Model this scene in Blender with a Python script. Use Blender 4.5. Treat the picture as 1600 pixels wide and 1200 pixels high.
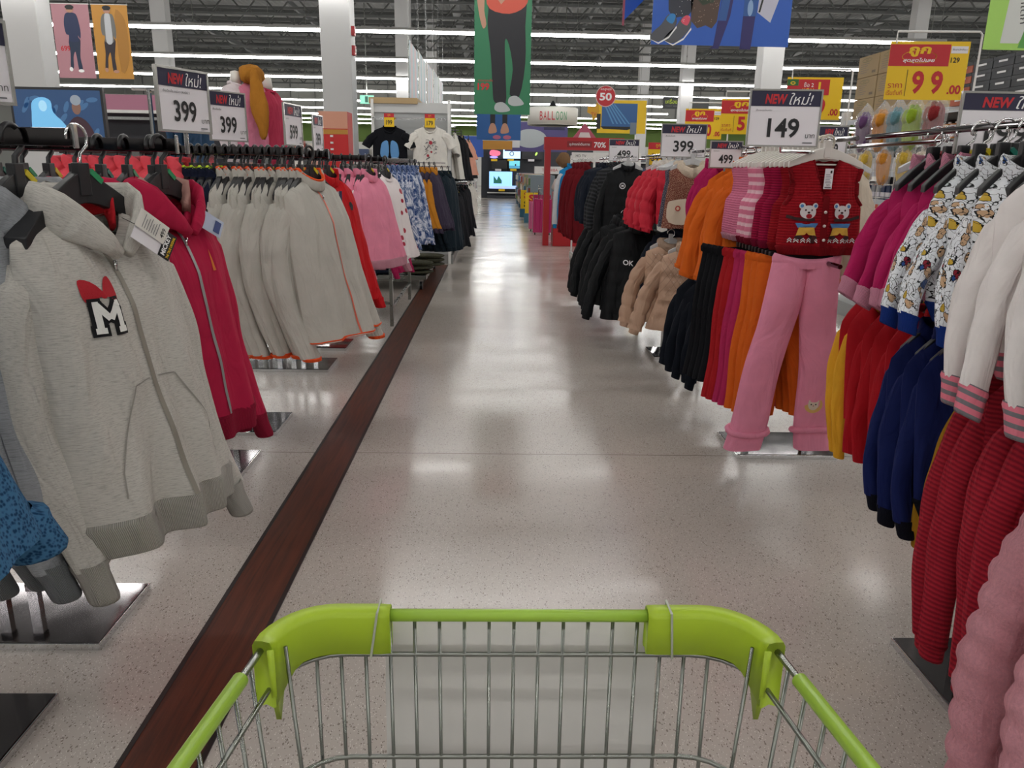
import bpy, math, random
import numpy as np
from math import sin, cos, pi, radians, sqrt
from mathutils import Matrix, Vector

for _o in list(bpy.data.objects):
    bpy.data.objects.remove(_o)
SC = bpy.context.scene
COL = SC.collection
random.seed(7)

# ------------------------------------------------------------------ camera
PSI, PHI, RHO, FPX, CAMH = radians(1.45), radians(15.6), radians(1.0), 1202.0, 1.4
_f = Vector((sin(PSI) * cos(PHI), cos(PSI) * cos(PHI), -sin(PHI)))
_r = Vector((cos(PSI), -sin(PSI), 0))
_u = _r.cross(_f)
_r2 = _r * cos(RHO) + _u * sin(RHO)
_u2 = -_r * sin(RHO) + _u * cos(RHO)
cam_data = bpy.data.cameras.new('camera')
cam = bpy.data.objects.new('camera', cam_data)
COL.objects.link(cam)
cam.matrix_world = Matrix(((_r2.x, _u2.x, -_f.x, 0), (_r2.y, _u2.y, -_f.y, 0), (_r2.z, _u2.z, -_f.z, CAMH), (0, 0, 0, 1)))
cam_data.sensor_fit = 'HORIZONTAL'
cam_data.sensor_width = 36.0
cam_data.lens = 36.0 * FPX / 1600.0
cam_data.clip_start = 0.02
cam_data.clip_end = 200
SC.camera = cam

# ------------------------------------------------------------------ world, exposure
world = bpy.data.worlds.new('hall_world')
SC.world = world
world.use_nodes = True
world.node_tree.nodes['Background'].inputs[0].default_value = (0.8, 0.88, 1.0, 1)
world.node_tree.nodes['Background'].inputs[1].default_value = 0.05
SC.view_settings.view_transform = 'Standard'
SC.view_settings.look = 'None'
SC.view_settings.gamma = 1.0
SC.view_settings.use_curve_mapping = False
SC.view_settings.exposure = 0.0
LAMP_STRENGTH = 24.0
SC.cycles.use_denoising = True
SC.cycles.max_bounces = 7
SC.cycles.diffuse_bounces = 4
SC.cycles.glossy_bounces = 4
SC.cycles.transparent_max_bounces = 12
SC.cycles.sample_clamp_indirect = 6.0

# ------------------------------------------------------------------ materials
MATS = {}


def srgb(c):
    if isinstance(c, str):
        c = tuple(int(c[i:i + 2], 16) / 255 for i in (0, 2, 4))
    return tuple((x / 12.92 if x <= 0.04045 else ((x + 0.055) / 1.055) ** 2.4) for x in c) + (1.0,)


def new_mat(name):
    m = bpy.data.materials.new(name)
    m.use_nodes = True
    nt = m.node_tree
    return m, nt, nt.nodes['Principled BSDF']


def nd(nt, t, **kw):
    n = nt.nodes.new(t)
    for k, v in kw.items():
        if k.startswith('i_'):
            key = k[2:]
            n.inputs[int(key) if key.isdigit() else key].default_value = v
        else:
            setattr(n, k, v)
    return n


def plain(name, col, rough=0.5, metal=0.0, emit=0.0, alpha=1.0, bump=0.0, bscale=60.0, spec=0.5, sheen=0.0, trans=0.0):
    if name in MATS:
        return MATS[name]
    m, nt, p = new_mat(name)
    c = srgb(col)
    p.inputs['Base Color'].default_value = c
    p.inputs['Roughness'].default_value = rough
    p.inputs['Metallic'].default_value = metal
    p.inputs['Specular IOR Level'].default_value = spec
    p.inputs['Sheen Weight'].default_value = sheen
    p.inputs['Transmission Weight'].default_value = trans
    if emit:
        p.inputs['Emission Color'].default_value = c
        p.inputs['Emission Strength'].default_value = emit
    if alpha < 1:
        p.inputs['Alpha'].default_value = alpha
    # gentle procedural variation so that no surface is perfectly flat in tone
    tc = nd(nt, 'ShaderNodeTexCoord')
    no = nd(nt, 'ShaderNodeTexNoise', i_Scale=bscale * 0.12 + 1.5, i_Detail=3.0)
    nt.links.new(tc.outputs['Object'], no.inputs['Vector'])
    mr = nd(nt, 'ShaderNodeMapRange', i_3=max(0.0, rough - 0.05), i_4=min(1.0, rough + 0.05))
    nt.links.new(no.outputs['Fac'], mr.inputs[0])
    nt.links.new(mr.outputs[0], p.inputs['Roughness'])
    if bump:
        n2 = nd(nt, 'ShaderNodeTexNoise', i_Scale=bscale, i_Detail=4.0)
        nt.links.new(tc.outputs['Object'], n2.inputs['Vector'])
        b = nd(nt, 'ShaderNodeBump', i_Strength=bump, i_Distance=0.002)
        nt.links.new(n2.outputs['Fac'], b.inputs['Height'])
        nt.links.new(b.outputs[0], p.inputs['Normal'])
    MATS[name] = m
    return m


def ramp(nt, stops, interp='LINEAR'):
    r = nd(nt, 'ShaderNodeValToRGB')
    r.color_ramp.interpolation = interp
    el = r.color_ramp.elements
    while len(el) < len(stops):
        el.new(0.5)
    for e, (pos, c) in zip(el, stops):
        e.position = pos
        e.color = srgb(c)
    return r


def cloth(name, col, kind='plain', col2=None, rough=0.9, sheen=0.35):
    """fabric materials; coordinates are the garment's UV in metres"""
    if name in MATS:
        return MATS[name]
    m, nt, p = new_mat(name)
    L = nt.links.new
    p.inputs['Roughness'].default_value = rough
    p.inputs['Specular IOR Level'].default_value = 0.2
    p.inputs['Sheen Weight'].default_value = sheen
    p.inputs['Sheen Roughness'].default_value = 0.5
    p.inputs['Sheen Tint'].default_value = srgb(col)
    uv = nd(nt, 'ShaderNodeUVMap')
    mp = nd(nt, 'ShaderNodeMapping')
    L(uv.outputs[0], mp.inputs[0])
    base = None
    hgt = nd(nt, 'ShaderNodeTexNoise', i_Scale=900.0, i_Detail=2.0)
    L(mp.outputs[0], hgt.inputs['Vector'])
    hout, hstr, hdist = hgt.outputs['Fac'], 0.25, 0.001
    if kind == 'plain':
        n = nd(nt, 'ShaderNodeTexNoise', i_Scale=14.0, i_Detail=5.0)
        L(mp.outputs[0], n.inputs['Vector'])
        c1 = srgb(col)
        r = nd(nt, 'ShaderNodeMix', data_type='RGBA')
        r.inputs['A'].default_value = tuple(x * 0.86 for x in c1[:3]) + (1,)
        r.inputs['B'].default_value = tuple(min(1, x * 1.12) for x in c1[:3]) + (1,)
        L(n.outputs['Fac'], r.inputs['Factor'])
        base = r.outputs['Result']
    elif kind == 'heather':
        mp.inputs['Scale'].default_value = (60, 520, 1)
        n = nd(nt, 'ShaderNodeTexNoise', i_Scale=1.0, i_Detail=6.0, i_Roughness=0.75)
        L(mp.outputs[0], n.inputs['Vector'])
        r = ramp(nt, [(0.30, col2), (0.5, col), (0.75, tuple(min(1, x * 1.08) for x in srgb_tuple(col)))])
        L(n.outputs['Fac'], r.inputs[0])
        base = r.outputs[0]
        hout = n.outputs['Fac']
        hstr = 0.3
    elif kind in ('rib', 'ribv', 'knit', 'corduroy'):
        w = nd(nt, 'ShaderNodeTexWave', wave_type='BANDS', bands_direction={'rib': 'Y', 'corduroy': 'Y', 'ribv': 'X', 'knit': 'DIAGONAL'}[kind],
               i_Scale={'rib': 30.0, 'corduroy': 30.0, 'ribv': 90.0, 'knit': 70.0}[kind], i_Distortion=0.6, i_Detail=1.0)
        w.inputs['Detail Scale'].default_value = 2.0
        L(mp.outputs[0], w.inputs['Vector'])
        c1 = srgb(col)
        c2 = srgb(col2) if col2 else tuple(x * 0.55 for x in c1[:3]) + (1,)
        r = nd(nt, 'ShaderNodeMix', data_type='RGBA')
        r.inputs['A'].default_value = c2
        r.inputs['B'].default_value = c1
        L(w.outputs['Fac'], r.inputs['Factor'])
        base = r.outputs['Result']
        hout, hstr, hdist = w.outputs['Fac'], 0.7, 0.003
    elif kind == 'weave':
        ck = nd(nt, 'ShaderNodeTexVoronoi', i_Scale=170.0, feature='F1')
        L(mp.outputs[0], ck.inputs['Vector'])
        r = ramp(nt, [(0.25, col), (0.6, col2)])
        L(ck.outputs['Distance'], r.inputs[0])
        base = r.outputs[0]
        hout, hstr, hdist = ck.outputs['Distance'], 0.6, 0.002
    elif kind == 'bands':          # soft horizontal stripes, colour 2 on colour 1
        w = nd(nt, 'ShaderNodeTexWave', wave_type='BANDS', bands_direction='Y', i_Scale=9.0, i_Distortion=0.0)
        L(mp.outputs[0], w.inputs['Vector'])
        r = ramp(nt, [(0.5, col), (0.72, col2)])
        L(w.outputs['Fac'], r.inputs[0])
        base = r.outputs[0]
    elif kind == 'dots':
        v = nd(nt, 'ShaderNodeTexVoronoi', i_Scale=13.0, feature='F1')
        v.inputs['Randomness'].default_value = 0.75
        L(mp.outputs[0], v.inputs['Vector'])
        r = ramp(nt, [(0.26, col2), (0.29, col)], 'LINEAR')
        L(v.outputs['Distance'], r.inputs[0])
        base = r.outputs[0]
    elif kind == 'tiedye':
        n = nd(nt, 'ShaderNodeTexNoise', i_Scale=9.0, i_Detail=6.0, i_Distortion=1.8, i_Roughness=0.65)
        L(mp.outputs[0], n.inputs['Vector'])
        r = ramp(nt, [(0.42, col), (0.50, tuple((a + b) / 2 for a, b in zip(srgb_tuple(col), srgb_tuple(col2)))), (0.58, col2)])
        L(n.outputs['Fac'], r.inputs[0])
        base = r.outputs[0]
    elif kind == 'speckle':
        n = nd(nt, 'ShaderNodeTexNoise', i_Scale=260.0, i_Detail=2.0)
        L(mp.outputs[0], n.inputs['Vector'])
        r = ramp(nt, [(0.45, col), (0.58, col2)], 'CONSTANT')
        L(n.outputs['Fac'], r.inputs[0])
        base = r.outputs[0]
        hout, hstr, hdist = n.outputs['Fac'], 0.8, 0.003
    elif kind == 'sequin':
        v = nd(nt, 'ShaderNodeTexVoronoi', i_Scale=220.0)
        L(mp.outputs[0], v.inputs['Vector'])
        r = ramp(nt, [(0.0, col), (0.9, col), (0.97, col2)], 'CONSTANT')
        sp = nd(nt, 'ShaderNodeSeparateColor')
        L(v.outputs['Color'], sp.inputs[0])
        L(sp.outputs[0], r.inputs[0])
        base = r.outputs[0]
        p.inputs['Roughness'].default_value = 0.35
        hout, hstr, hdist = v.outputs['Distance'], 0.7, 0.003
    elif kind == 'doodle':         # white cloth, dark wandering outlines and small coloured patches
        v2 = nd(nt, 'ShaderNodeTexVoronoi', i_Scale=34.0, feature='F1')
        v2.inputs['Randomness'].default_value = 0.8
        ds = nd(nt, 'ShaderNodeTexNoise', i_Scale=45.0, i_Detail=2.0)
        mx = nd(nt, 'ShaderNodeMix', data_type='RGBA', blend_type='LINEAR_LIGHT')
        mx.inputs['Factor'].default_value = 0.012
        L(mp.outputs[0], ds.inputs['Vector'])
        L(mp.outputs[0], mx.inputs['A'])
        L(ds.outputs['Color'], mx.inputs['B'])
        L(mx.outputs['Result'], v2.inputs['Vector'])
        sp = nd(nt, 'ShaderNodeSeparateColor')
        L(v2.outputs['Color'], sp.inputs[0])
        r = ramp(nt, [(0.0, 'e6e8ee'), (0.30, 'c9a583'), (0.52, '2a4f8e'), (0.60, 'e9e9ec'), (0.72, 'caa63a'), (0.84, '8e1f30'), (0.90, '141418')], 'CONSTANT')
        L(sp.outputs[0], r.inputs[0])
        inside = nd(nt, 'ShaderNodeMath', operation='LESS_THAN', i_1=0.43)
        L(v2.outputs['Distance'], inside.inputs[0])
        m1 = nd(nt, 'ShaderNodeMix', data_type='RGBA')
        m1.inputs['A'].default_value = srgb('e8eaef')
        L(inside.outputs[0], m1.inputs['Factor'])
        L(r.outputs[0], m1.inputs['B'])
        ring = ramp(nt, [(0.0, 'ffffff'), (0.41, 'ffffff'), (0.425, '101014'), (0.465, '101014'), (0.48, 'ffffff')])
        L(v2.outputs['Distance'], ring.inputs[0])
        sc = nd(nt, 'ShaderNodeTexNoise', i_Scale=60.0, i_Detail=1.0)
        L(mp.outputs[0], sc.inputs['Vector'])
        ln = ramp(nt, [(0.0, 'ffffff'), (0.475, 'ffffff'), (0.485, '101014'), (0.505, '101014'), (0.515, 'ffffff')])
        L(sc.outputs['Fac'], ln.inputs[0])
        ml = nd(nt, 'ShaderNodeMix', data_type='RGBA', blend_type='MULTIPLY')
        ml.inputs['Factor'].default_value = 1.0
        L(m1.outputs['Result'], ml.inputs['A'])
        L(ring.outputs[0], ml.inputs['B'])
        ml2 = nd(nt, 'ShaderNodeMix', data_type='RGBA', blend_type='MULTIPLY')
        ml2.inputs['Factor'].default_value = 1.0
        L(ml.outputs['Result'], ml2.inputs['A'])
        L(ln.outputs[0], ml2.inputs['B'])
        base = ml2.outputs['Result']
    elif kind == 'fur':
        n = nd(nt, 'ShaderNodeTexNoise', i_Scale=130.0, i_Detail=5.0, i_Roughness=0.7)
        L(mp.outputs[0], n.inputs['Vector'])
        r = ramp(nt, [(0.3, tuple(x * 0.88 for x in srgb_tuple(col))), (0.7, col)])
        L(n.outputs['Fac'], r.inputs[0])
        base = r.outputs[0]
        hout, hstr, hdist = n.outputs['Fac'], 0.9, 0.006
        p.inputs['Sheen Weight'].default_value = 0.8
    L(base, p.inputs['Base Color'])
    b = nd(nt, 'ShaderNodeBump', i_Strength=hstr, i_Distance=hdist)
    L(hout, b.inputs['Height'])
    # soft creases of the hanging cloth
    cr = nd(nt, 'ShaderNodeTexNoise', i_Scale=1.0, i_Detail=3.0, i_Distortion=1.2)
    m3 = nd(nt, 'ShaderNodeMapping')
    m3.inputs['Scale'].default_value = (13, 4.0, 1)
    m3.inputs['Rotation'].default_value = (0, 0, 0.35)
    L(uv.outputs[0], m3.inputs[0])
    L(m3.outputs[0], cr.inputs['Vector'])
    b2 = nd(nt, 'ShaderNodeBump', i_Strength=0.75, i_Distance=0.025)
    L(cr.outputs['Fac'], b2.inputs['Height'])
    L(b.outputs[0], b2.inputs['Normal'])
    L(b2.outputs[0], p.inputs['Normal'])
    MATS[name] = m
    return m


def srgb_tuple(c):
    if isinstance(c, str):
        return tuple(int(c[i:i + 2], 16) / 255 for i in (0, 2, 4))
    return tuple(c[:3])


# ------------------------------------------------------------------ mesh building
class MB:
    def __init__(s):
        s.v, s.f, s.m, s.mats = [], [], [], []

    def mi(s, mat):
        if mat not in s.mats:
            s.mats.append(mat)
        return s.mats.index(mat)

    def add(s, verts, faces, mat):
        o = len(s.v)
        s.v += [tuple(map(float, v)) for v in verts]
        k = s.mi(mat)
        for f in faces:
            s.f.append(tuple(i + o for i in f))
            s.m.append(k)

    def box(s, c, d, mat, rz=0.0, rx=0.0, ry=0.0, taper=1.0):
        M = Matrix.Rotation(rz, 3, 'Z') @ Matrix.Rotation(ry, 3, 'Y') @ Matrix.Rotation(rx, 3, 'X')
        vs = []
        for z in (-1, 1):
            k = 1.0 if z < 0 else taper
            for x, y in ((-1, -1), (1, -1), (1, 1), (-1, 1)):
                vs.append(tuple(M @ Vector((x * d[0] / 2 * k, y * d[1] / 2 * k, z * d[2] / 2)) + Vector(c)))
        s.add(vs, [(3, 2, 1, 0), (4, 5, 6, 7), (0, 1, 5, 4), (1, 2, 6, 5), (2, 3, 7, 6), (3, 0, 4, 7)], mat)

    def span(s, a, b, mat):
        s.box(tuple((a[i] + b[i]) / 2 for i in range(3)), tuple(abs(b[i] - a[i]) for i in range(3)), mat)

    def tube(s, pts, r, mat, n=8, cap=True, flat=1.0, closed=False):
        pts = [Vector(p) for p in pts]
        k = len(pts)
        rr = r if isinstance(r, (list, tuple)) else [r] * k
        rings = []
        prev = None
        for i, p in enumerate(pts):
            a = pts[(i - 1) % k] if (i > 0 or closed) else p
            b = pts[(i + 1) % k] if (i < k - 1 or closed) else p
            t = (b - a)
            t = t.normalized() if t.length > 1e-9 else Vector((0, 0, 1))
            if prev is None:
                h = Vector((0, 0, 1)) if abs(t.z) < 0.9 else Vector((0, 1, 0))
                nrm = (h - t * h.dot(t)).normalized()
            else:
                nrm = (prev - t * prev.dot(t))
                nrm = nrm.normalized() if nrm.length > 1e-6 else t.orthogonal().normalized()
            prev = nrm
            bi = t.cross(nrm)
            rings.append([p + nrm * rr[i] * cos(2 * pi * j / n) + bi * rr[i] * flat * sin(2 * pi * j / n) for j in range(n)])
        vs = [q for rg in rings for q in rg]
        fs = []
        for i in range(k if closed else k - 1):
            i2 = (i + 1) % k
            for j in range(n):
                fs.append((i * n + j, i * n + (j + 1) % n, i2 * n + (j + 1) % n, i2 * n + j))
        if cap and not closed:
            fs.append(tuple(range(n))[::-1])
            fs.append(tuple((k - 1) * n + j for j in range(n)))
        s.add(vs, fs, mat)

    def prism(s, poly, axis, a, b, mat):
        """poly: 2D points; axis 'x','y' or 'z'; extruded from a to b"""
        def P(q, t):
            return {'x': (t, q[0], q[1]), 'y': (q[0], t, q[1]), 'z': (q[0], q[1], t)}[axis]
        n = len(poly)
        vs = [P(q, a) for q in poly] + [P(q, b) for q in poly]
        fs = [tuple(range(n))[::-1], tuple(range(n, 2 * n))] + [(i, (i + 1) % n, n + (i + 1) % n, n + i) for i in range(n)]
        s.add(vs, fs, mat)

    def lathe(s, prof, c, mat, n=16, axis='z'):
        vs = []
        for r, z in prof:
            for j in range(n):
                a = 2 * pi * j / n
                q = (r * cos(a), r * sin(a), z)
                if axis == 'x':
                    q = (z, r * cos(a), r * sin(a))
                if axis == 'y':
                    q = (r * cos(a), z, r * sin(a))
                vs.append((c[0] + q[0], c[1] + q[1], c[2] + q[2]))
        k = len(prof)
        fs = [(i * n + j, i * n + (j + 1) % n, (i + 1) * n + (j + 1) % n, (i + 1) * n + j) for i in range(k - 1) for j in range(n)]
        fs.append(tuple(range(n))[::-1])
        fs.append(tuple((k - 1) * n + j for j in range(n)))
        s.add(vs, fs, mat)

    def build(s, name, parent=None, smooth=False, loc=(0, 0, 0), bevel=0.0, uv=None):
        me = bpy.data.meshes.new(name)
        me.from_pydata(s.v, [], s.f)
        for m in s.mats:
            me.materials.append(m)
        me.polygons.foreach_set('material_index', s.m)
        if smooth:
            me.polygons.foreach_set('use_smooth', [True] * len(me.polygons))
        me.update()
        o = bpy.data.objects.new(name, me)
        COL.objects.link(o)
        o.location = loc
        if parent:
            o.parent = parent
        if bevel:
            b = o.modifiers.new('edge', 'BEVEL')
            b.width = bevel
            b.segments = 2
            b.limit_method = 'ANGLE'
        return o


def empty(name, loc=(0, 0, 0), rz=0.0):
    o = bpy.data.objects.new(name, None)
    COL.objects.link(o)
    o.location = loc
    o.rotation_euler = (0, 0, rz)
    o.empty_display_size = 0.05
    return o


def tag(o, label, cat, group=None, kind=None):
    o['label'] = label
    o['category'] = cat
    if group:
        o['group'] = group
    if kind:
        o['kind'] = kind
    return o


def struct(o, label=None):
    o['kind'] = 'structure'
    if label:
        o['label'] = label
    return o


def dup(o, parent=None, kids=None):
    c = o.copy()
    COL.objects.link(c)
    if parent is not None:
        c.parent = parent
    for ch in KIDS.get(o.name, ()):
        dup(ch, c)
    return c


KIDS = {}


def index_kids(root):
    """remember the children of a prototype by name (copying reads this, not the slow .children)"""
    ch = list(root.children)
    KIDS[root.name] = ch
    for c in ch:
        index_kids(c)


TXT = {}


def text_geo(body, bold=0.0, shear=0.0):
    key = (body, bold, shear)
    if key not in TXT:
        cu = bpy.data.curves.new('lettering', 'FONT')
        cu.body = body
        cu.offset = bold
        cu.shear = shear
        cu.resolution_u = 3
        ob = bpy.data.objects.new('lettering', cu)
        COL.objects.link(ob)
        bpy.context.view_layer.update()
        dg = bpy.context.evaluated_depsgraph_get()
        me = ob.evaluated_get(dg).to_mesh()
        vs = [tuple(v.co) for v in me.vertices]
        fs = [tuple(p.vertices) for p in me.polygons]
        bpy.data.objects.remove(ob)
        bpy.data.curves.remove(cu)
        if not vs:
            vs, fs = [(0, 0, 0), (1, 0, 0), (1, 1, 0)], [(0, 1, 2)]
        a = np.array(vs)
        mn, mx = a.min(0), a.max(0)
        TXT[key] = (a, fs, mn, mx)
    return TXT[key]


class Sheet:
    """flat artwork printed on a panel: O = lower left corner, ex / ey unit axes"""
    def __init__(s, mb, O, ex, ey):
        s.mb, s.O, s.ex, s.ey = mb, Vector(O), Vector(ex).normalized(), Vector(ey).normalized()
        s.n = s.ex.cross(s.ey)

    def P(s, x, y, lay):
        return s.O + s.ex * x + s.ey * y + s.n * (0.0008 * lay)

    def poly(s, pts, mat, lay=1):
        s.mb.add([s.P(x, y, lay) for x, y in pts], [tuple(range(len(pts)))], mat)

    def rect(s, x0, y0, x1, y1, mat, lay=1):
        s.poly([(x0, y0), (x1, y0), (x1, y1), (x0, y1)], mat, lay)

    def oval(s, cx, cy, rx, ry, mat, lay=1, n=20, rot=0.0):
        s.poly([(cx + rx * cos(t) * cos(rot) - ry * sin(t) * sin(rot), cy + rx * cos(t) * sin(rot) + ry * sin(t) * cos(rot))
                for t in [2 * pi * i / n for i in range(n)]], mat, lay)

    def ring(s, cx, cy, rx, ry, w, mat, lay=1, n=24):
        vs, fs = [], []
        for i in range(n):
            t = 2 * pi * i / n
            vs += [s.P(cx + rx * cos(t), cy + ry * sin(t), lay), s.P(cx + (rx - w) * cos(t), cy + (ry - w) * sin(t), lay)]
            j = (i + 1) % n
            fs.append((2 * i, 2 * j, 2 * j + 1, 2 * i + 1))
        s.mb.add(vs, fs, mat)

    def text(s, body, x, y, h, mat, lay=2, w=None, bold=0.0, shear=0.0, align='l', rot=0.0):
        a, fs, mn, mx = text_geo(body, bold, shear)
        k = h / max(1e-6, (mx[1] - mn[1]))
        kx = k if w is None else w / max(1e-6, (mx[0] - mn[0]))
        W = (mx[0] - mn[0]) * kx
        off = {'l': 0, 'c': -W / 2, 'r': -W}[align]
        vs = []
        for q in a:
            px, py = (q[0] - mn[0]) * kx + off, (q[1] - mn[1]) * k
            vs.append(s.P(x + px * cos(rot) - py * sin(rot), y + px * sin(rot) + py * cos(rot), lay))
        s.mb.add(vs, fs, mat)


def smooth_poly(pts, k=5):
    out = []
    n = len(pts)
    for i in range(n):
        p0, p1, p2, p3 = (Vector((*pts[(i + j) % n], 0)) for j in (-1, 0, 1, 2))
        for t in [q / k for q in range(k)]:
            v = 0.5 * ((2 * p1) + (p2 - p0) * t + (2 * p0 - 5 * p1 + 4 * p2 - p3) * t * t + (3 * p1 - p0 - 3 * p2 + p3) * t ** 3)
            out.append((v.x, v.y))
    return out
# ------------------------------------------------------------------ common materials
M_CHROME = plain('chrome', 'd8d8da', 0.12, 1.0)
M_CHROME_DARK = plain('dark_chrome', '6a6668', 0.08, 1.0)
M_STEEL = plain('wire_steel', '8f918c', 0.28, 1.0)
M_BLACKP = plain('black_plastic', '1b1b1e', 0.38)
M_BLACKG = plain('black_gloss', '0c0c0e', 0.12)
M_WHITEP = plain('white_plastic', 'ddd9d2', 0.4)
M_WHITE = plain('white_paint', 'e4e3e0', 0.5)
M_CLEAR = plain('clear_plastic', 'f4f6f8', 0.1, alpha=0.22)
M_PAPER = plain('white_card', 'e9e5ea', 0.55)
M_NAVYC = plain('navy_card', '23213f', 0.5)
M_REDC = plain('red_card', 'c3202c', 0.5)
M_YELC = plain('yellow_card', 'f0c613', 0.5)
M_INK = plain('black_ink', '17171a', 0.5)
M_INKG = plain('grey_ink', '6b6b70', 0.5)
M_INKW = plain('white_ink', 'f2f2f2', 0.5)
M_ORANGEC = plain('orange_card', 'd98a3a', 0.5)
M_BLUEC = plain('blue_card', '1f5bc0', 0.45)
M_GREENC = plain('green_card', '27764f', 0.45)
M_PINKC = plain('pink_card', 'b3808a', 0.45)
M_AMBERC = plain('amber_card', 'c08832', 0.45)
M_SKIN = plain('printed_skin', 'b98a72', 0.5)
M_DENIM = plain('printed_denim', '1c2c48', 0.5)
M_LIME = plain('lime_plastic', 'adc92c', 0.42, spec=0.5)
M_LIMET = plain('lime_tube', 'a6cc48', 0.3)
M_CARD = plain('corrugated_card', 'b39a72', 0.75, bump=0.2)

# ------------------------------------------------------------------ floor, walls, ceiling
def floor_material():
    m, nt, p = new_mat('terrazzo')
    L = nt.links.new
    tc = nd(nt, 'ShaderNodeTexCoord')
    big = nd(nt, 'ShaderNodeTexNoise', i_Scale=0.8, i_Detail=3.0)
    L(tc.outputs['Object'], big.inputs['Vector'])
    base = ramp(nt, [(0.3, 'bcb2aa'), (0.7, 'cbc2ba')])
    L(big.outputs['Fac'], base.inputs[0])
    cur = base.outputs[0]
    for sc, thr, colr, seed in ((300.0, 0.10, '7c7169', 0.0), (150.0, 0.06, '948980', 3.1), (340.0, 0.14, 'e4ded7', 7.7)):
        mp = nd(nt, 'ShaderNodeMapping')
        mp.inputs['Location'].default_value = (seed, seed * 2, 0)
        mp.inputs['Rotation'].default_value = (0, 0, seed)
        mp.inputs['Scale'].default_value = (1.0, 0.55, 1)
        L(tc.outputs['Object'], mp.inputs[0])
        v = nd(nt, 'ShaderNodeTexVoronoi', i_Scale=sc)
        L(mp.outputs[0], v.inputs['Vector'])
        sp = nd(nt, 'ShaderNodeSeparateColor')
        L(v.outputs['Color'], sp.inputs[0])
        a = nd(nt, 'ShaderNodeMath', operation='LESS_THAN', i_1=thr)
        L(sp.outputs[0], a.inputs[0])
        b = nd(nt, 'ShaderNodeMath', operation='LESS_THAN', i_1=0.42)
        L(v.outputs['Distance'], b.inputs[0])
        c = nd(nt, 'ShaderNodeMath', operation='MULTIPLY')
        L(a.outputs[0], c.inputs[0])
        L(b.outputs[0], c.inputs[1])
        mx = nd(nt, 'ShaderNodeMix', data_type='RGBA')
        L(c.outputs[0], mx.inputs['Factor'])
        L(cur, mx.inputs['A'])
        mx.inputs['B'].default_value = srgb(colr)
        cur = mx.outputs['Result']
    # the saw-cut joint across the aisle, one every nine metres
    sx = nd(nt, 'ShaderNodeSeparateXYZ')
    L(tc.outputs['Object'], sx.inputs[0])
    pp = nd(nt, 'ShaderNodeMath', operation='PINGPONG', i_1=4.5)
    ad = nd(nt, 'ShaderNodeMath', operation='ADD', i_1=-3.685 + 9.0)
    L(sx.outputs[1], ad.inputs[0])
    L(ad.outputs[0], pp.inputs[0])
    lt = nd(nt, 'ShaderNodeMath', operation='LESS_THAN', i_1=0.003)
    L(pp.outputs[0], lt.inputs[0])
    mx = nd(nt, 'ShaderNodeMix', data_type='RGBA')
    L(lt.outputs[0], mx.inputs['Factor'])
    L(cur, mx.inputs['A'])
    mx.inputs['B'].default_value = srgb('7d726a')
    L(mx.outputs['Result'], p.inputs['Base Color'])
    rn = nd(nt, 'ShaderNodeTexNoise', i_Scale=1.6, i_Detail=4.0)
    mp = nd(nt, 'ShaderNodeMapping')
    mp.inputs['Scale'].default_value = (0.5, 1.6, 1)
    L(tc.outputs['Object'], mp.inputs[0])
    L(mp.outputs[0], rn.inputs['Vector'])
    rr = nd(nt, 'ShaderNodeMapRange', i_1=0.35, i_2=0.65, i_3=0.13, i_4=0.24)
    L(rn.outputs['Fac'], rr.inputs[0])
    L(rr.outputs[0], p.inputs['Roughness'])
    p.inputs['Specular IOR Level'].default_value = 0.62
    wv = nd(nt, 'ShaderNodeTexNoise', i_Scale=1.0, i_Detail=2.0)
    mp2 = nd(nt, 'ShaderNodeMapping')
    mp2.inputs['Scale'].default_value = (1.2, 5.0, 1)
    L(tc.outputs['Object'], mp2.inputs[0])
    L(mp2.outputs[0], wv.inputs['Vector'])
    b = nd(nt, 'ShaderNodeBump', i_Strength=0.25, i_Distance=0.004)
    L(wv.outputs['Fac'], b.inputs['Height'])
    L(b.outputs[0], p.inputs['Normal'])
    return m


def wood_material(name, c1, c2, c3):
    m, nt, p = new_mat(name)
    L = nt.links.new
    tc = nd(nt, 'ShaderNodeTexCoord')
    mp = nd(nt, 'ShaderNodeMapping')
    mp.inputs['Scale'].default_value = (55, 2.2, 1)
    L(tc.outputs['Object'], mp.inputs[0])
    n = nd(nt, 'ShaderNodeTexNoise', i_Scale=1.0, i_Detail=8.0, i_Distortion=0.9, i_Roughness=0.6)
    L(mp.outputs[0], n.inputs['Vector'])
    r = ramp(nt, [(0.3, c1), (0.52, c2), (0.72, c3)])
    L(n.outputs['Fac'], r.inputs[0])
    L(r.outputs[0], p.inputs['Base Color'])
    p.inputs['Roughness'].default_value = 0.38
    return m


mb = MB()
mb.box((2, 27, -0.05), (64, 84, 0.1), floor_material())
struct(mb.build('floor'), 'pale speckled terrazzo floor of the hall')
WOOD = wood_material('inlay_wood', '3a1a10', '5a2a18', '6c3520')
mb = MB()
mb.span((-0.885, -2, 0), (-0.705, 11.6, 0.003), WOOD)
struct(mb.build('trim_1'), 'dark red-brown wooden strip let into the floor along the left racks')
for i, (a, b) in enumerate(((-0.899, -0.885), (-0.705, -0.691))):
    mb = MB()
    mb.span((a, -2, 0), (b, 11.6, 0.004), plain('dark_edge', '1d1412', 0.4))
    struct(mb.build('trim_%d' % (i + 2)), 'narrow black edging of the wooden floor strip')
M_WALL = plain('hall_wall', '8d8f8c', 0.8)
M_WGREEN = plain('green_band', '566f2c', 0.7)
mb = MB()
mb.span((-30, 68, 5.6), (34, 68.3, 11), plain('far_wall_grey', '9b9c98', 0.8))
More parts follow.
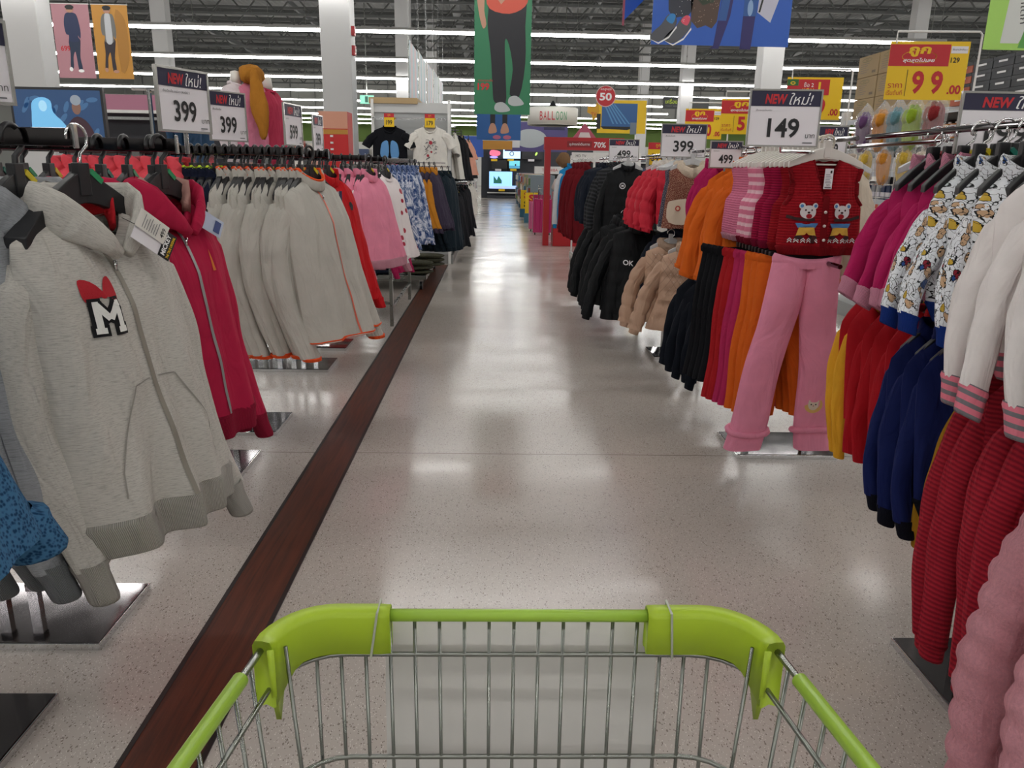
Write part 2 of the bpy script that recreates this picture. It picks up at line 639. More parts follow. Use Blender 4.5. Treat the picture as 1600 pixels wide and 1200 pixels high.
mb.span((-30, 68, 0), (34, 68.3, 3.4), plain('far_wall_white', 'c9c9c6', 0.8))
mb.span((-30, 67.95, 3.4), (34, 68.3, 5.6), M_WGREEN)
for k in range(32):
    mb.span((-29 + 2 * k, 67.9, 5.6), (-28.94 + 2 * k, 68, 11), plain('panel_seam', '6f7070', 0.7))
struct(mb.build('wall_back'), 'far end wall, grey panels above a wide green band')
for nm, x0, x1 in (('wall_left', -30, -29.7), ('wall_right', 33.7, 34)):
    mb = MB()
    mb.span((x0, -15, 0), (x1, 68, 11), M_WALL)
    struct(mb.build(nm))
mb = MB()
mb.span((-30, -15.3, 0), (34, -15, 11), M_WALL)
struct(mb.build('wall_front'))


def deck_material():
    m, nt, p = new_mat('roof_deck')
    L = nt.links.new
    tc = nd(nt, 'ShaderNodeTexCoord')
    w = nd(nt, 'ShaderNodeTexWave', wave_type='BANDS', bands_direction='X', i_Scale=1.2)
    L(tc.outputs['Object'], w.inputs['Vector'])
    b = nd(nt, 'ShaderNodeBump', i_Strength=0.8, i_Distance=0.05)
    L(w.outputs['Fac'], b.inputs['Height'])
    L(b.outputs[0], p.inputs['Normal'])
    n = nd(nt, 'ShaderNodeTexNoise', i_Scale=0.4)
    L(tc.outputs['Object'], n.inputs['Vector'])
    r = ramp(nt, [(0.35, '868a8b'), (0.65, 'a4a8a9')])
    L(n.outputs['Fac'], r.inputs[0])
    L(r.outputs[0], p.inputs['Base Color'])
    p.inputs['Roughness'].default_value = 0.6
    return m


mb = MB()
mb.box((2, 27, 9.35), (64, 84, 0.1), deck_material())
struct(mb.build('ceiling'), 'grey metal roof deck above the trusses')
M_TRUSS = plain('truss_steel', '585a59', 0.6)
M_GIRDER = plain('girder_paint', '74787a', 0.55)
k = 0
for Y in np.arange(20.0, 66, 3.1):
    mb = MB()
    zb, zt = 7.5, 8.3
    for z in (zb, zt):
        mb.span((-26, Y - 0.05, z - 0.05), (30, Y + 0.05, z + 0.05), M_TRUSS)
    x = -26.0
    up = True
    while x < 29.5:
        a, b = ((x, Y, zb), (x + 0.7, Y, zt)) if up else ((x, Y, zt), (x + 0.7, Y, zb))
        mb.tube([a, b], 0.035, M_TRUSS, n=4, cap=False)
        x += 0.7
        up = not up
    o = struct(mb.build('ceiling_truss'), 'grey steel lattice truss under the roof deck')
    o['group'] = 'roof trusses across the hall'
for X in (-16, -9.5, -4.8, -2.1, 1.7, 4.4, 6.6, 9.6, 12.8, 18):
    mb = MB()
    w = random.choice((0.12, 0.25, 0.4))
    mb.span((X, 16, 8.4), (X + w, 66, 8.62), M_GIRDER)
    o = struct(mb.build('ceiling_beam'), 'pale steel beam running lengthwise above the trusses')
    o['group'] = 'lengthwise roof beams'
for Y in np.arange(21.5, 66, 3.1):
    mb = MB()
    mb.span((-28, Y, 8.9), (32, Y + 0.12, 9.2), M_TRUSS)
    o = struct(mb.build('ceiling_beam'), 'dark purlin carrying the roof deck')
    o['group'] = 'purlins across the hall'
M_COLM = plain('column_paint', 'c9c9c9', 0.6)
for X, Y, w, d, zt in ((-2.98, 15.45, 0.56, 0.5, 9.3), (-8.68, 15.45, 0.62, 0.5, 9.3), (-3.52, 31.2, 0.56, 0.5, 9.3), (-3.55, 45, 0.56, 0.5, 9.3),
                       (7.3, 31.2, 0.46, 0.5, 9.3), (5.45, 16.2, 0.42, 0.42, 9.3), (8.15, 45.2, 0.55, 0.5, 9.3), (-12.5, 31.2, 0.56, 0.5, 9.3), (16, 31.2, 0.5, 0.5, 9.3)):
    mb = MB()
    mb.span((X - w / 2, Y, 0), (X + w / 2, Y + d, zt), M_COLM)
    mb.span((X - w / 2 - 0.01, Y - 0.01, 0), (X + w / 2 + 0.01, Y + d + 0.01, 0.12), plain('column_skirt', '55565a', 0.6))
    struct(mb.build('column', bevel=0.012), 'square white column rising to the roof')

# ------------------------------------------------------------------ strip lights: one continuous line every 5.22 m
M_TUBE = plain('lamp_tube', 'ffffff', 0.5, emit=LAMP_STRENGTH)
_b = M_TUBE.node_tree.nodes['Principled BSDF']
_b.inputs['Emission Color'].default_value = (1.0, 0.985, 0.95, 1)
M_HOUSE = plain('lamp_housing', 'b5b5b2', 0.5)
for k in range(-6, 9):
    Y = 20.56 + 5.22 * k - (5.22 if k < 0 else 0) * 0
    segs = [(-26, 30)]
    if k == 0:
        segs = [(-26, 11.2), (12.6, 30)]
    elif k == 2:
        segs = [(-26, 11.9), (12.6, 30)]
    elif k == 4:
        segs = [(-26, 6.1), (6.9, 30)]
    elif k == 5:
        segs = [(-26, 4.7), (5.4, 9.9), (10.6, 30)]
    elif k == 6:
        segs = [(-26, 3.1), (4.1, 8.7), (9.5, 30)]
    for (x0, x1) in segs:
        r = empty('strip_light', ((x0 + x1) / 2, Y, 4.6))
        h = (x1 - x0) / 2
        mb = MB()
        mb.prism([(-0.05, 0.06), (-0.035, 0.10), (0.035, 0.10), (0.05, 0.06), (0.05, 0.03), (-0.05, 0.03)], 'x', -h, h, M_HOUSE)
        mb.build('housing', r)
        mb = MB()
        mb.prism([(-0.045, 0.03), (-0.05, 0.0), (-0.03, -0.035), (0.03, -0.035), (0.05, 0.0), (0.045, 0.03)], 'x', -h + 0.02, h - 0.02, M_TUBE)
        mb.build('diffuser', r)
        n = max(1, int(h * 2 / 8))
        for i in range(n + 1):
            mb = MB()
            mb.tube([(-h + 0.4 + i * (2 * h - 0.8) / n, 0, 0.09), (-h + 0.4 + i * (2 * h - 0.8) / n, 0, 4.69)], 0.008, M_STEEL, n=4)
            mb.build('suspension_wire', r)
        tag(r, 'white strip light hung in a long line across the hall', 'lamp', 'strip lights in rows across the hall')

# ------------------------------------------------------------------ shopping trolley in the foreground
def trolley():
    r = empty('shopping_trolley', (0.03, 0.3, 0))
    cx = -0.03  # parts are in world metres minus the root
    def W(x, y, z):
        return (x - 0.03, y - 0.3, z)
    def rim(z, inset=0.0, yf=0.715, back=-0.12, rad=0.075):
        # half width as a function of y
        def hw(y):
            return 0.2455 + (0.715 - y) * 0.13 - inset
        c = 0.03
        pts = []
        pts.append(W(c - hw(back), back, z))
        yy = yf - rad
        pts.append(W(c - hw(0.3), 0.3, z))
        pts.append(W(c - hw(yy), yy, z))
        for a in range(1, 7):
            t = a / 6 * pi / 2
            pts.append(W(c - hw(yy) + (1 - cos(t)) * rad * 0.95, yy + sin(t) * rad, z))
        for p in list(pts)[::-1]:
            pts.append((2 * (c - 0.03) - p[0], p[1], z))
        return pts
    zr = 0.945
    full = rim(zr)
    mb = MB(); mb.tube(full, 0.0035, M_STEEL, n=8); mb.build('rim_wire', r, True)
    # green sleeve tubes
    mb = MB(); mb.tube([W(-0.115, 0.715, zr + 0.002), W(0.175, 0.715, zr + 0.002)], 0.0065, M_LIMET, n=12); mb.build('front_tube', r, True)
    for s in (-1, 1):
        hwf = lambda y: 0.2455 + (0.715 - y) * 0.13
        mb = MB()
        mb.tube([W(0.03 + s * hwf(0.612), 0.612, zr), W(0.03 + s * hwf(0.3), 0.3, zr), W(0.03 + s * hwf(-0.1), -0.1, zr)], 0.0075, M_LIMET, n=12)
        mb.build('side_tube', r, True)
    # corner guards
    for s in (-1, 1):
        path = []
        for i in range(7):
            path.append((0.03 + s * (0.135 + (0.19 - 0.135) * i / 6), 0.715, 0))
        cxr = 0.03 + s * 0.19
        for i in range(1, 9):
            t = i / 8 * radians(82)
            path.append((cxr + s * sin(t) * 0.062, 0.715 - (1 - cos(t)) * 0.07, 0))
        n = len(path)
        mb = MB()
        rings = []
        for i, (x, y, _) in enumerate(path):
            a = Vector(path[max(0, i - 1)][:2]); b = Vector(path[min(n - 1, i + 1)][:2])
            t = (b - a).normalized(); nn = Vector((-t.y, t.x))
            q = i / (n - 1)
            top = zr + 0.011
            hgt = 0.048 if q < 0.75 else 0.048 + (q - 0.75) * 0.10
            th = 0.012 if 0 < i < n - 1 else 0.0105
            prof = [(-th, -hgt), (-th, -0.006), (-th * 0.75, -0.001), (0, 0.0), (th * 0.75, -0.001), (th, -0.006), (th, -hgt), (th - 0.003, -hgt - 0.002), (0, -hgt * 0.98), (-th + 0.003, -hgt - 0.002)]
            rings.append([W(x + nn.x * u, y + nn.y * u, top + v) for u, v in prof])
        k = len(rings[0])
        vs = [p for rg in rings for p in rg]
        fs = [(i * k + j, i * k + (j + 1) % k, (i + 1) * k + (j + 1) % k, (i + 1) * k + j) for i in range(n - 1) for j in range(k)]
        fs += [tuple(range(k)), tuple((n - 1) * k + j for j in range(k))[::-1]]
        mb.add(vs, fs, M_LIME)
        # hanging tab at the side end
        x, y, _ = path[-1]
        mb.prism([(y - 0.3 - 0.006, zr + 0.004), (y - 0.3 + 0.03, zr - 0.01), (y - 0.3 + 0.026, zr - 0.06), (y - 0.3 + 0.008, zr - 0.085), (y - 0.3 - 0.002, zr - 0.05)], 'x', x - 0.03 - 0.011 * s, x - 0.03 - 0.006 * s, M_LIME)
        mb.build('corner_guard', r, True)
        # grey cable tie holding the guard
        xt = 0.03 + s * (0.147 if s < 0 else 0.158)
        mb = MB()
        mb.tube([W(xt, 0.7015, zr + 0.0125), W(xt - (0.008 if s < 0 else -0.004), 0.7015, zr - 0.04), W(xt - (0.008 if s < 0 else -0.004), 0.7285, zr - 0.04), W(xt, 0.7285, zr + 0.0125)], 0.0014, plain('cable_tie', 'b9bcae', 0.4), n=5, closed=True)
        mb.build('cable_tie', r)
    # horizontal wires
    for z, ins, yf in ((0.902, 0.006, 0.712), (0.782, 0.012, 0.700), (0.662, 0.02, 0.688), (0.542, 0.028, 0.676)):
        mb = MB(); mb.tube(rim(z, ins, yf, rad=0.07), 0.0027, M_STEEL, n=8); mb.build('basket_hoop', r, True)
    # upright wires
    def upright(p, q, rr=0.0021):
        mb = MB(); mb.tube([p, q], rr, M_STEEL, n=6); mb.build('basket_wire', r, True)
    x = -0.185
    i = 0
    while x < 0.25:
        upright(W(x, 0.7155, zr - 0.002), W(0.03 + (x - 0.03) * 0.95, 0.672, 0.50))
        x += 0.0262
        i += 1
    for s in (-1, 1):
        y = 0.665
        while y > -0.12:
            hh = 0.2455 + (0.715 - y) * 0.13 - (0.02 if y > 0.65 else 0)
            upright(W(0.03 + s * hh, y, zr - 0.002), W(0.03 + s * (hh * 0.93 - 0.012), min(y, 0.665) * 0.98, 0.50))
            y -= 0.0333
    # basket floor grid
    mb = MB()
    for i in range(12):
        y = 0.66 - i * 0.07
        hh = 0.21 + (0.715 - y) * 0.12
        mb.tube([W(0.03 - hh, y, 0.50), W(0.03 + hh, y, 0.50)], 0.003, M_STEEL, n=5)
    for i in range(-4, 5):
        mb.tube([W(0.03 + i * 0.05, 0.67, 0.497), W(0.03 + i * 0.068, -0.12, 0.497)], 0.003, M_STEEL, n=5)
    mb.build('basket_floor', r, True)
    # white twin-wall advert board strapped in front of the wires
    M_BOARD = plain('twinwall_board', 'e6e3e0', 0.45)
    mb = MB()
    mb.box(W(0.034, 0.7215, 0.732), (0.298, 0.004, 0.40), M_BOARD, rx=radians(-5.7))
    mb.build('advert_board', r)
    # chassis, handle and castors (mostly below the picture)
    mb = MB()
    for s in (-1, 1):
        mb.tube([W(0.03 + s * 0.3, -0.14, 0.99), W(0.03 + s * 0.28, -0.1, 0.5), W(0.03 + s * 0.26, 0.0, 0.16), W(0.03 + s * 0.17, 0.62, 0.16)], 0.012, M_CHROME, n=8)
    mb.tube([W(0.03 - 0.17, 0.62, 0.16), W(0.03 + 0.17, 0.62, 0.16)], 0.012, M_CHROME, n=8)
    mb.build('chassis', r, True)
    mb = MB(); mb.tube([W(-0.30, -0.15, 1.0), W(0.36, -0.15, 1.0)], 0.016, M_LIMET, n=12); mb.build('handle', r, True)
    for sx, y in ((-0.26, 0.0), (0.26, 0.0), (-0.17, 0.6), (0.17, 0.6)):
        mb = MB()
        mb.lathe([(0.01, -0.016), (0.062, -0.014), (0.062, 0.014), (0.01, 0.016)], W(0.03 + sx, y, 0.0625), M_BLACKP, 18, 'x')
        mb.span(W(0.03 + sx - 0.02, y - 0.012, 0.06), W(0.03 + sx - 0.017, y + 0.02, 0.16), M_STEEL)
        mb.build('castor', r, True)
    tag(r, 'wire shopping trolley with lime green rim and white board, in front', 'shopping trolley')


trolley()
# ------------------------------------------------------------------ garments
def prof(keys, t):
    xs, ys = zip(*keys)
    return np.interp(t, xs, ys)


class Garment:
    """numbers of one garment: x across the shoulders, -y is the front, z up, the neck at the origin"""
    def __init__(s, L=0.62, sw=0.20, w=((0, 1), (1, 1.12)), sl=0.055, nk=0.075, fd=0.06, T=0.075, lean=0.1, swing=0.0,
                 amp=0.012, seed=0, nu=29, nv=30, hemcurve=0.0, puff=0.0, pitch=0.09, sleeve=0.6, ang=0.2, elbow=0.04, r0=0.085, r1=0.055,
                 vneck=False, fwd=0.1):
        s.__dict__.update(locals())
        rnd = random.Random(seed)
        s.F = [(rnd.uniform(1.2, 4.5), rnd.uniform(0, 6.3), rnd.uniform(-1.5, 1.5), rnd.uniform(0.4, 1.0)) for _ in range(5)]
        s.G = [(rnd.uniform(1.2, 4.5), rnd.uniform(0, 6.3), rnd.uniform(-1.5, 1.5), rnd.uniform(0.4, 1.0)) for _ in range(5)]
        s.rnd = rnd

    def ztop(s, u, front):
        x0 = np.abs(u) * s.sw
        nk, fd = s.nk, (s.fd if front else 0.008)
        t = np.clip(x0 / nk, 0, 1)
        neck = -fd * ((1 - t) if (s.vneck and front) else np.sqrt(np.clip(1 - t * t, 0, 1)))
        sh = -s.sl * np.clip((x0 - nk) / max(1e-4, s.sw - nk), 0, 1) ** 1.15
        return np.where(x0 < nk, neck, sh)

    def pt(s, u, v, front=True, off=0.0):
        u = np.asarray(u, float); v = np.asarray(v, float)
        zt = s.ztop(u, front)
        zb = -s.L - s.hemcurve * (1 - u * u)
        z = zt + (zb - zt) * v
        hw = s.sw * prof(s.w, v)
        x = u * hw
        g = np.clip(v / 0.22, 0, 1) ** 0.6
        th = s.T * (0.25 + 0.75 * g) * np.clip(1 - np.abs(u) ** 2.6, 0, 1) ** 0.55
        edge = np.where(np.abs(u) * s.sw >= s.nk * 0.999, 0.0, 0.5)
        th = th * np.where(v <= 1e-6, np.maximum(edge, 0.0), 1.0)
        K = s.F if front else s.G
        fo = 0
        for (k, ph, sk, a) in K:
            fo = fo + a * np.sin(k * pi * u + ph + sk * v * 2.2)
        fv = 0.15 + 0.85 * np.clip((v - 0.1) / 0.9, 0, 1) ** 1.2
        fine = 0.35 * np.sin(9 * u + 6 * v + K[0][1]) * np.sin(5 * v * 3 + K[1][1])
        disp = s.amp * (fo * 0.8 + fine + 0.5 * np.sin(13 * u + 4 * v + K[2][1]) * v) * fv * np.clip(1 - u ** 4, 0, 1)
        if s.puff:
            disp = disp + s.puff * np.abs(np.sin(pi * z / s.pitch)) ** 0.7 * np.clip(v * 8, 0, 1)
        th2 = th + disp + off
        y = -th2 if front else th2
        d = np.clip(-z / max(1e-3, s.L), 0, 1.3)
        y = y - s.lean * d ** 1.3
        x = x + s.swing * d
        return np.stack([x + 0 * z, y, z], -1)

    def uv_of(s, x, z):
        u, v = x / s.sw, 0.3
        for _ in range(6):
            zt = float(s.ztop(np.array(u), True)); zb = -s.L - s.hemcurve * (1 - u * u)
            v = min(1.0, max(0.0, (z - zt) / (zb - zt)))
            d = min(1.3, max(0, -z / s.L))
            u = (x - s.swing * d) / (s.sw * float(prof(s.w, v)))
            u = max(-0.99, min(0.99, u))
        return u, v

    def on(s, x, z, off=0.002):
        u, v = s.uv_of(x, z)
        return tuple(float(q) for q in s.pt(u, v, True, off))

    # ------------- meshes
    def torso(s, mat, back_mat=None):
        nu, nv = s.nu, s.nv
        U = np.linspace(-1, 1, nu)
        U = np.sign(U) * (1 - (1 - np.abs(U)) ** 1.25)
        V = np.linspace(0, 1, nv) ** 1.1
        uu, vv = np.meshgrid(U, V)
        A = s.pt(uu, vv, True).reshape(-1, 3)
        B = s.pt(uu, vv, False).reshape(-1, 3)
        mb = GM()
        fs = [(i * nu + j, (i + 1) * nu + j, (i + 1) * nu + j + 1, i * nu + j + 1) for i in range(nv - 1) for j in range(nu - 1)]
        uvA = np.stack([A[:, 0] + 1.0, A[:, 2] + 2.0], -1)
        uvB = np.stack([B[:, 0] + 3.3, B[:, 2] + 2.0], -1)
        mb.add(A, fs, mat, uvA)
        mb.add(B, [f[::-1] for f in fs], mat, uvB)
        return mb

    def sleeve_path(s, side, n):
        S = Vector((side * (s.sw - 0.045), 0.0, -s.sl * 0.75 - s.r0 * 0.78))
        P = []
        a = s.ang * (1 + s.rnd.uniform(-0.15, 0.15))
        kx = s.rnd.uniform(-0.01, 0.01)
        for i in range(n):
            t = i / (n - 1)
            ln = s.sleeve * t
            out = (0.034 if s.sw > 0.15 else 0.016) * (1 - math.exp(-t * 6)) + sin(a) * ln + s.elbow * 0.4 * sin(pi * t)
            x = S.x + side * out + s.swing * t * 0.8 + kx * sin(2 * pi * t)
            z = S.z + 0.0 - cos(a) * ln + 0.0
            y = -s.lean * t ** 1.3 * (s.sleeve / max(0.2, s.L)) - s.elbow * (t ** 2) * s.fwd * 3 + s.elbow * 0.5 * sin(pi * t)
            P.append(Vector((x, y, z)))
        return P

    def sleeve_mesh(s, side, mat, n=22, m=14):
        P = s.sleeve_path(side, n)
        mb = GM()
        vs, uvs = [], []
        ph = [s.rnd.uniform(0, 6.28) for _ in range(4)]
        ph2 = s.rnd.uniform(2.2, 3.4)
        for i, p in enumerate(P):
            t = i / (n - 1)
            r = s.r0 + (s.r1 - s.r0) * t ** 0.8
            tg = (P[min(n - 1, i + 1)] - P[max(0, i - 1)]).normalized()
            ang = math.atan2(tg.x * side, -tg.z)
            # near the shoulder the ring turns to close the armhole
            q = max(0.0, 1 - t * 6)
            ca, sa = cos(ang), sin(ang)
            for j in range(m + 1):
                th = 2 * pi * j / m
                rx = r * (0.86 + 0.0 * t) * (0.78 if t > 0.05 else 0.62)
                ry = r * (0.44 + 0.14 * sin(pi * t))
                wob = 1 + s.amp * 9.0 * (0.2 + t) * (sin(2 * th + ph[0] + 2.5 * t) * 0.8 + sin(3 * th + ph[1] - ph2 * 2 * t) * 0.6)
                wob += 0.06 * sin(17 * t + 2 * th + ph[2]) * sin(pi * t)
                if s.puff:
                    wob += (s.puff / r) * 0.9 * abs(sin(pi * t * s.sleeve / s.pitch)) ** 0.7
                cx = cos(th) * rx * wob
                cy = sin(th) * ry * wob
                x = p.x + cx * ca * side
                z = p.z + cx * sa
                vs.append((x, p.y - cy, z))
                uvs.append((2 * pi * r * 0.8 * j / m + side * 5 + 10, -t * s.sleeve + 2.0))
        w = m + 1
        fs = []
        for i in range(n - 1):
            for j in range(m):
                f = (i * w + j, i * w + j + 1, (i + 1) * w + j + 1, (i + 1) * w + j)
                fs.append(f)
        # shoulder cap
        c = P[0] + Vector((-side * 0.02, 0, s.r0 * 0.2))
        vs.append(tuple(c)); uvs.append((10, 2))
        ci = len(vs) - 1
        fs += [(ci, j + 1, j) for j in range(m)]
        mb.add(np.array(vs), fs, mat, np.array(uvs))
        return mb, P

    def cuff(s, P, mat, h=0.055, k=0.8, side=1):
        tg = (P[-1] - P[-2]).normalized()
        mb = GM()
        m = 14
        vs, uvs = [], []
        r = s.r1
        for i, (t, kk) in enumerate(((-0.15, 0.92), (0.0, 1.0 * k + 0.1), (0.25, k), (0.9, k * 0.97), (1.0, k * 0.9), (0.9, k * 0.8), (0.0, k * 0.75))):
            c = P[-1] + tg * (h * t)
            ang = math.atan2(tg.x * side, -tg.z)
            for j in range(m + 1):
                th = 2 * pi * j / m
                cx = cos(th) * r * 0.68 * kk
                cy = sin(th) * r * 0.62 * kk
                vs.append((c.x + cx * cos(ang) * side, c.y - cy, c.z + cx * sin(ang)))
                uvs.append((2 * pi * r * 0.7 * j / m, -t * h))
        w = m + 1
        fs = [(i * w + j, i * w + j + 1, (i + 1) * w + j + 1, (i + 1) * w + j) for i in range(6) for j in range(m)]
        mb.add(np.array(vs), fs, mat, np.array(uvs))
        return mb

    def band(s, mat, h=0.06, tight=0.93, thick=0.004):
        """ribbed band hanging from the hem: outside face, lower edge and inside face"""
        nu = s.nu
        U = np.linspace(-1, 1, nu)
        U = np.sign(U) * (1 - (1 - np.abs(U)) ** 1.25)
        A = s.pt(U, np.full(nu, 0.985), True)
        B = s.pt(U, np.full(nu, 0.985), False)[::-1]
        loop = np.vstack([A, B[1:-1]])
        c = loop.mean(0)
        n = len(loop)
        vs, uvs = [], []
        ln = np.concatenate([[0], np.cumsum(np.linalg.norm(np.diff(loop, axis=0), axis=1))])
        rows = ((0.0, 1.0, 0), (0.12, 1.03, 0), (0.3, (1 + tight) / 2 + 0.03, 0), (0.95, tight, 0), (1.0, tight * 0.985, 0), (0.95, tight * 0.95, 0), (0.2, tight * 0.96, 0))
        dy = -s.lean * 1.3 / max(0.2, s.L)
        for (t, k, _) in rows:
            for i in range(n):
                p = loop[i]
                vs.append((c[0] + (p[0] - c[0]) * k, c[1] + (p[1] - c[1]) * k + dy * h * t, p[2] - h * t))
                uvs.append((ln[i], -h * t))
        fs = [(r * n + i, (r + 1) * n + i, (r + 1) * n + (i + 1) % n, r * n + (i + 1) % n) for r in range(len(rows) - 1) for i in range(n)]
        mb = GM()
        mb.add(np.array(vs), fs, mat, np.array(uvs))
        return mb

    def ring_section(s, mat, pts, sizes, n=10, closed=False):
        """soft flattened tube along pts; sizes = (half thickness, half height) per point; height along the local up"""
        P = [Vector(p) for p in pts]
        k = len(P)
        vs, uvs = [], []
        ln = 0
        for i, p in enumerate(P):
            a, b = P[max(0, i - 1)], P[min(k - 1, i + 1)]
            if closed:
                a, b = P[(i - 1) % k], P[(i + 1) % k]
            t = (b - a).normalized()
            up = Vector((0, 0, 1))
            side = t.cross(up)
            side = side.normalized() if side.length > 0.2 else Vector((1, 0, 0))
            up = side.cross(t).normalized()
            if i:
                ln += (p - P[i - 1]).length
            th, hh = sizes[i][:2]
            tilt = sizes[i][2] if len(sizes[i]) > 2 else 0.0
            for j in range(n):
                q = 2 * pi * j / n
                cx, cz = cos(q) * th, sin(q) * hh
                cx += tilt * cz
                vs.append(tuple(p + side * cx + up * cz))
                uvs.append((ln, q * 0.03))
        fs = []
        for i in range(k if closed else k - 1):
            for j in range(n):
                i2 = (i + 1) % k
                fs.append((i * n + j, i * n + (j + 1) % n, i2 * n + (j + 1) % n, i2 * n + j))
        if not closed:
            fs += [tuple(range(n))[::-1], tuple((k - 1) * n + j for j in range(n))]
        mb = GM()
        mb.add(np.array(vs), fs, mat, np.array(uvs))
        return mb

    def neck_loop(s, n=24, up=0.0, grow=1.0, gap=0.0):
        pts = []
        for i in range(n):
            a = 2 * pi * i / n
            u = -sin(a) * s.nk / s.sw
            front = cos(a) > 0
            z = float(s.ztop(np.array(u), front))
            if not front:
                z = z + 0.01
            y = -cos(a) * s.T * 0.55 * grow
            pts.append((-sin(a) * s.nk * grow, y, z + up))
        return pts      # starts at the centre front

    def collar(s, mat, h=0.024, th=0.006):
        lp = s.neck_loop(24, up=h * 0.75, grow=1.03)
        return s.ring_section(mat, lp + [lp[0]], [(th, h)] * 25, n=8)

    def neck_rib(s, mat, r=0.009):
        lp = s.neck_loop(28, up=0.0, grow=1.02)
        return s.ring_section(mat, lp, [(r * 0.7, r * 1.3)] * 28, n=8, closed=True)

    def hood(s, mat, size=1.0):
        """hood lying round the neck: both edges meet at the throat, the bag hangs behind"""
        pts, sz = [], []
        n = 21
        for i in range(n):
            t = i / (n - 1) * 2 - 1          # -1 .. 1, 0 at the nape
            a = t * pi
            k = abs(t)
            x = sin(a * 0.98) * s.nk * (1.16 + 0.25 * sin(pi * k))
            front_z = -s.fd - 0.005
            if k > 0.97:
                x = math.copysign(0.010, t)
            y = -s.T * (-0.75 * cos(pi * k) * (1.0 if k > 0.5 else 1.15)) * -1
            y = s.T * 0.95 * cos(pi * k) - (0.012 if k > 0.5 else 0)
            z = 0.014 * size + (front_z - 0.014 * size) * max(0.0, (k - 0.45) / 0.55) ** 1.5
            pts.append((x, y, z))
            hh = (0.05 - 0.036 * max(0.0, (k - 0.5) / 0.5) ** 1.2) * size
            thk = (0.018 - 0.007 * k) * size
            if k < 0.4:
                hh *= 0.9
                thk *= 1.1
            sz.append((thk, hh, 0.35 * (1 if t else 0) * (1 - k) * 0))
        m = s.ring_section(mat, pts, sz, n=14)
        # folded bag at the back
        b = MBlob((0, s.T * 1.15 + 0.01, -0.06 * size), (s.nk * 1.45, 0.045 * size, 0.115 * size), s.seed)
        m.add(b[0], b[1], mat, b[2])
        return m


def MBlob(c, r, seed, n=16, k=10):
    rnd = random.Random(seed)
    ph = [rnd.uniform(0, 6) for _ in range(3)]
    vs, uvs, fs = [], [], []
    for i in range(k + 1):
        a = pi * i / k
        for j in range(n):
            b = 2 * pi * j / n
            w = 1 + 0.07 * sin(3 * b + ph[0] + 3 * a) + 0.05 * sin(5 * a + ph[1])
            vs.append((c[0] + r[0] * sin(a) * cos(b) * w, c[1] + r[1] * sin(a) * sin(b) * w, c[2] + r[2] * cos(a) * w))
            uvs.append((b * r[0], a * r[2]))
    for i in range(k):
        for j in range(n):
            fs.append((i * n + j, (i + 1) * n + j, (i + 1) * n + (j + 1) % n, i * n + (j + 1) % n))
    return np.array(vs), fs, np.array(uvs)


class GM:
    """garment mesh with UVs in metres"""
    def __init__(s):
        s.V, s.F, s.UV, s.mi, s.mats = [], [], [], [], []
        s.n = 0

    def add(s, vs, fs, mat, uv):
        if mat not in s.mats:
            s.mats.append(mat)
        k = s.mats.index(mat)
        s.V.append(np.asarray(vs, float)); s.UV.append(np.asarray(uv, float))
        s.F += [tuple(i + s.n for i in f) for f in fs]
        s.mi += [k] * len(fs)
        s.n += len(vs)

    def mesh(s, name):
        V = np.vstack(s.V); UV = np.vstack(s.UV)
        me = bpy.data.meshes.new(name)
        me.from_pydata(V.tolist(), [], s.F)
        for m in s.mats:
            me.materials.append(m)
        me.polygons.foreach_set('material_index', s.mi)
        me.polygons.foreach_set('use_smooth', [True] * len(s.F))
        ul = me.uv_layers.new(name='UVMap')
        li = np.empty(len(me.loops), dtype=np.int32)
        me.loops.foreach_get('vertex_index', li)
        ul.data.foreach_set('uv', UV[li].astype(np.float32).ravel())
        me.update()
        return me

    def build(s, name, parent):
        o = bpy.data.objects.new(name, s.mesh(name))
        COL.objects.link(o)
        o.parent = parent
        return o


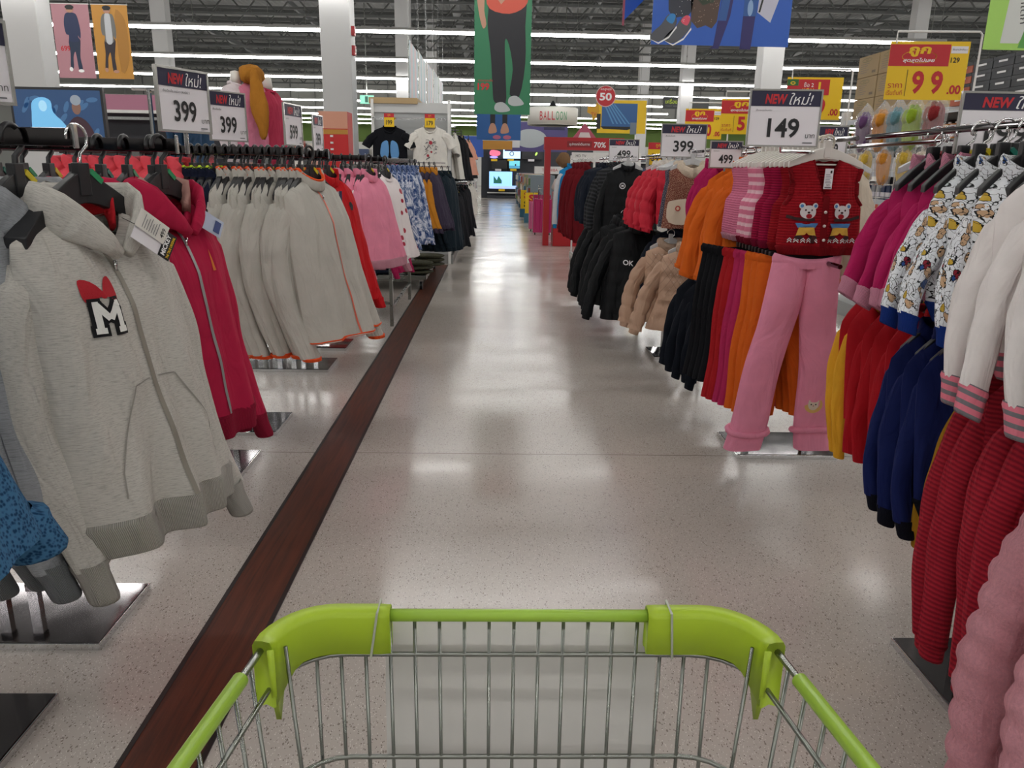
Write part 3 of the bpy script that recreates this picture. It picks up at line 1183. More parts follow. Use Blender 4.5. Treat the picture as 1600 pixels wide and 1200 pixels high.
def conform(g, kind, data, mat, off=0.0025, lay=0, mb=None):
    """flat artwork laid on the front of a garment: every point is taken onto the cloth"""
    mb = mb or MB()
    o = off + lay * 0.0009
    if kind == 'oval':
        cx, cz, rx, rz, rot = data
        vs = [g.on(cx, cz, o)]
        R = 3; N = 18
        for i in range(1, R + 1):
            for j in range(N):
                a = 2 * pi * j / N
                px, pz = rx * cos(a) * i / R, rz * sin(a) * i / R
                vs.append(g.on(cx + px * cos(rot) - pz * sin(rot), cz + px * sin(rot) + pz * cos(rot), o))
        fs = [(0, 1 + j, 1 + (j + 1) % N) for j in range(N)]
        for i in range(R - 1):
            for j in range(N):
                a, b = 1 + i * N, 1 + (i + 1) * N
                fs.append((a + j, b + j, b + (j + 1) % N, a + (j + 1) % N))
        mb.add(vs, fs, mat)
    elif kind == 'text':
        body, x, z, h, bold, rot = data
        a, fs, mn, mx = text_geo(body, bold)
        k = h / (mx[1] - mn[1])
        W = (mx[0] - mn[0]) * k
        vs = []
        for q in a:
            px, pz = (q[0] - mn[0]) * k - W / 2, (q[1] - mn[1]) * k - h / 2
            vs.append(g.on(x + px * cos(rot) - pz * sin(rot), z + px * sin(rot) + pz * cos(rot), o))
        mb.add(vs, fs, mat)
    elif kind == 'strip':       # a ribbon of given width along points
        pts, w = data
        P = []
        for i in range(len(pts) - 1):
            a, b = Vector(pts[i]), Vector(pts[i + 1])
            m = max(2, int((b - a).length / 0.015))
            P += [a.lerp(b, q / m) for q in range(m)]
        P.append(Vector(pts[-1]))
        vs = []
        for i, p in enumerate(P):
            t = (P[min(len(P) - 1, i + 1)] - P[max(0, i - 1)]).normalized()
            nn = Vector((-t.y, t.x))
            for q in (-1, 1):
                vs.append(g.on(p.x + nn.x * w / 2 * q, p.y + nn.y * w / 2 * q, o))
        mb.add(vs, [(2 * i, 2 * i + 1, 2 * i + 3, 2 * i + 2) for i in range(len(P) - 1)], mat)
    elif kind == 'poly':
        pts = data
        c = (sum(p[0] for p in pts) / len(pts), sum(p[1] for p in pts) / len(pts))
        n = len(pts)
        R = 4
        vs = [g.on(c[0], c[1], o)]
        for i in range(1, R + 1):
            for p in pts:
                vs.append(g.on(c[0] + (p[0] - c[0]) * i / R, c[1] + (p[1] - c[1]) * i / R, o))
        fs = [(0, 1 + j, 1 + (j + 1) % n) for j in range(n)]
        for i in range(R - 1):
            for j in range(n):
                a, b = 1 + i * n, 1 + (i + 1) * n
                fs.append((a + j, b + j, b + (j + 1) % n, a + (j + 1) % n))
        mb.add(vs, fs, mat)
    return mb


def zipper(g, r, col='8b877c', top=0.0, bottom=None, w=0.011, name='zip'):
    bottom = bottom if bottom is not None else -g.L - 0.05
    m = plain('zip_' + col, col, 0.45, 0.3)
    mb = conform(g, 'strip', ([(0, -g.fd - 0.004), (0, max(bottom, -g.L * 0.985))], w), m, off=0.003)
    p = g.on(0, -g.fd - 0.03, 0.008)
    mb.box(p, (0.007, 0.004, 0.022), M_CHROME)
    return mb.build(name, r, True)


def top(name, g, mat, rib=None, neck='hood', neck_mat=None, band=True, band_h=0.06, cuff_h=0.055, zipc=None, sleeves=True,
        sleeve_mat=None, parts=True, pocket=False, nsl=20, msl=12, tight=0.93, cuffk=0.8):
    r = empty(name)
    rib = rib or mat
    smat = sleeve_mat or mat
    neck_mat = neck_mat or mat
    g.torso(mat).build('body', r)
    if sleeves:
        for sd in (-1, 1):
            sm, P = g.sleeve_mesh(sd, smat, n=nsl, m=msl)
            so = sm.build('sleeve', r)
            if cuff_h:
                g.cuff(P, rib, cuff_h, cuffk, sd).build('cuff', so)
    if band:
        g.band(rib, band_h, tight).build('hem_band', r)
    if neck == 'hood':
        g.hood(neck_mat).build('hood', r)
    elif neck == 'collar':
        g.collar(neck_mat).build('collar', r)
    elif neck == 'rib':
        g.neck_rib(neck_mat).build('neckband', r)
    elif neck == 'fur':
        lp = g.neck_loop(24, up=0.012, grow=1.15)
        g.ring_section(neck_mat, lp, [(0.026, 0.03)] * 24, n=10, closed=True).build('fur_collar', r)
    if zipc:
        zipper(g, r, zipc)
    if pocket:
        for sd in (-1, 1):
            w0, w1 = 0.03, 0.135
            zt, zb = -g.L * 0.62, -g.L * 0.97
            conform(g, 'poly', [(sd * 0.012, zb), (sd * w1, zb), (sd * w1, zb + 0.05), (sd * 0.075, zt), (sd * 0.012, zt)][::sd], mat, off=0.004).build('pocket', r, True)
    return r


def trousers(name, mat, W=0.125, L=0.64, rise=0.21, leg=0.085, hem=0.07, splay=0.05, seed=0, band_mat=None, T=0.035, roll=False, out=(0.0, 0.0)):
    rnd = random.Random(seed)
    r = empty(name)
    n, m = 30, 20
    for sd in (-1, 1):
        ph = [rnd.uniform(0, 6.28) for _ in range(4)]
        vs, uvs = [], []
        for i in range(n):
            t = i / (n - 1)
            z = -L * t
            tc = min(1.0, -z / rise)
            q = max(0.0, (-z - rise) / (L - rise))
            # the leg's inner edge runs on the middle line down to the crotch, then away from it
            xi = -0.006 * (1 - tc) if q <= 0 else 0.0 + splay * 0.55 * q
            xo = W * (1 + 0.10 * sin(tc * pi / 2)) if q <= 0 else W * 1.10 - (W * 1.10 - (splay * 0.55 + hem * 2)) * q + splay * 0.0
            xo += splay * 0.5 * q
            cx, hw = (xi + xo) / 2 + out[0 if sd < 0 else 1] * (t ** 1.25), (xo - xi) / 2
            ty = T * (0.75 + 0.35 * sin(pi * min(1, tc)) + 0.1 * q)
            for j in range(m + 1):
                a = 2 * pi * j / m
                wob = 1 + 0.10 * (0.3 + t) * sin(2 * a + ph[0] + 3 * t) + 0.05 * sin(3 * a + ph[1] - 5 * t) + 0.03 * sin(17 * t + ph[2])
                x = sd * (cx + hw * cos(a))
                y = -ty * math.copysign(abs(sin(a)) ** 0.8, sin(a)) * wob - 0.05 * t ** 1.5
                vs.append((x + 0.006 * sin(9 * t + ph[3]), y, z))
                uvs.append((a * 0.05 + sd, z))
        w = m + 1
        fs = [(i * w + j, i * w + j + 1, (i + 1) * w + j + 1, (i + 1) * w + j) if sd > 0 else (i * w + j, (i + 1) * w + j, (i + 1) * w + j + 1, i * w + j + 1) for i in range(n - 1) for j in range(m)]
        g = GM()
        g.add(np.array(vs), fs, mat, np.array(uvs))
        lg = g.build('leg', r)
        if roll:
            c = [np.array(vs[(n - 4) * w + j]) for j in range(m)]
            ctr = sum(c) / m
            tube = [tuple(ctr + (p - ctr) * 1.07 + np.array([0, 0, sd * 0.012 * sin(2 * pi * k / m)])) for k, p in enumerate(c)]
            g2 = GM()
            mm = MB()
            mm.tube(tube, 0.013, mat, n=8, closed=True)
            g2.add(np.array(mm.v), mm.f, mat, np.array(mm.v)[:, [0, 2]])
            g2.build('rolled_hem', lg)
    # gathered waistband
    vs, uvs = [], []
    N = 80
    for z, k in ((0.012, 0.93), (0.016, 0.97), (0.0, 1.03), (-0.018, 1.02), (-0.024, 0.99)):
        for j in range(N):
            a = 2 * pi * j / N
            gk = 1 + 0.035 * sin(a * 34)
            vs.append((W * 1.01 * k * cos(a), T * 0.8 * k * gk * sin(a), z + 0.02 * cos(a) ** 2))
            uvs.append((a * 0.1, z))
    fs = [(i * N + j, (i + 1) * N + j, (i + 1) * N + (j + 1) % N, i * N + (j + 1) % N) for i in range(4) for j in range(N)]
    g = GM(); g.add(np.array(vs), fs, band_mat or mat, np.array(uvs)); g.build('waistband', r)
    return r


# ------------------------------------------------------------------ hangers
def make_hanger(name, mat, hook, half=0.2, wide=0.02, clip=None, z0=-0.075, drop=0.075, hr=0.003, hrad=0.025):
    """origin: where the hook rests on the rail"""
    r = empty(name)
    mb = MB()
    for sd in (-1, 1):
        N = 9
        vs = []
        for i in range(N):
            t = i / (N - 1)
            x = sd * half * t
            z = z0 - 0.012 - drop * t ** 1.4
            h = (0.032 if half > 0.15 else 0.022) * (1 - t) + 0.011 * t
            d = 0.007 + (wide - 0.007) * t ** 1.5
            for (a, b) in ((-1, -1), (1, -1), (1, 1), (-1, 1)):
                vs.append((x, a * d, z + b * h))
        fs = [(i * 4 + j, i * 4 + (j + 1) % 4, (i + 1) * 4 + (j + 1) % 4, (i + 1) * 4 + j) for i in range(N - 1) for j in range(4)]
        fs.append(tuple((N - 1) * 4 + j for j in range(4)))
        mb.add(vs, fs, mat)
    mb.span((-0.014, -0.010, z0 - 0.03), (0.014, 0.010, z0 + 0.035), mat)
    if half > 0.14:
        mb.tube([(-half * 0.8, 0, z0 - drop - 0.01), (half * 0.8, 0, z0 - drop - 0.01)], 0.004, mat, n=6)
    mb.build('shoulder_bar', r, False, bevel=0.003)
    pts = []
    rr = hrad
    for i in range(11):
        a = radians(-20 + i * 21)
        pts.append((rr * cos(a) * 1.0, 0, -rr + rr * sin(a) + 0.004))
    pts = pts[::-1]
    pts += [(rr * 0.9, 0, -rr - 0.012), (0.004, 0, -rr - 0.028), (0, 0, z0 + 0.01)]
    mb = MB(); mb.tube(pts, hr, hook, n=8); mb.build('hook', r, True)
    if clip:
        mb = MB(); mb.box((0.030, 0, z0 + 0.008), (0.012, 0.020, 0.034), clip, ry=radians(-50)); mb.build('size_clip', r)
    index_kids(r)
    return r


M_CLIPS = [plain('clip_green', '1f8f5a', 0.4), plain('clip_yellow', 'd8c21f', 0.4), plain('clip_red', 'c43038', 0.4), plain('clip_teal', '147060', 0.4)]
HANG = {}
for _i, _c in enumerate(M_CLIPS):
    HANG['black%d' % _i] = make_hanger('clothes_hanger', M_BLACKP, M_BLACKP, 0.165, 0.02, _c, hr=0.006, hrad=0.029, z0=-0.105, drop=0.09)
    HANG['wire%d' % _i] = make_hanger('clothes_hanger', M_BLACKP, M_CHROME, 0.10, 0.012, _c, drop=0.075, hrad=0.028, hr=0.0032, z0=-0.088)
HANG['adultchrome'] = make_hanger('clothes_hanger', M_BLACKP, M_CHROME, 0.17, 0.028, M_CLIPS[0], z0=-0.105, drop=0.10)
HANG['white'] = make_hanger('clothes_hanger', M_WHITEP, plain('cream_plastic', 'd6cfc0', 0.4), 0.145, 0.008, None, z0=-0.05, drop=0.045, hr=0.0045)
HANG['clear'] = make_hanger('clothes_hanger', plain('frosted_plastic', 'c4c6c8', 0.25), M_CHROME, 0.14, 0.008, None, z0=-0.06, drop=0.05)
for _h in HANG.values():
    _h['used'] = 0


def place(proto, loc, rz, label, cat, group=None, sc=1.0, rx=0.0):
    """first use moves the prototype itself, later uses copy it and its parts"""
    if not proto.get('used'):
        o = proto
        o['used'] = 1
    else:
        o = dup(proto)
    o.location = loc
    o.rotation_euler = (rx, 0, rz)
    o.scale = (sc, sc, sc)
    for k in ('group',):
        if k in o:
            del o[k]
    tag(o, label, cat, group)
    return o


def row(protos, spots, rail_z, hkey, label, cat, group, hlabel, hgroup, first=None, drop=0.1, jit=0.03, hfirst=None):
    """garments on hangers along a rail; spots = [(x, y, rotz)], the first spot is the outermost garment"""
    for i, (x, y, rz) in enumerate(spots):
        rz2 = rz + (random.uniform(-jit, jit) if i else 0)
        p = protos[i % len(protos)]
        lb = first if (i == 0 and first) else label
        place(p, (x, y, rail_z - drop), rz2, lb, cat, group, sc=1.0 + (random.uniform(-0.015, 0.015) if i else 0))
        hk = hkey if isinstance(hkey, str) else hkey[i % len(hkey)]
        hl = hfirst if (i == 0 and hfirst) else hlabel
        place(HANG[hk], (x, y, rail_z + 0.0), rz2, hl, 'hanger', hgroup)


BLK = ['black1', 'black0', 'black3', 'black2']
WIR = ['wire0', 'wire3', 'wire1', 'wire2', 'wire2', 'wire3']
# ------------------------------------------------------------------ racks on the left: chrome T racks, rails run away from the aisle
def left_rack(Y, zr, x_end, label, depth=0.35, x_base=-1.16, y0=None, base_mat=None):
    y0 = y0 if y0 is not None else Y
    r = empty('garment_rack', (x_base - 0.4, y0, 0))
    ox, oy = x_base - 0.4, y0
    bm = base_mat or M_CHROME_DARK
    mb = MB()
    mb.span((x_base - 0.85 - ox, -depth / 2, 0.0), (x_base - ox, depth / 2, 0.022), M_CHROME)
    mb.span((x_base - 0.845 - ox, -depth / 2 + 0.005, 0.022), (x_base - 0.005 - ox, depth / 2 - 0.005, 0.0245), bm)
    mb.build('base_plate', r, bevel=0.003)
    for px in (-1.44, -1.54):
        mb = MB()
        mb.span((px - 0.016 - ox, Y - oy - 0.012, 0.02), (px + 0.016 - ox, Y - oy + 0.012, zr - 0.03), M_CHROME)
        mb.span((px - 0.018 - ox, Y - oy - 0.014, 0.10), (px + 0.018 - ox, Y - oy + 0.014, 0.125), M_CHROME_DARK)
        mb.build('post', r)
    mb = MB()
    mb.span((x_end - ox, Y - oy - 0.006, zr - 0.036), (x_end - 1.35 - ox, Y - oy + 0.006, zr - 0.001), M_CHROME_DARK)
    mb.span((x_end - ox - 0.003, Y - oy - 0.008, zr - 0.04), (x_end - ox + 0.003, Y - oy + 0.008, zr + 0.008), M_CHROME)
    mb.build('hanging_rail', r, bevel=0.002)
    tag(r, label, 'clothes rack', 'chrome racks along the left of the aisle')
    return r


left_rack(1.0, 1.46, -0.86, 'chrome garment rack nearest the camera on the left, under the blue knits', y0=1.0, base_mat=M_BLACKG)
left_rack(1.62, 1.465, -0.835, 'chrome garment rack carrying the grey marl hoodies', y0=1.62)
left_rack(2.19, 1.465, -0.86, 'chrome garment rack carrying the crimson zip hoodies')
left_rack(3.48, 1.475, -0.83, 'chrome garment rack carrying the grey and orange sweatshirts')
left_rack(4.1, 1.475, -0.85, 'chrome garment rack carrying the bright red sweatshirts')
left_rack(5.43, 1.475, -0.88, 'chrome garment rack carrying the pink and white raglan tops')
left_rack(6.1, 1.475, -0.84, 'chrome garment rack carrying the cherry dotted tops')

L90 = radians(90)

# --- row 0: blue knit cardigans, only a rolled sleeve and hem reach the picture
K_BLUE = cloth('blue_knit', '173a5c', 'weave', '3f6c90')
g = Garment(L=0.54, sw=0.2, w=((0, 1), (0.3, 1.15), (1, 1.3)), T=0.07, lean=0.15, seed=3, sleeve=0.42, ang=0.12, amp=0.012, r1=0.066)
bl = top('knit_cardigan', g, K_BLUE, neck='collar', band=False, cuff_h=0.07, cuffk=1.25)
index_kids(bl)
row([bl], [(-0.93, 0.94, radians(88)), (-1.01, 0.94, L90), (-1.09, 0.94, L90)], 1.46, BLK,
    'blue knitted cardigan packed behind the outermost blue one', 'cardigan', 'blue knit cardigans',
    'black hanger carrying a blue knitted cardigan', 'hangers of the blue cardigans', first='blue knitted cardigan with rolled cuff, cut by the picture edge')

# --- row 1: grey marl hoodies
M_HEATH = cloth('oat_heather', 'bcb8b1', 'heather', '8d8983')
M_HEATHR = cloth('oat_rib', 'b8b4ad', 'ribv', '918d87')
M_HEATH2 = cloth('grey_heather', '94969a', 'heather', '6a6c70')
M_HEATH2R = cloth('grey_rib', '86888c', 'ribv', '606266')
g = Garment(L=0.60, sw=0.185, w=((0, 1), (0.12, 1.06), (0.3, 1.04), (0.75, 1.1), (1, 1.14)), sl=0.05, nk=0.075, fd=0.075, T=0.075, lean=0.11,
            amp=0.016, seed=11, nu=61, nv=64, sleeve=0.56, ang=0.075, elbow=0.05, r0=0.098, r1=0.058)
hd = top('zip_hoodie', g, M_HEATH, M_HEATHR, 'hood', zipc='8c867c', nsl=44, msl=26, band_h=0.075, cuff_h=0.075, tight=0.95, pocket=False)
# pouch pocket outlines, chest letter patch, seams
for sd in (-1, 1):
    conform(g, 'strip', ([(sd * 0.06, -0.34), (sd * 0.135, -0.50), (sd * 0.145, -0.55)], 0.003), plain('seam_grey', '8f8b85', 0.8), off=0.0035).build('pocket_seam', hd, True)
    conform(g, 'strip', ([(sd * 0.012, -0.335), (sd * 0.06, -0.34)], 0.003), plain('seam_grey', '8f8b85', 0.8), off=0.0035).build('pocket_seam', hd, True)
mb = MB()
MX, MZ, MH, MW = -0.075, -0.196, 0.026, 0.019
BC, WC = plain('black_chenille', '141417', 0.95, bump=0.6, bscale=400), plain('white_chenille', 'e8e6e2', 0.95, bump=0.6, bscale=400)
_S = [[(-MW, -MH), (-MW, MH)], [(-MW, MH), (0, -0.004)], [(0, -0.004), (MW, MH)], [(MW, MH), (MW, -MH)],
      [(-MW - 0.009, -MH), (-MW + 0.009, -MH)], [(MW - 0.009, -MH), (MW + 0.009, -MH)], [(-MW - 0.006, MH), (-MW + 0.004, MH)], [(MW - 0.004, MH), (MW + 0.006, MH)]]
for wd, ext, mt_, ly in ((0.0235, 0.006, BC, 0), (0.0115, 0.0, WC, 3)):
    for (a_, b_) in _S:
        dx, dz = b_[0] - a_[0], b_[1] - a_[1]
        ln_ = sqrt(dx * dx + dz * dz)
        ex, ez = dx / ln_ * ext, dz / ln_ * ext
        conform(g, 'strip', ([(MX + a_[0] - ex, MZ + a_[1] - ez), (MX + b_[0] + ex, MZ + b_[1] + ez)], wd), mt_, off=0.003 + 0.0001 * _S.index([a_, b_]), lay=ly, mb=mb)
mb.build('letter_patch', hd)
mb = MB()
RC = plain('red_chenille', 'b0202c', 0.95, bump=0.6, bscale=400)
for sx in (-1, 1):
    conform(g, 'poly', smooth_poly([(-0.075, -0.150), (-0.075 + sx * 0.016, -0.126), (-0.075 + sx * 0.036, -0.122), (-0.075 + sx * 0.038, -0.148), (-0.075 + sx * 0.030, -0.166), (-0.075 + sx * 0.014, -0.160)][::sx], 3), RC, off=0.003, mb=mb)
conform(g, 'oval', (-0.075, -0.152, 0.007, 0.008, 0), RC, off=0.003, lay=1, mb=mb)
mb.build('bow_patch', hd)
# red loop lining inside the neck
mb = MB()
for i in range(7):
    pass
g.ring_section(cloth('red_lining', 'b51f28'), [(x, y + 0.004, z + 0.002) for x, y, z in g.neck_loop(24, up=0.004, grow=0.82) if y > -0.02], [(0.006, 0.022)] * len([1 for p in g.neck_loop(24, up=0.004, grow=0.82) if p[1] > -0.02]), n=8).build('neck_lining', hd)
hx, hy, hrz = -0.838, 1.63, radians(71)
place(hd, (hx, hy, 1.465 - 0.165), hrz, 'oat grey marl zip hoodie with black and white letter M patch, foremost on the left', 'hoodie')
place(HANG['adultchrome'], (hx, hy, 1.468), hrz, 'broad black hanger with chrome hook and green marker, holding the oat hoodie', 'hanger')
# swing tag on the oat hoodie
t = empty('price_tag', (0, 0, 0))
mb = MB()
S = Sheet(mb, (-0.029, 0, -0.10), (1, 0, 0), (0, 0, 1))
mb.span((-0.029, -0.0, -0.10), (0.029, 0.0012, 0.0), M_PAPER)
S = Sheet(mb, (-0.029, -0.0002, -0.10), (1, 0, 0), (0, 0, 1))
S.rect(0, 0, 0.058, 0.030, M_INK)
S.text('MICKEY', 0.029, 0.0145, 0.0115, M_INKW, 2, w=0.047, bold=0.03, align='c')
S.text('THE TRUE ORIGINAL', 0.029, 0.004, 0.0065, M_YELC, 2, w=0.05, bold=0.02, align='c')
S.rect(0.044, 0.030, 0.058, 0.056, M_YELC)
mb.build('card', t)
mb = MB()
mb.span((-0.004, -0.004, -0.072), (0.036, -0.003, 0.004), M_WHITEP)
S = Sheet(mb, (-0.004, -0.0042, -0.072), (1, 0, 0), (0, 0, 1))
S.text('499', 0.02, 0.006, 0.010, M_INK, 1, align='c', bold=0.01)
for q in range(7):
    S.rect(0.005, 0.024 + q * 0.006, 0.034 - 0.004 * (q % 3), 0.0255 + q * 0.006, M_INKG, 1)
mb.build('price_sticker', t)
mb = MB(); mb.tube([(0, 0, -0.004), (-0.004, 0.004, 0.03)], 0.0008, M_BLACKP, n=5); mb.build('loop', t)
Mh = Matrix.Rotation(hrz, 3, 'Z')
pt = Mh @ Vector((0.012, -0.112, -0.045)) + Vector((hx, hy, 1.325))
t.location = pt
t.rotation_euler = (radians(-8), radians(-54), hrz)
tag(t, 'white and black swing tag reading MICKEY, hanging from the oat hoodie', 'price tag')

for sd_, mm, rr in ((21, M_HEATH2, M_HEATH2R), (22, M_HEATH, M_HEATHR)):
    pass
greys = []
for sd_ in (21, 22, 23):
    g = Garment(L=0.56, sw=0.205, w=((0, 1), (0.12, 1.08), (0.3, 1.08), (1, 1.15)), sl=0.05, nk=0.078, fd=0.07, T=0.06, lean=0.10, amp=0.012, seed=sd_,
                nu=31, nv=36, sleeve=0.56, ang=0.05, elbow=0.05, r0=0.095, r1=0.056)
    p = top('zip_hoodie', g, M_HEATH2, M_HEATH2R, 'hood', zipc='77787c', nsl=26, msl=16, band_h=0.075, cuff_h=0.07)
    index_kids(p)
    greys.append(p)
row(greys, [(-0.95, 1.60, radians(84)), (-1.03, 1.61, L90), (-1.11, 1.61, L90), (-1.19, 1.62, L90), (-1.27, 1.62, L90), (-1.35, 1.62, L90), (-1.44, 1.62, L90), (-1.53, 1.62, L90), (-1.62, 1.62, L90)],
    1.465, BLK, 'mid grey marl hoodie packed in the row behind the oat hoodie', 'hoodie', 'grey marl hoodies on the second rack',
    'black plastic hanger with coloured marker among the grey hoodies', 'hangers of the grey hoodies',
    first='mid grey marl hoodie directly behind the oat one with the M patch', drop=0.155)

# --- row 2: crimson zip hoodies
M_CRIM = cloth('crimson_fleece', 'b01f43')
M_CRIMD = cloth('crimson_rib', 'a01a3b', 'ribv')
crims = []
for sd_ in (31, 32, 33):
    g = Garment(L=0.60, sw=0.19, w=((0, 1), (0.12, 1.05), (1, 1.1)), sl=0.055, nk=0.08, fd=0.075, T=0.065 if sd_ == 31 else 0.06, lean=0.08, amp=0.012, seed=sd_,
                nu=41, nv=46, sleeve=0.56, ang=0.09, elbow=0.05, r0=0.095, r1=0.056)
    p = top('zip_hoodie', g, M_CRIM, M_CRIMD, 'hood', zipc='9a9a9c', nsl=30, msl=18, band_h=0.07, cuff_h=0.07)
    if sd_ == 31:
        lp = [q for q in g.neck_loop(24, up=0.03, grow=1.0) if q[1] > -0.03]
        g.ring_section(cloth('dusty_lining', 'a98078'), lp, [(0.012, 0.03)] * len(lp), n=8).build('hood_lining', p)
        conform(g, 'poly', [(0.065, -0.19), (0.072, -0.13), (0.08, -0.19)], plain('orange_print', 'd9782a', 0.7)).build('chest_print', p)
    else:
        index_kids(p)
    crims.append(p)
c0 = crims.pop(0)
place(c0, (-0.90, 2.17, 1.298), radians(76), 'crimson zip hoodie with dusty pink hood lining, outermost on its rail', 'hoodie')
place(HANG['black0'], (-0.90, 2.17, 1.467), radians(76), 'black hanger holding the outermost crimson hoodie', 'hanger')
t = empty('price_tag')
mb = MB(); mb.span((-0.025, 0, -0.09), (0.025, 0.0012, 0), plain('blue_white_card', 'b6bfd4', 0.5)); S = Sheet(mb, (-0.025, -0.0002, -0.09), (1, 0, 0), (0, 0, 1)); S.rect(0.008, 0.008, 0.042, 0.03, plain('card_blue', '3d4d82', 0.5)); mb.build('card', t)
t.location = (-0.825, 2.20, 1.262); t.rotation_euler = (radians(-15), radians(-58), radians(76))
tag(t, 'blue and white swing tag in the neck of the crimson hoodie', 'price tag')
row(crims, [(-0.93 - 0.07 * i, 2.19, L90) for i in range(7)], 1.465, BLK, 'crimson zip hoodie packed behind the outermost crimson one', 'hoodie', 'crimson hoodies on the third rack',
    'black plastic hanger among the crimson hoodies', 'hangers of the crimson hoodies', drop=0.165)
# coral tops further along the same side
M_CORAL = cloth('coral_fleece', 'e2535f')
cor = []
for sd_ in (41, 42):
    g = Garment(L=0.58, sw=0.2, w=((0, 1), (1, 1.1)), seed=sd_, nu=25, nv=24, sleeve=0.52, ang=0.08)
    p = top('hooded_jacket', g, M_CORAL, neck='collar', nsl=14)
    index_kids(p); cor.append(p)
row(cor, [(-1.36 - 0.055 * i, 3.48, L90) for i in range(10)], 1.475, BLK, 'coral pink jacket seen between the hangers above the crimson hoodies', 'jacket', 'coral jackets behind the crimson hoodies',
    'black plastic hanger among the coral jackets', 'hangers of the coral jackets', drop=0.095)

# --- row 3: pale grey sweatshirts with orange binding
M_PG = cloth('pale_grey_fleece', 'b9b6ae')
M_OBIND = cloth('orange_binding', 'ef5a2c')
pg = []
for i_, sd_ in enumerate((51, 52, 53, 54)):
    g = Garment(L=0.66, sw=0.195, w=((0, 1), (0.1, 1.06), (1, 1.42 if i_ == 0 else 1.25)), sl=0.06, nk=0.07, fd=0.04, T=0.085 if i_ == 0 else 0.05, lean=0.14 if i_ == 0 else 0.08, amp=0.017, seed=sd_,
                nu=45 if i_ == 0 else 31, nv=40, sleeve=0.60, ang=0.13, elbow=0.07, r0=0.095, r1=0.068)
    p = top('fleece_sweatshirt', g, M_PG, M_OBIND, 'collar', M_PG, band_h=0.012, cuff_h=0.014, cuffk=0.95, tight=0.97, nsl=30, msl=18, zipc='e0705a' if i_ == 0 else None)
    lp = g.neck_loop(24, up=0.040, grow=1.0)
    g.ring_section(M_OBIND, lp, [(0.008, 0.006)] * 24, n=6, closed=True).build('neck_binding', p)
    pg.append(p)
for p in pg[1:]:
    index_kids(p)
place(pg[0], (-0.80, 3.46, 1.338), radians(68), 'pale grey fleece sweatshirt with orange hem and zip, outermost of its row', 'sweatshirt')
place(HANG['black1'], (-0.80, 3.46, 1.476), radians(66), 'black hanger holding the outermost pale grey sweatshirt', 'hanger')
row(pg[1:], [(-0.845, 3.47, radians(76))] + [(-0.885 - 0.031 * i, 3.48 + 0.008 * (i % 3), radians((84, 91, 80)[i % 3])) for i in range(10)], 1.475, BLK, 'pale grey fleece sweatshirt with orange neck binding, packed in the row', 'sweatshirt', 'pale grey sweatshirts on the fourth rack',
    'black plastic hanger among the pale grey sweatshirts', 'hangers of the pale grey sweatshirts', drop=0.135)
M_NAVY = cloth('navy_fleece', '141a2e')
M_NEON = cloth('neon_binding', 'c4e23a')
g = Garment(L=0.62, sw=0.195, w=((0, 1), (1, 1.2)), seed=61, nu=25, nv=24, sleeve=0.56, ang=0.1, T=0.05)
nv = top('fleece_sweatshirt', g, M_NAVY, M_NAVY, 'collar', nsl=14)
g.ring_section(M_NEON, g.neck_loop(24, up=0.042, grow=1.0), [(0.006, 0.005)] * 24, n=6, closed=True).build('neck_binding', nv)
index_kids(nv)
row([nv], [(-1.21 - 0.033 * i, 3.48, L90) for i in range(4)], 1.475, BLK, 'navy fleece sweatshirt with neon yellow neck binding', 'sweatshirt', 'navy sweatshirts with neon neck binding',
    'black plastic hanger among the navy and neon sweatshirts', 'hangers of the navy sweatshirts', drop=0.135)

# --- row 4: red sweatshirts
M_RED = cloth('bright_red_fleece', 'c01a20')
rd = []
for i_, sd_ in enumerate((71, 72)):
    g = Garment(L=0.58, sw=0.195, w=((0, 1), (0.1, 1.05), (1, 1.22)), sl=0.06, nk=0.07, fd=0.04, T=0.07, lean=0.11 if i_ == 0 else 0.08, amp=0.013, seed=sd_, nu=31, nv=30, sleeve=0.54, ang=0.13, r0=0.09, r1=0.06)
    p = top('fleece_sweatshirt', g, M_RED, M_RED, 'collar', nsl=22, msl=14, cuff_h=0.05)
    if i_ == 0:
        conform(g, 'oval', (0.075, -0.14, 0.016, 0.022, 0), plain('dark_print', '2a1c22', 0.8)).build('chest_badge', p)
        mb = MB(); mb.box(g.on(0.0, -0.10, 0.012), (0.022, 0.002, 0.075), plain('indigo_card', '252a4e', 0.5)); mb.box(g.on(0.0, -0.075, 0.014), (0.02, 0.002, 0.02), M_PAPER); mb.build('swing_ticket', p)
    index_kids(p); rd.append(p)
row(rd, [(-0.86, 4.10, radians(66))] + [(-0.9 - 0.05 * i, 4.1, L90) for i in range(5)], 1.475, BLK, 'bright red fleece sweatshirt packed behind the outermost red one', 'sweatshirt', 'red sweatshirts on the fifth rack',
    'black plastic hanger among the red sweatshirts', 'hangers of the red sweatshirts', first='bright red fleece sweatshirt with small chest badge, outermost of its rail', drop=0.135)
# dark striped knits filling the rest of rail 4
M_DSTR = cloth('black_striped_knit', '15161c', 'bands', '5a5c66')
g = Garment(L=0.6, sw=0.19, w=((0, 1), (1, 1.15)), seed=81, nu=23, nv=22, sleeve=0.5, T=0.045)
ds = top('knitted_jumper', g, M_DSTR, neck='rib', nsl=12)
index_kids(ds)
row([ds], [(-1.18 - 0.05 * i, 4.1, L90) for i in range(14)], 1.475, BLK, 'dark jumper packed along the rail of the red sweatshirts', 'jumper', 'dark jumpers beyond the red sweatshirts',
    'black plastic hanger among the dark jumpers', 'hangers of the dark jumpers', drop=0.11)

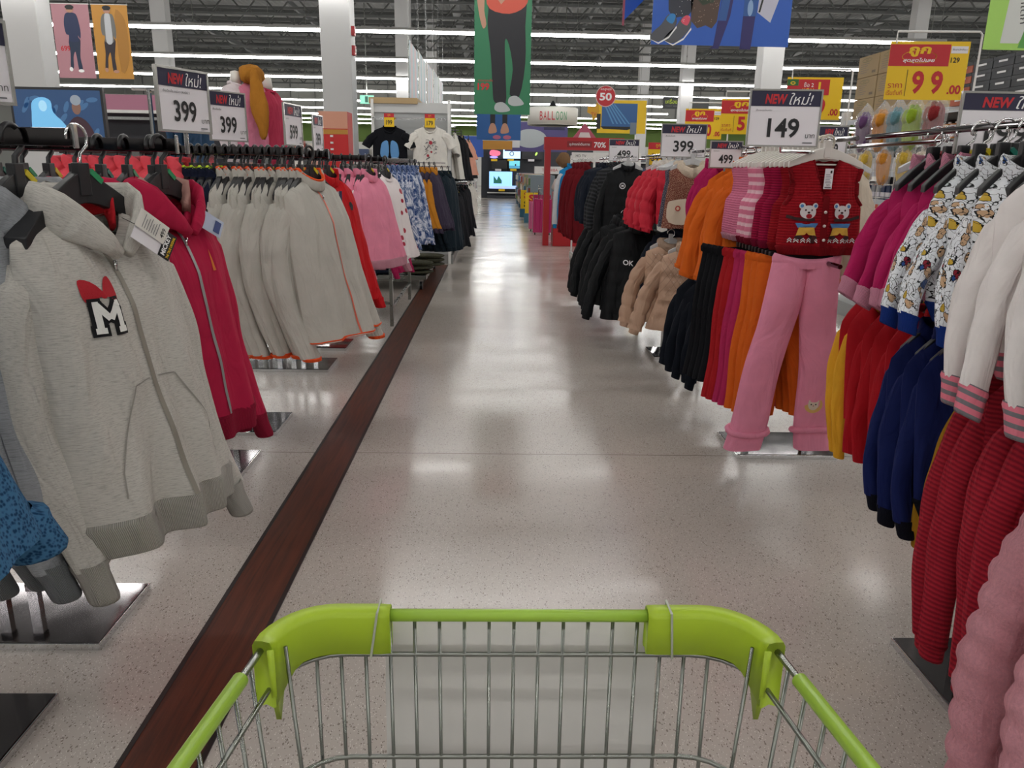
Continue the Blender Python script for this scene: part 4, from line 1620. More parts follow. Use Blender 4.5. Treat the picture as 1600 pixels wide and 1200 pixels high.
# --- row 5: pink raglans
M_PINK = cloth('candy_pink_fleece', 'e58ba4')
M_WHT = cloth('white_fleece', 'e6e0e2')
rg = []
for i_, sd_ in enumerate((91, 92)):
    g = Garment(L=0.55, sw=0.19, w=((0, 1), (0.1, 1.05), (1, 1.25)), sl=0.06, nk=0.07, fd=0.04, T=0.07, lean=0.12 if i_ == 0 else 0.08, amp=0.012, seed=sd_, nu=27, nv=26, sleeve=0.50, ang=0.14, r0=0.09, r1=0.058)
    p = top('raglan_sweatshirt', g, M_PINK, cloth('pink_rib', 'e9a6b8', 'ribv'), 'collar', sleeve_mat=M_WHT if i_ == 0 else None, nsl=18, msl=12)
    index_kids(p); rg.append(p)
row(rg, [(-0.855, 5.42, radians(66))] + [(-0.92 - 0.06 * i, 5.43, L90) for i in range(4)], 1.475, BLK, 'candy pink sweatshirt packed behind the outermost pink one', 'sweatshirt', 'pink sweatshirts on the sixth rack',
    'black plastic hanger among the pink sweatshirts', 'hangers of the pink sweatshirts', first='pink sweatshirt with white raglan sleeves, outermost of its rail', drop=0.135)
M_BSTR = cloth('black_white_stripe', '17181c', 'bands', 'b9bbc0')
g = Garment(L=0.58, sw=0.19, w=((0, 1), (1, 1.15)), seed=95, nu=23, nv=22, sleeve=0.5, T=0.045)
bs = top('striped_top', g, M_BSTR, neck='rib', nsl=12)
index_kids(bs)
row([bs], [(-1.17 - 0.05 * i, 5.43, L90) for i in range(12)], 1.475, BLK, 'black and white striped top beside the pink sweatshirts', 'top', 'striped tops beside the pink sweatshirts',
    'black plastic hanger among the striped tops', 'hangers of the striped tops', drop=0.11)

# --- row 6: white tops with red cherries
M_DOT = cloth('cherry_dots', 'efe6e6', 'dots', 'b3273f')
dt = []
for i_, sd_ in enumerate((101, 102)):
    g = Garment(L=0.60, sw=0.185, w=((0, 1), (0.1, 1.05), (1, 1.3)), sl=0.06, nk=0.07, fd=0.04, T=0.07, lean=0.12 if i_ == 0 else 0.08, amp=0.012, seed=sd_, nu=27, nv=26, sleeve=0.5, ang=0.14, r0=0.085, r1=0.058)
    p = top('dotted_blouse', g, M_DOT, M_DOT, 'rib', nsl=18, msl=12, band_h=0.03, cuff_h=0.02)
    index_kids(p); dt.append(p)
row(dt, [(-0.84, 6.1, radians(66))] + [(-0.89 - 0.05 * i, 6.1, L90) for i in range(6)], 1.475, BLK, 'white blouse with dark red cherry dots, packed behind the outermost', 'blouse', 'cherry dotted blouses',
    'black plastic hanger among the dotted blouses', 'hangers of the dotted blouses', first='white blouse with dark red cherry dots, outermost of its rail', drop=0.135)
M_BLU = cloth('royal_blue_knit', '1c2b6c')
g = Garment(L=0.55, sw=0.19, w=((0, 1), (1, 1.15)), seed=105, nu=23, nv=22, sleeve=0.5, T=0.045)
bk = top('knitted_jumper', g, M_BLU, neck='rib', nsl=12)
index_kids(bk)
row([bk], [(-1.22 - 0.055 * i, 6.1, L90) for i in range(12)], 1.475, BLK, 'royal blue jumper on the rail behind the dotted blouses', 'jumper', 'royal blue jumpers behind the dotted blouses',
    'black plastic hanger among the royal blue jumpers', 'hangers of the blue jumpers', drop=0.10)

# --- table-legged rack with tie-dyed tops
r = empty('table_rack', (-1.5, 7.7, 0))
for lx in (-0.93, -2.1):
    for ly in (6.94, 8.44):
        mb = MB(); mb.span((lx + 1.5 - 0.015, ly - 7.7 - 0.02, 0), (lx + 1.5 + 0.015, ly - 7.7 + 0.02, 0.62), M_STEEL); mb.build('leg', r)
    mb = MB(); mb.span((lx + 1.5 - 0.012, -0.74, 0.16), (lx + 1.5 + 0.012, 0.74, 0.185), M_STEEL); mb.build('stretcher', r)
for ly in (6.94, 8.44):
    mb = MB(); mb.span((-0.6, ly - 7.7 - 0.012, 0.2), (0.57, ly - 7.7 + 0.012, 0.225), M_STEEL); mb.build('stretcher', r)
mb = MB(); mb.span((-0.65, -0.78, 0.6), (0.6, 0.78, 0.625), M_STEEL); mb.build('shelf', r)
for ly in (7.15, 7.95, 9.3, 10.35):
    pass
for ly in (7.15, 7.95):
    mb = MB()
    mb.span((0.88 - 0.9, ly - 7.7 - 0.01, 0.62), (0.0, ly - 7.7 + 0.01, 1.46), M_CHROME)
    mb.build('post', r)
    mb = MB(); mb.span((-0.6, ly - 7.7 - 0.006, 1.445), (0.72, ly - 7.7 + 0.006, 1.475), M_CHROME); mb.build('hanging_rail', r)
tag(r, 'steel legged table rack standing behind the dotted blouses', 'clothes rack')
M_TD = cloth('blue_tie_dye', '27447c', 'tiedye', 'dfe2ee')
M_TG = cloth('grey_tie_dye', '3a3838', 'tiedye', 'd9d4cf')
def simple_set(name, mat, seeds, L, sw, n=23, neck='collar', **kw):
    out = []
    for s_ in seeds:
        a = dict(w=((0, 1), (0.1, 1.05), (1, 1.22)), sl=0.06, nk=0.068, fd=0.04, T=0.055, lean=0.09, amp=0.013, seed=s_, nu=n, nv=n, sleeve=L * 0.9, ang=0.12, r0=0.085, r1=0.055)
        tk = {k: kw[k] for k in kw if k in ('rib', 'neck_mat', 'band', 'band_h', 'cuff_h', 'zipc', 'sleeves', 'sleeve_mat', 'nsl', 'msl', 'tight', 'cuffk')}
        a.update({k: kw[k] for k in kw if k not in tk})
        gg = Garment(L=L, sw=sw, **a)
        p = top(name, gg, mat, neck=neck, **({'nsl': 16, 'msl': 12} | tk))
        index_kids(p)
        out.append((p, gg))
    return [o[0] for o in out], [o[1] for o in out]


td, _ = simple_set('tie_dye_top', M_TD, (111, 112, 113), 0.66, 0.2, 27)
row(td, [(-0.80 - 0.05 * i, 7.95, radians(80 if i == 0 else 88)) for i in range(8)], 1.475, BLK, 'blue and white tie-dyed top packed in the row', 'top', 'blue tie-dyed tops',
    'black plastic hanger among the blue tie-dyed tops', 'hangers of the blue tie-dyed tops', first='blue and white tie-dyed top, outermost of its rail', drop=0.1)
tg, _ = simple_set('tie_dye_top', M_TG, (115, 116), 0.62, 0.2, 23)
row(tg, [(-1.0 - 0.05 * i, 7.15, L90) for i in range(8)], 1.475, BLK, 'grey and white tie-dyed top beside the blue tie-dyed row', 'top', 'grey tie-dyed tops',
    'black plastic hanger among the grey tie-dyed tops', 'hangers of the grey tie-dyed tops', drop=0.1)
M_PINKS = cloth('rose_knit', 'b3255a')
ps, _ = simple_set('knitted_jumper', M_PINKS, (118,), 0.66, 0.17, 21)
row(ps, [(-0.93, 7.1, radians(80))], 1.30, BLK, '', 'jumper', None, '', None, first='rose pink jumper peeping out between the cherry dots and blue tie-dye', hfirst='black hanger of the rose pink jumper', drop=0.1)

# --- mustard and plum jackets, then dark denim jackets, on a low wheeled rack
M_PLUM = cloth('plum_fleece', '3c3446')
M_MUST = cloth('mustard_fleece', 'c8842a')
mj, _ = simple_set('colour_block_jacket', M_PLUM, (121, 122), 0.6, 0.2, 25, sleeve_mat=M_MUST, neck_mat=M_MUST, lean=0.14)
row(mj, [(-0.72 - 0.06 * i, 9.4, radians(78)) for i in range(5)], 1.46, BLK, 'plum jacket with mustard sleeves and collar, packed behind the outermost', 'jacket', 'plum and mustard jackets',
    'black plastic hanger among the plum and mustard jackets', 'hangers of the plum and mustard jackets', first='plum jacket with mustard sleeves, outermost of its rail', drop=0.1)
M_DDEN = cloth('dark_teal_denim', '1b2730')
dj, _ = simple_set('denim_jacket', M_DDEN, (125, 126, 127), 0.92, 0.22, 25, neck='collar', T=0.08, sleeve=0.7)
row(dj, [(-0.62 - 0.08 * i, 10.4, radians(72)) for i in range(5)], 1.42, BLK, 'long dark teal denim coat packed behind the outermost', 'coat', 'dark denim coats',
    'black plastic hanger among the denim coats', 'hangers of the denim coats', first='long dark teal denim coat, outermost of its rail', drop=0.1)
r = empty('rolling_rack', (-1.25, 9.9, 0))
mb = MB(); mb.span((-0.6, -0.85, 0.13), (0.45, 1.35, 0.18), M_STEEL); mb.build('deck', r, bevel=0.005)
for (a, b) in ((-0.5, -0.75), (0.38, -0.75), (-0.5, 1.25), (0.38, 1.25)):
    mb = MB(); mb.lathe([(0.01, -0.018), (0.05, -0.016), (0.05, 0.016), (0.01, 0.018)], (a, b, 0.05), M_BLACKP, 14, 'x'); mb.span((a - 0.025, b - 0.012, 0.05), (a + 0.025, b + 0.012, 0.135), M_CHROME); mb.build('castor', r)
for b in (-0.5, 0.5):
    mb = MB(); mb.span((-0.1, b - 0.015, 0.18), (-0.06, b + 0.015, 1.45), M_CHROME); mb.build('post', r)
    mb = MB(); mb.span((-0.6, b - 0.006, 1.42 + (0.03 if b < 0 else -0.01)), (0.66, b + 0.006, 1.45 + (0.01 if b < 0 else -0.03)), M_CHROME); mb.build('hanging_rail', r)
tag(r, 'low steel rack on castors under the mustard jackets and denim coats', 'clothes rack')
# folded khaki garments lying on the low deck
M_KHA = cloth('khaki_cotton', '4a4a3c')
for i, (x, y, c, lb) in enumerate(((-0.93, 9.2, M_KHA, 'khaki trousers folded on the low rack deck, nearer the camera'), (-0.85, 10.0, M_KHA, 'khaki trousers folded on the low rack deck, under the denim coats'), (-1.3, 9.2, cloth('dark_denim', '1c2433'), 'dark denim jeans folded on the low rack deck'))):
    g = GM()
    for q in range(3):
        b = MBlob((0, 0, 0.03 + q * 0.05), (0.2, 0.15, 0.03), 7 + q + i)
        g.add(b[0], b[1], c, b[2])
    o = g.build('folded_trousers', None); o.location = (x, y, 0.18)
    tag(o, lb, 'trousers')

# ------------------------------------------------------------------ tall gondola on the left, T-shirts on its end
M_GPANEL = plain('gondola_panel', 'a9abab', 0.5)
r = empty('gondola_shelving', (-1.23, 14.5, 0))
mb = MB(); mb.span((-0.58, -2.7, 0.0), (0.58, -2.66, 2.3), M_GPANEL); mb.span((-0.58, -2.72, 2.16), (0.58, -2.70, 2.30), plain('header_silver', 'c6c7c6', 0.35)); mb.build('end_panel', r)
mb = MB(); mb.span((-0.03, -2.66, 0), (0.03, 7, 2.25), M_GPANEL); mb.build('back_panel', r)
mb = MB(); mb.span((-0.6, -2.75, 0), (0.6, 7, 0.14), plain('gondola_plinth', '8a8a88', 0.5)); mb.build('plinth', r)
mb = MB(); mb.span((-0.6, -2.75, 2.28), (0.1, -1.6, 2.36), M_CARD); mb.build('top_board', r)
for s in (-1, 1):
    mb = MB(); mb.tube([(s * 0.5, -2.74, 2.06), (s * 0.5, -2.98, 2.06)], 0.01, M_CHROME); mb.build('rail_bracket', r)
mb = MB(); mb.span((-0.52, -2.99, 2.045), (0.52, -2.975, 2.075), M_CHROME); mb.build('hanging_rail', r)
for s in (-1, 1):
    mb = MB(); mb.span((s * 0.55 - 0.02, -2.76, 0), (s * 0.55 + 0.02, -2.7, 2.34), M_WHITE); mb.build('upright', r)
for yy in (0.0, 1.0, 2, 3, 4, 5, 6):
    for zz in (2.0, 1.12):
        mb = MB(); mb.tube([(0.03, yy - 2.2, zz), (0.62, yy - 2.2, zz)], 0.01, M_CHROME); mb.build('hanging_arm', r)
tag(r, 'tall grey gondola with T-shirts hung on its end panel', 'shelving')
M_TB = cloth('black_jersey', '111318')
M_TW = cloth('white_jersey', 'dedad2')
def tshirt(mat, seed, sleeve_short=0.2):
    gg = Garment(L=0.72, sw=0.22, w=((0, 1), (0.1, 1.1), (0.3, 1.1), (1, 1.14)), sl=0.05, nk=0.09, fd=0.08, T=0.05, lean=0.02, amp=0.01, seed=seed, nu=35, nv=34, sleeve=sleeve_short, ang=0.62, r0=0.105, r1=0.1)
    p = top('tshirt', gg, mat, neck='rib', band=False, cuff_h=0, nsl=10, msl=16)
    return p, gg
p, gg = tshirt(M_TB, 131)
mb = MB()
PB = plain('sky_print', '5c93c8', 0.7)
for sx in (-1, 1):
    conform(gg, 'poly', smooth_poly([(sx * 0.02, -0.2), (sx * 0.02, -0.4), (sx * 0.125, -0.4), (sx * 0.12, -0.26), (sx * 0.085, -0.2)][::sx], 3), PB, off=0.006, mb=mb)
    conform(gg, 'strip', ([(sx * 0.02, -0.43), (sx * 0.125, -0.43)], 0.03), plain('pale_print', '9fb6d0', 0.7), off=0.006, mb=mb)
    conform(gg, 'strip', ([(sx * 0.02, -0.51), (sx * 0.11, -0.51)], 0.014), plain('red_print', 'a8283a', 0.7), off=0.006, mb=mb)
    conform(gg, 'strip', ([(sx * 0.02, -0.53), (sx * 0.12, -0.53)], 0.02), M_INKW, off=0.006, mb=mb)
mb.build('chest_print', p)
place(p, (-1.50, 11.46, 1.945), 0, 'black T-shirt with light blue print on the gondola end', 't-shirt')
p, gg = tshirt(M_TW, 132)
mb = MB()
rn = random.Random(5)
for q in range(34):
    a, rr_ = rn.uniform(0, 2 * pi), rn.uniform(0.02, 0.125)
    x, z = rr_ * cos(a) * 0.85, -0.30 + rr_ * sin(a) * 1.05
    conform(gg, 'strip', ([(x, z), (x + rn.uniform(-0.03, 0.03), z + rn.uniform(-0.03, 0.03)), (x + rn.uniform(-0.03, 0.03), z + rn.uniform(-0.02, 0.02))], 0.006), plain('grey_print', '4a464c', 0.7), off=0.006, mb=mb)
for x, z, rr_ in ((0.01, -0.215, 0.026), (-0.03, -0.39, 0.018), (0.02, -0.34, 0.014)):
    conform(gg, 'oval', (x, z, rr_, rr_, 0), plain('red_print', 'a8283a', 0.7), off=0.0065, mb=mb)
mb.build('chest_print', p)
place(p, (-0.93, 11.46, 1.955), 0, 'white T-shirt with scribbled grey and red print on the gondola end', 't-shirt')
for x, z, lb in ((-1.50, 2.06, 'black hanger of the black T-shirt on the gondola end'), (-0.93, 2.06, 'black hanger of the white T-shirt on the gondola end')):
    place(HANG['black3'], (x, 11.52, z + 0.012), 0, lb, 'hanger')
def small_sign(x, y, z, w, h, txt, lb, rz=0.0):
    r = empty('price_card', (x, y, z))
    r.rotation_euler = (0, 0, rz)
    mb = MB()
    mb.span((-w / 2, 0, 0), (w / 2, 0.004, h), M_YELC)
    S = Sheet(mb, (-w / 2, -0.001, 0), (1, 0, 0), (0, 0, 1))
    S.rect(0, h * 0.7, w, h, M_REDC)
    S.text(txt, w / 2, h * 0.15, h * 0.35, M_INK, 2, w=w * 0.62, align='c', bold=0.02)
    S.text('ถูก', w / 2, h * 0.76, h * 0.16, M_YELC, 2, align='c')
    mb.build('card', r)
    tag(r, lb, 'price sign')
    return r
small_sign(-1.50, 11.42, 1.945, 0.14, 0.18, '199', 'small yellow and red price card above the black T-shirt')
small_sign(-0.93, 11.42, 1.945, 0.14, 0.18, '179', 'small yellow and red price card above the white T-shirt')
# garments on the aisle side of the gondola, two tiers
M_PEACH = cloth('peach_jersey', 'e0a58f')
ub, _ = simple_set('tshirt', M_TB, (141,), 0.7, 0.22, 17, neck='rib', band=False, cuff_h=0, sleeve=0.22, ang=0.5, r0=0.1, r1=0.095)
up, _ = simple_set('tshirt', M_PEACH, (142,), 0.62, 0.2, 17, neck='rib', band=False, cuff_h=0, sleeve=0.22, ang=0.5, r0=0.1, r1=0.095)
uw, _ = simple_set('tshirt', M_TW, (143,), 0.66, 0.21, 17, neck='rib', band=False, cuff_h=0, sleeve=0.22, ang=0.5, r0=0.1, r1=0.095)
ub2, _ = simple_set('hooded_jacket', cloth('black_cotton', '14151b'), (144,), 0.76, 0.21, 17, neck='collar')
row(uw, [(-0.62 - 0.1 * i, 12.3, L90) for i in range(2)], 2.0, BLK, 'white T-shirt on the gondola side behind the white display shirt', 't-shirt', 'white T-shirts on the gondola side', 'black hanger of a T-shirt on the gondola side', 'hangers on the gondola side')
row(ub, [(-0.57 - 0.1 * i, 13.3, radians(70)) for i in range(4)], 2.0, BLK, 'black T-shirt on the upper arms of the gondola side', 't-shirt', 'black T-shirts on the gondola side', 'black hanger of a T-shirt on the gondola side', 'hangers on the gondola side')
row(up, [(-0.52 - 0.1 * i, 15.3, radians(70)) for i in range(3)], 2.0, BLK, 'peach pink T-shirt on the upper arms of the gondola side', 't-shirt', 'peach T-shirts on the gondola side', 'black hanger of a T-shirt on the gondola side', 'hangers on the gondola side')
row(ub, [(-0.57 - 0.1 * i, 16.8, radians(70)) for i in range(2)], 2.0, BLK, 'black T-shirt on the upper arms of the gondola side', 't-shirt', 'black T-shirts on the gondola side', 'black hanger of a T-shirt on the gondola side', 'hangers on the gondola side')
row(ub2, [(-0.58 - 0.1 * i, 12.3, radians(75)) for i in range(3)] + [(-0.58 - 0.1 * i, 14.3, radians(70)) for i in range(3)] + [(-0.6 - 0.1 * i, 16.3, radians(70)) for i in range(2)], 1.13, BLK,
    'black cotton jacket on the lower arms of the gondola side', 'jacket', 'black jackets low on the gondola side', 'black hanger of a jacket low on the gondola side', 'hangers low on the gondola side')
row(uw, [(-0.6, 18.3, radians(70)), (-0.6, 19.3, radians(70))], 1.13, BLK, 'white shirt on the lower arms at the far end of the gondola', 'shirt', 'white shirts at the far end of the gondola', 'black hanger of a jacket low on the gondola side', 'hangers low on the gondola side')
# ------------------------------------------------------------------ right side: two-tier racks, rails run along the aisle
XR = 1.31
ZU, ZL = 1.54, 1.075


def right_rack(y0, y1, ypost, label, back=False, x=XR):
    r = empty('garment_rack', (x + 0.17, ypost, 0))
    ox, oy = x + 0.17, ypost
    mb = MB()
    mb.span((1.24 - ox, -0.18, 0), (x + 0.45 - ox, 0.18, 0.022), M_CHROME)
    mb.span((1.245 - ox, -0.175, 0.022), (x + 0.445 - ox, 0.175, 0.0245), M_CHROME_DARK)
    mb.build('base_plate', r, bevel=0.003)
    for px in (x + 0.03, x + 0.34):
        mb = MB()
        mb.span((px - 0.014 - ox, -0.02, 0.02), (px + 0.014 - ox, 0.02, ZU + 0.02), M_CHROME)
        mb.build('post', r)
    for z in (ZU, ZL):
        for px in (x, x + 0.37):
            mb = MB()
            mb.tube([(px - ox, y0 - oy, z - 0.011), (px - ox, y1 - oy, z - 0.011)], 0.0095, M_CHROME_DARK, n=12)
            mb.build('hanging_rail', r, bevel=0.002)
    tag(r, label, 'clothes rack', 'chrome two-tier racks along the right of the aisle')
    return r


right_rack(0.95, 2.82, 1.88, 'two-tier chrome rack on the right, carrying the white, doodle and magenta tops')
right_rack(2.9, 4.95, 3.82, 'two-tier chrome rack on the right, carrying the red vests and orange fleeces')
right_rack(5.05, 6.95, 5.93, 'two-tier chrome rack on the right, carrying the puffer jackets')


def kid(name, mat, seeds, L, sw, neck='collar', n=33, **kw):
    out = []
    for s_ in seeds:
        a = dict(w=((0, 1), (0.1, 1.06), (1, 1.25)), sl=0.075, nk=0.052, fd=0.03, T=0.05, lean=0.10, amp=0.015, seed=s_, nu=n, nv=n, sleeve=L * 0.92, ang=0.30, elbow=0.02, r0=0.058, r1=0.046)
        tk = {k: kw[k] for k in kw if k in ('rib', 'neck_mat', 'band', 'band_h', 'cuff_h', 'zipc', 'sleeves', 'sleeve_mat', 'nsl', 'msl', 'tight', 'cuffk')}
        a.update({k: kw[k] for k in kw if k not in tk})
        gg = Garment(L=L, sw=sw, **a)
        p = top(name, gg, mat, neck=neck, **({'nsl': 24, 'msl': 16, 'cuff_h': 0.045, 'band_h': 0.045} | tk))
        out.append((p, gg))
    return out


def P1(lst):
    for p, g in lst:
        index_kids(p)
    return [p for p, g in lst]


# --- upper rail, nearest group: white sweatshirts with pink and grey striped cuffs
M_IVORY = cloth('ivory_fleece', 'e8e1df', rough=0.95)


def striped_rib():
    m = cloth('pink_grey_stripe_rib', 'dd7a8c', 'plain')
    nt = m.node_tree
    p = nt.nodes['Principled BSDF']
    uv = nd(nt, 'ShaderNodeUVMap')
    sx = nd(nt, 'ShaderNodeSeparateXYZ')
    nt.links.new(uv.outputs[0], sx.inputs[0])
    a = nd(nt, 'ShaderNodeMath', operation='PINGPONG', i_1=0.012)
    nt.links.new(sx.outputs[1], a.inputs[0])
    b = nd(nt, 'ShaderNodeMath', operation='GREATER_THAN', i_1=0.0068)
    nt.links.new(a.outputs[0], b.inputs[0])
    mx = nd(nt, 'ShaderNodeMix', data_type='RGBA')
    nt.links.new(b.outputs[0], mx.inputs['Factor'])
    mx.inputs['A'].default_value = srgb('e07c8e')
    mx.inputs['B'].default_value = srgb('77757a')
    nt.links.new(mx.outputs['Result'], p.inputs['Base Color'])
    return m


M_PSTR = striped_rib()
ws = kid('sweatshirt', M_IVORY, (201, 202), 0.40, 0.145, n=37, rib=M_PSTR, band_h=0.06, cuff_h=0.065, neck_mat=cloth('blush_lining', 'dcaeb4'), cuffk=0.9, amp=0.014, sleeve=0.37, lean=0.13, ang=0.36, r0=0.075, r1=0.05)
ws = P1(ws)
row(ws, [(XR - 0.02, 1.60, 0.08), (XR, 1.70, 0.0), (XR, 1.81, 0.0)], ZU, WIR, 'ivory sweatshirt with pink and grey striped cuffs, behind the nearest one', 'sweatshirt', 'ivory sweatshirts with striped cuffs',
    'black hanger with chrome hook holding an ivory sweatshirt', 'hangers of the ivory sweatshirts', first='ivory sweatshirt with pink and grey striped cuffs, nearest on the upper right rail', drop=0.125)
gp = kid('sweatshirt', cloth('light_grey_marl', 'b9b9bb', 'heather', '96969a'), (205,), 0.44, 0.17, n=23)
gp = P1(gp)
row(gp, [(XR, 1.36, 0.0)], ZU, WIR, '', 'sweatshirt', None, '', None, first='light grey marl sweatshirt at the right edge, in front of the ivory ones', hfirst='hanger of the light grey marl sweatshirt at the right edge', drop=0.105)
# --- doodle print jackets with blue ribs
M_DOO = cloth('doodle_print', 'e6e8ee', 'doodle')
M_RBLUE = cloth('royal_blue_rib', '16388c', 'ribv')
dd = kid('printed_jacket', M_DOO, (211, 212, 213), 0.33, 0.118, n=37, rib=M_RBLUE, zipc='b8b8bc', band_h=0.05, cuff_h=0.05, sleeve=0.29, lean=0.13, ang=0.48, neck_mat=M_DOO)
mb = MB(); mb.tube([(0.004, -0.12, -0.345), (0.006, -0.135, -0.41)], 0.004, plain('zip_tape', 'd8d8da', 0.6)); mb.box((0.006, -0.137, -0.425), (0.009, 0.004, 0.03), M_CHROME); mb.build('zip_end', dd[0][0])
dd = P1(dd)
row(dd, [(XR - 0.02, 1.93, 0.05), (XR - 0.02, 2.02, -0.03), (XR - 0.02, 2.12, 0.0)], ZU, WIR, 'white printed jacket with royal blue ribs, behind the nearest printed one', 'jacket', 'white printed jackets with blue ribs',
    'black hanger with chrome hook holding a printed jacket', 'hangers of the printed jackets', first='white jacket with small multicoloured print and open zip end, nearest of its kind', drop=0.13)
# --- magenta sweatshirts, pale pink cuffs
M_MAG = cloth('magenta_fleece', 'ac1c58')
M_PPK = cloth('pale_pink_rib', 'e89bb4', 'ribv')
mg = P1(kid('sweatshirt', M_MAG, (221, 222, 223), 0.31, 0.118, n=33, rib=M_PPK, neck_mat=M_PPK, band_h=0.055, cuff_h=0.055, sleeve=0.29, lean=0.12, ang=0.58, cuffk=1.0))
row(mg, [(XR + 0.045, 2.22, 0.0), (XR + 0.045, 2.30, 0.04), (XR + 0.045, 2.38, -0.03), (XR + 0.045, 2.47, 0.0)], ZU, WIR, 'magenta sweatshirt with pale pink cuffs and collar, behind the nearest magenta one', 'sweatshirt', 'magenta sweatshirts with pale pink cuffs',
    'black hanger with chrome hook holding a magenta sweatshirt', 'hangers of the magenta sweatshirts', first='magenta sweatshirt with pale pink cuffs, nearest of its kind on the upper rail', drop=0.12)
for k_ in range(11):
    place(HANG[WIR[k_ % 6]], (XR + 0.02, 1.66 + 0.075 * k_, ZU), random.uniform(-0.05, 0.05), 'black hanger with chrome hook crowded into the upper right row', 'hanger', 'crowded hangers of the upper right row')
# --- red sequinned dresses (long, show between the two tiers) and a cream quilted coat
M_SEQ = cloth('red_sequin', '8f1f30', 'sequin', 'f0c8cc', rough=0.4)
sq = P1(kid('sequin_dress', M_SEQ, (225,), 0.50, 0.125, neck='rib', n=25, sleeves=False, band=False, w=((0, 1), (0.2, 0.9), (0.35, 0.95), (1, 1.9)), lean=0.05))
row(sq, [(XR + 0.24, 2.62, 0.0), (XR + 0.24, 2.7, 0.03), (XR + 0.24, 2.77, 0.0)], ZU, 'clear', 'red sequinned dress behind the nearest sequinned one', 'dress', 'red sequinned dresses',
    'frosted hanger holding a red sequinned dress', 'hangers of the sequinned dresses', first='red sequinned dress hanging behind the magenta sweatshirts', drop=0.09)
M_CREAM = cloth('cream_quilt', 'cdbfae')
cq = P1(kid('quilted_coat', M_CREAM, (228,), 0.50, 0.135, n=27, puff=0.012, pitch=0.07, rib=M_CREAM, sleeve=0.3, lean=0.03))
row(cq, [(XR + 0.33, 3.75, 0.0), (XR + 0.33, 3.82, 0.0)], ZU, 'clear', 'cream quilted coat behind the nearest cream one', 'coat', 'cream quilted coats beside the red vest',
    'frosted hanger holding a cream quilted coat', 'hangers of the cream coats', first='cream quilted coat between the red vest and the sequinned dresses', drop=0.09)

# --- knitted vests facing the aisle walker
M_RKN = cloth('red_cable_knit', 'a01420', 'rib', '8c101c')


def vest(mat, seed, n=41, L=0.33):
    g = Garment(L=L, sw=0.142, w=((0, 1.0), (0.18, 0.90), (0.36, 0.93), (0.48, 1.12), (0.9, 1.18), (1, 1.16)), sl=0.035, nk=0.056, fd=0.13, vneck=True, T=0.04, lean=0.01,
                amp=0.006, seed=seed, nu=n, nv=n)
    r = empty('knitted_vest')
    g.torso(mat).build('body', r)
    return r, g


v, g = vest(M_RKN, 231, 51)
M_RRIB = cloth('red_rib', '940f1c', 'ribv')
g.band(M_RRIB, 0.035, 0.95).build('hem_band', v)
# armhole and neckline ribs, button band
for sd in (-1, 1):
    pts = [g.pt(np.array(sd * 0.985), np.array(t), True, 0.004) for t in np.linspace(0.0, 0.46, 14)]
    g.ring_section(M_RRIB, [tuple(map(float, p)) for p in pts], [(0.012, 0.008)] * 14, n=8).build('armhole_rib', v)
    pts = [g.on(sd * x, z, 0.004) for x, z in [(g.nk * (1 - t), -g.fd * t - 0.0) for t in np.linspace(0.02, 0.98, 12)]]
    g.ring_section(M_RRIB, pts, [(0.008, 0.008)] * 12, n=8).build('neck_rib', v)
conform(g, 'strip', ([(0, -0.135), (0, -g.L)], 0.024), M_RRIB, off=0.005).build('button_band', v, True)
for z in (-0.145, -0.195, -0.247, -0.30):
    q = g.on(0.0, z, 0.007)
    mb = MB(); mb.lathe([(0.001, -0.0035), (0.0055, -0.003), (0.006, 0.0), (0.0055, 0.002)], q, plain('pearl_button', 'e8dfd8', 0.25), 14, 'y'); mb.build('button', v, True)
K_W, K_B, K_Y, K_D = plain('white_yarn', 'ddd8da', 0.95, bump=0.6, bscale=300), plain('blue_yarn', '4f86c0', 0.95), plain('yellow_yarn', 'e0b14a', 0.95), plain('dark_yarn', '3a2426', 0.95)
K_R = plain('red_yarn', '9c1420', 0.95)
def bear(kind, data, mat, off=0.0025, lay=0, mb=None):
    """the knitted bears, 1.28 times the size they are drawn at below"""
    K, x0, z0 = 1.28, math.copysign(0.066, cx), -0.240
    f = lambda x, z: (x0 + (x - x0) * K, z0 + (z - z0) * K)
    if kind == 'oval':
        data = f(data[0], data[1]) + (data[2] * K, data[3] * K, data[4])
    elif kind == 'strip':
        data = ([f(*p) for p in data[0]], data[1] * K)
    else:
        data = [f(*p) for p in data]
    conform(g, kind, data, mat, off, lay, mb)


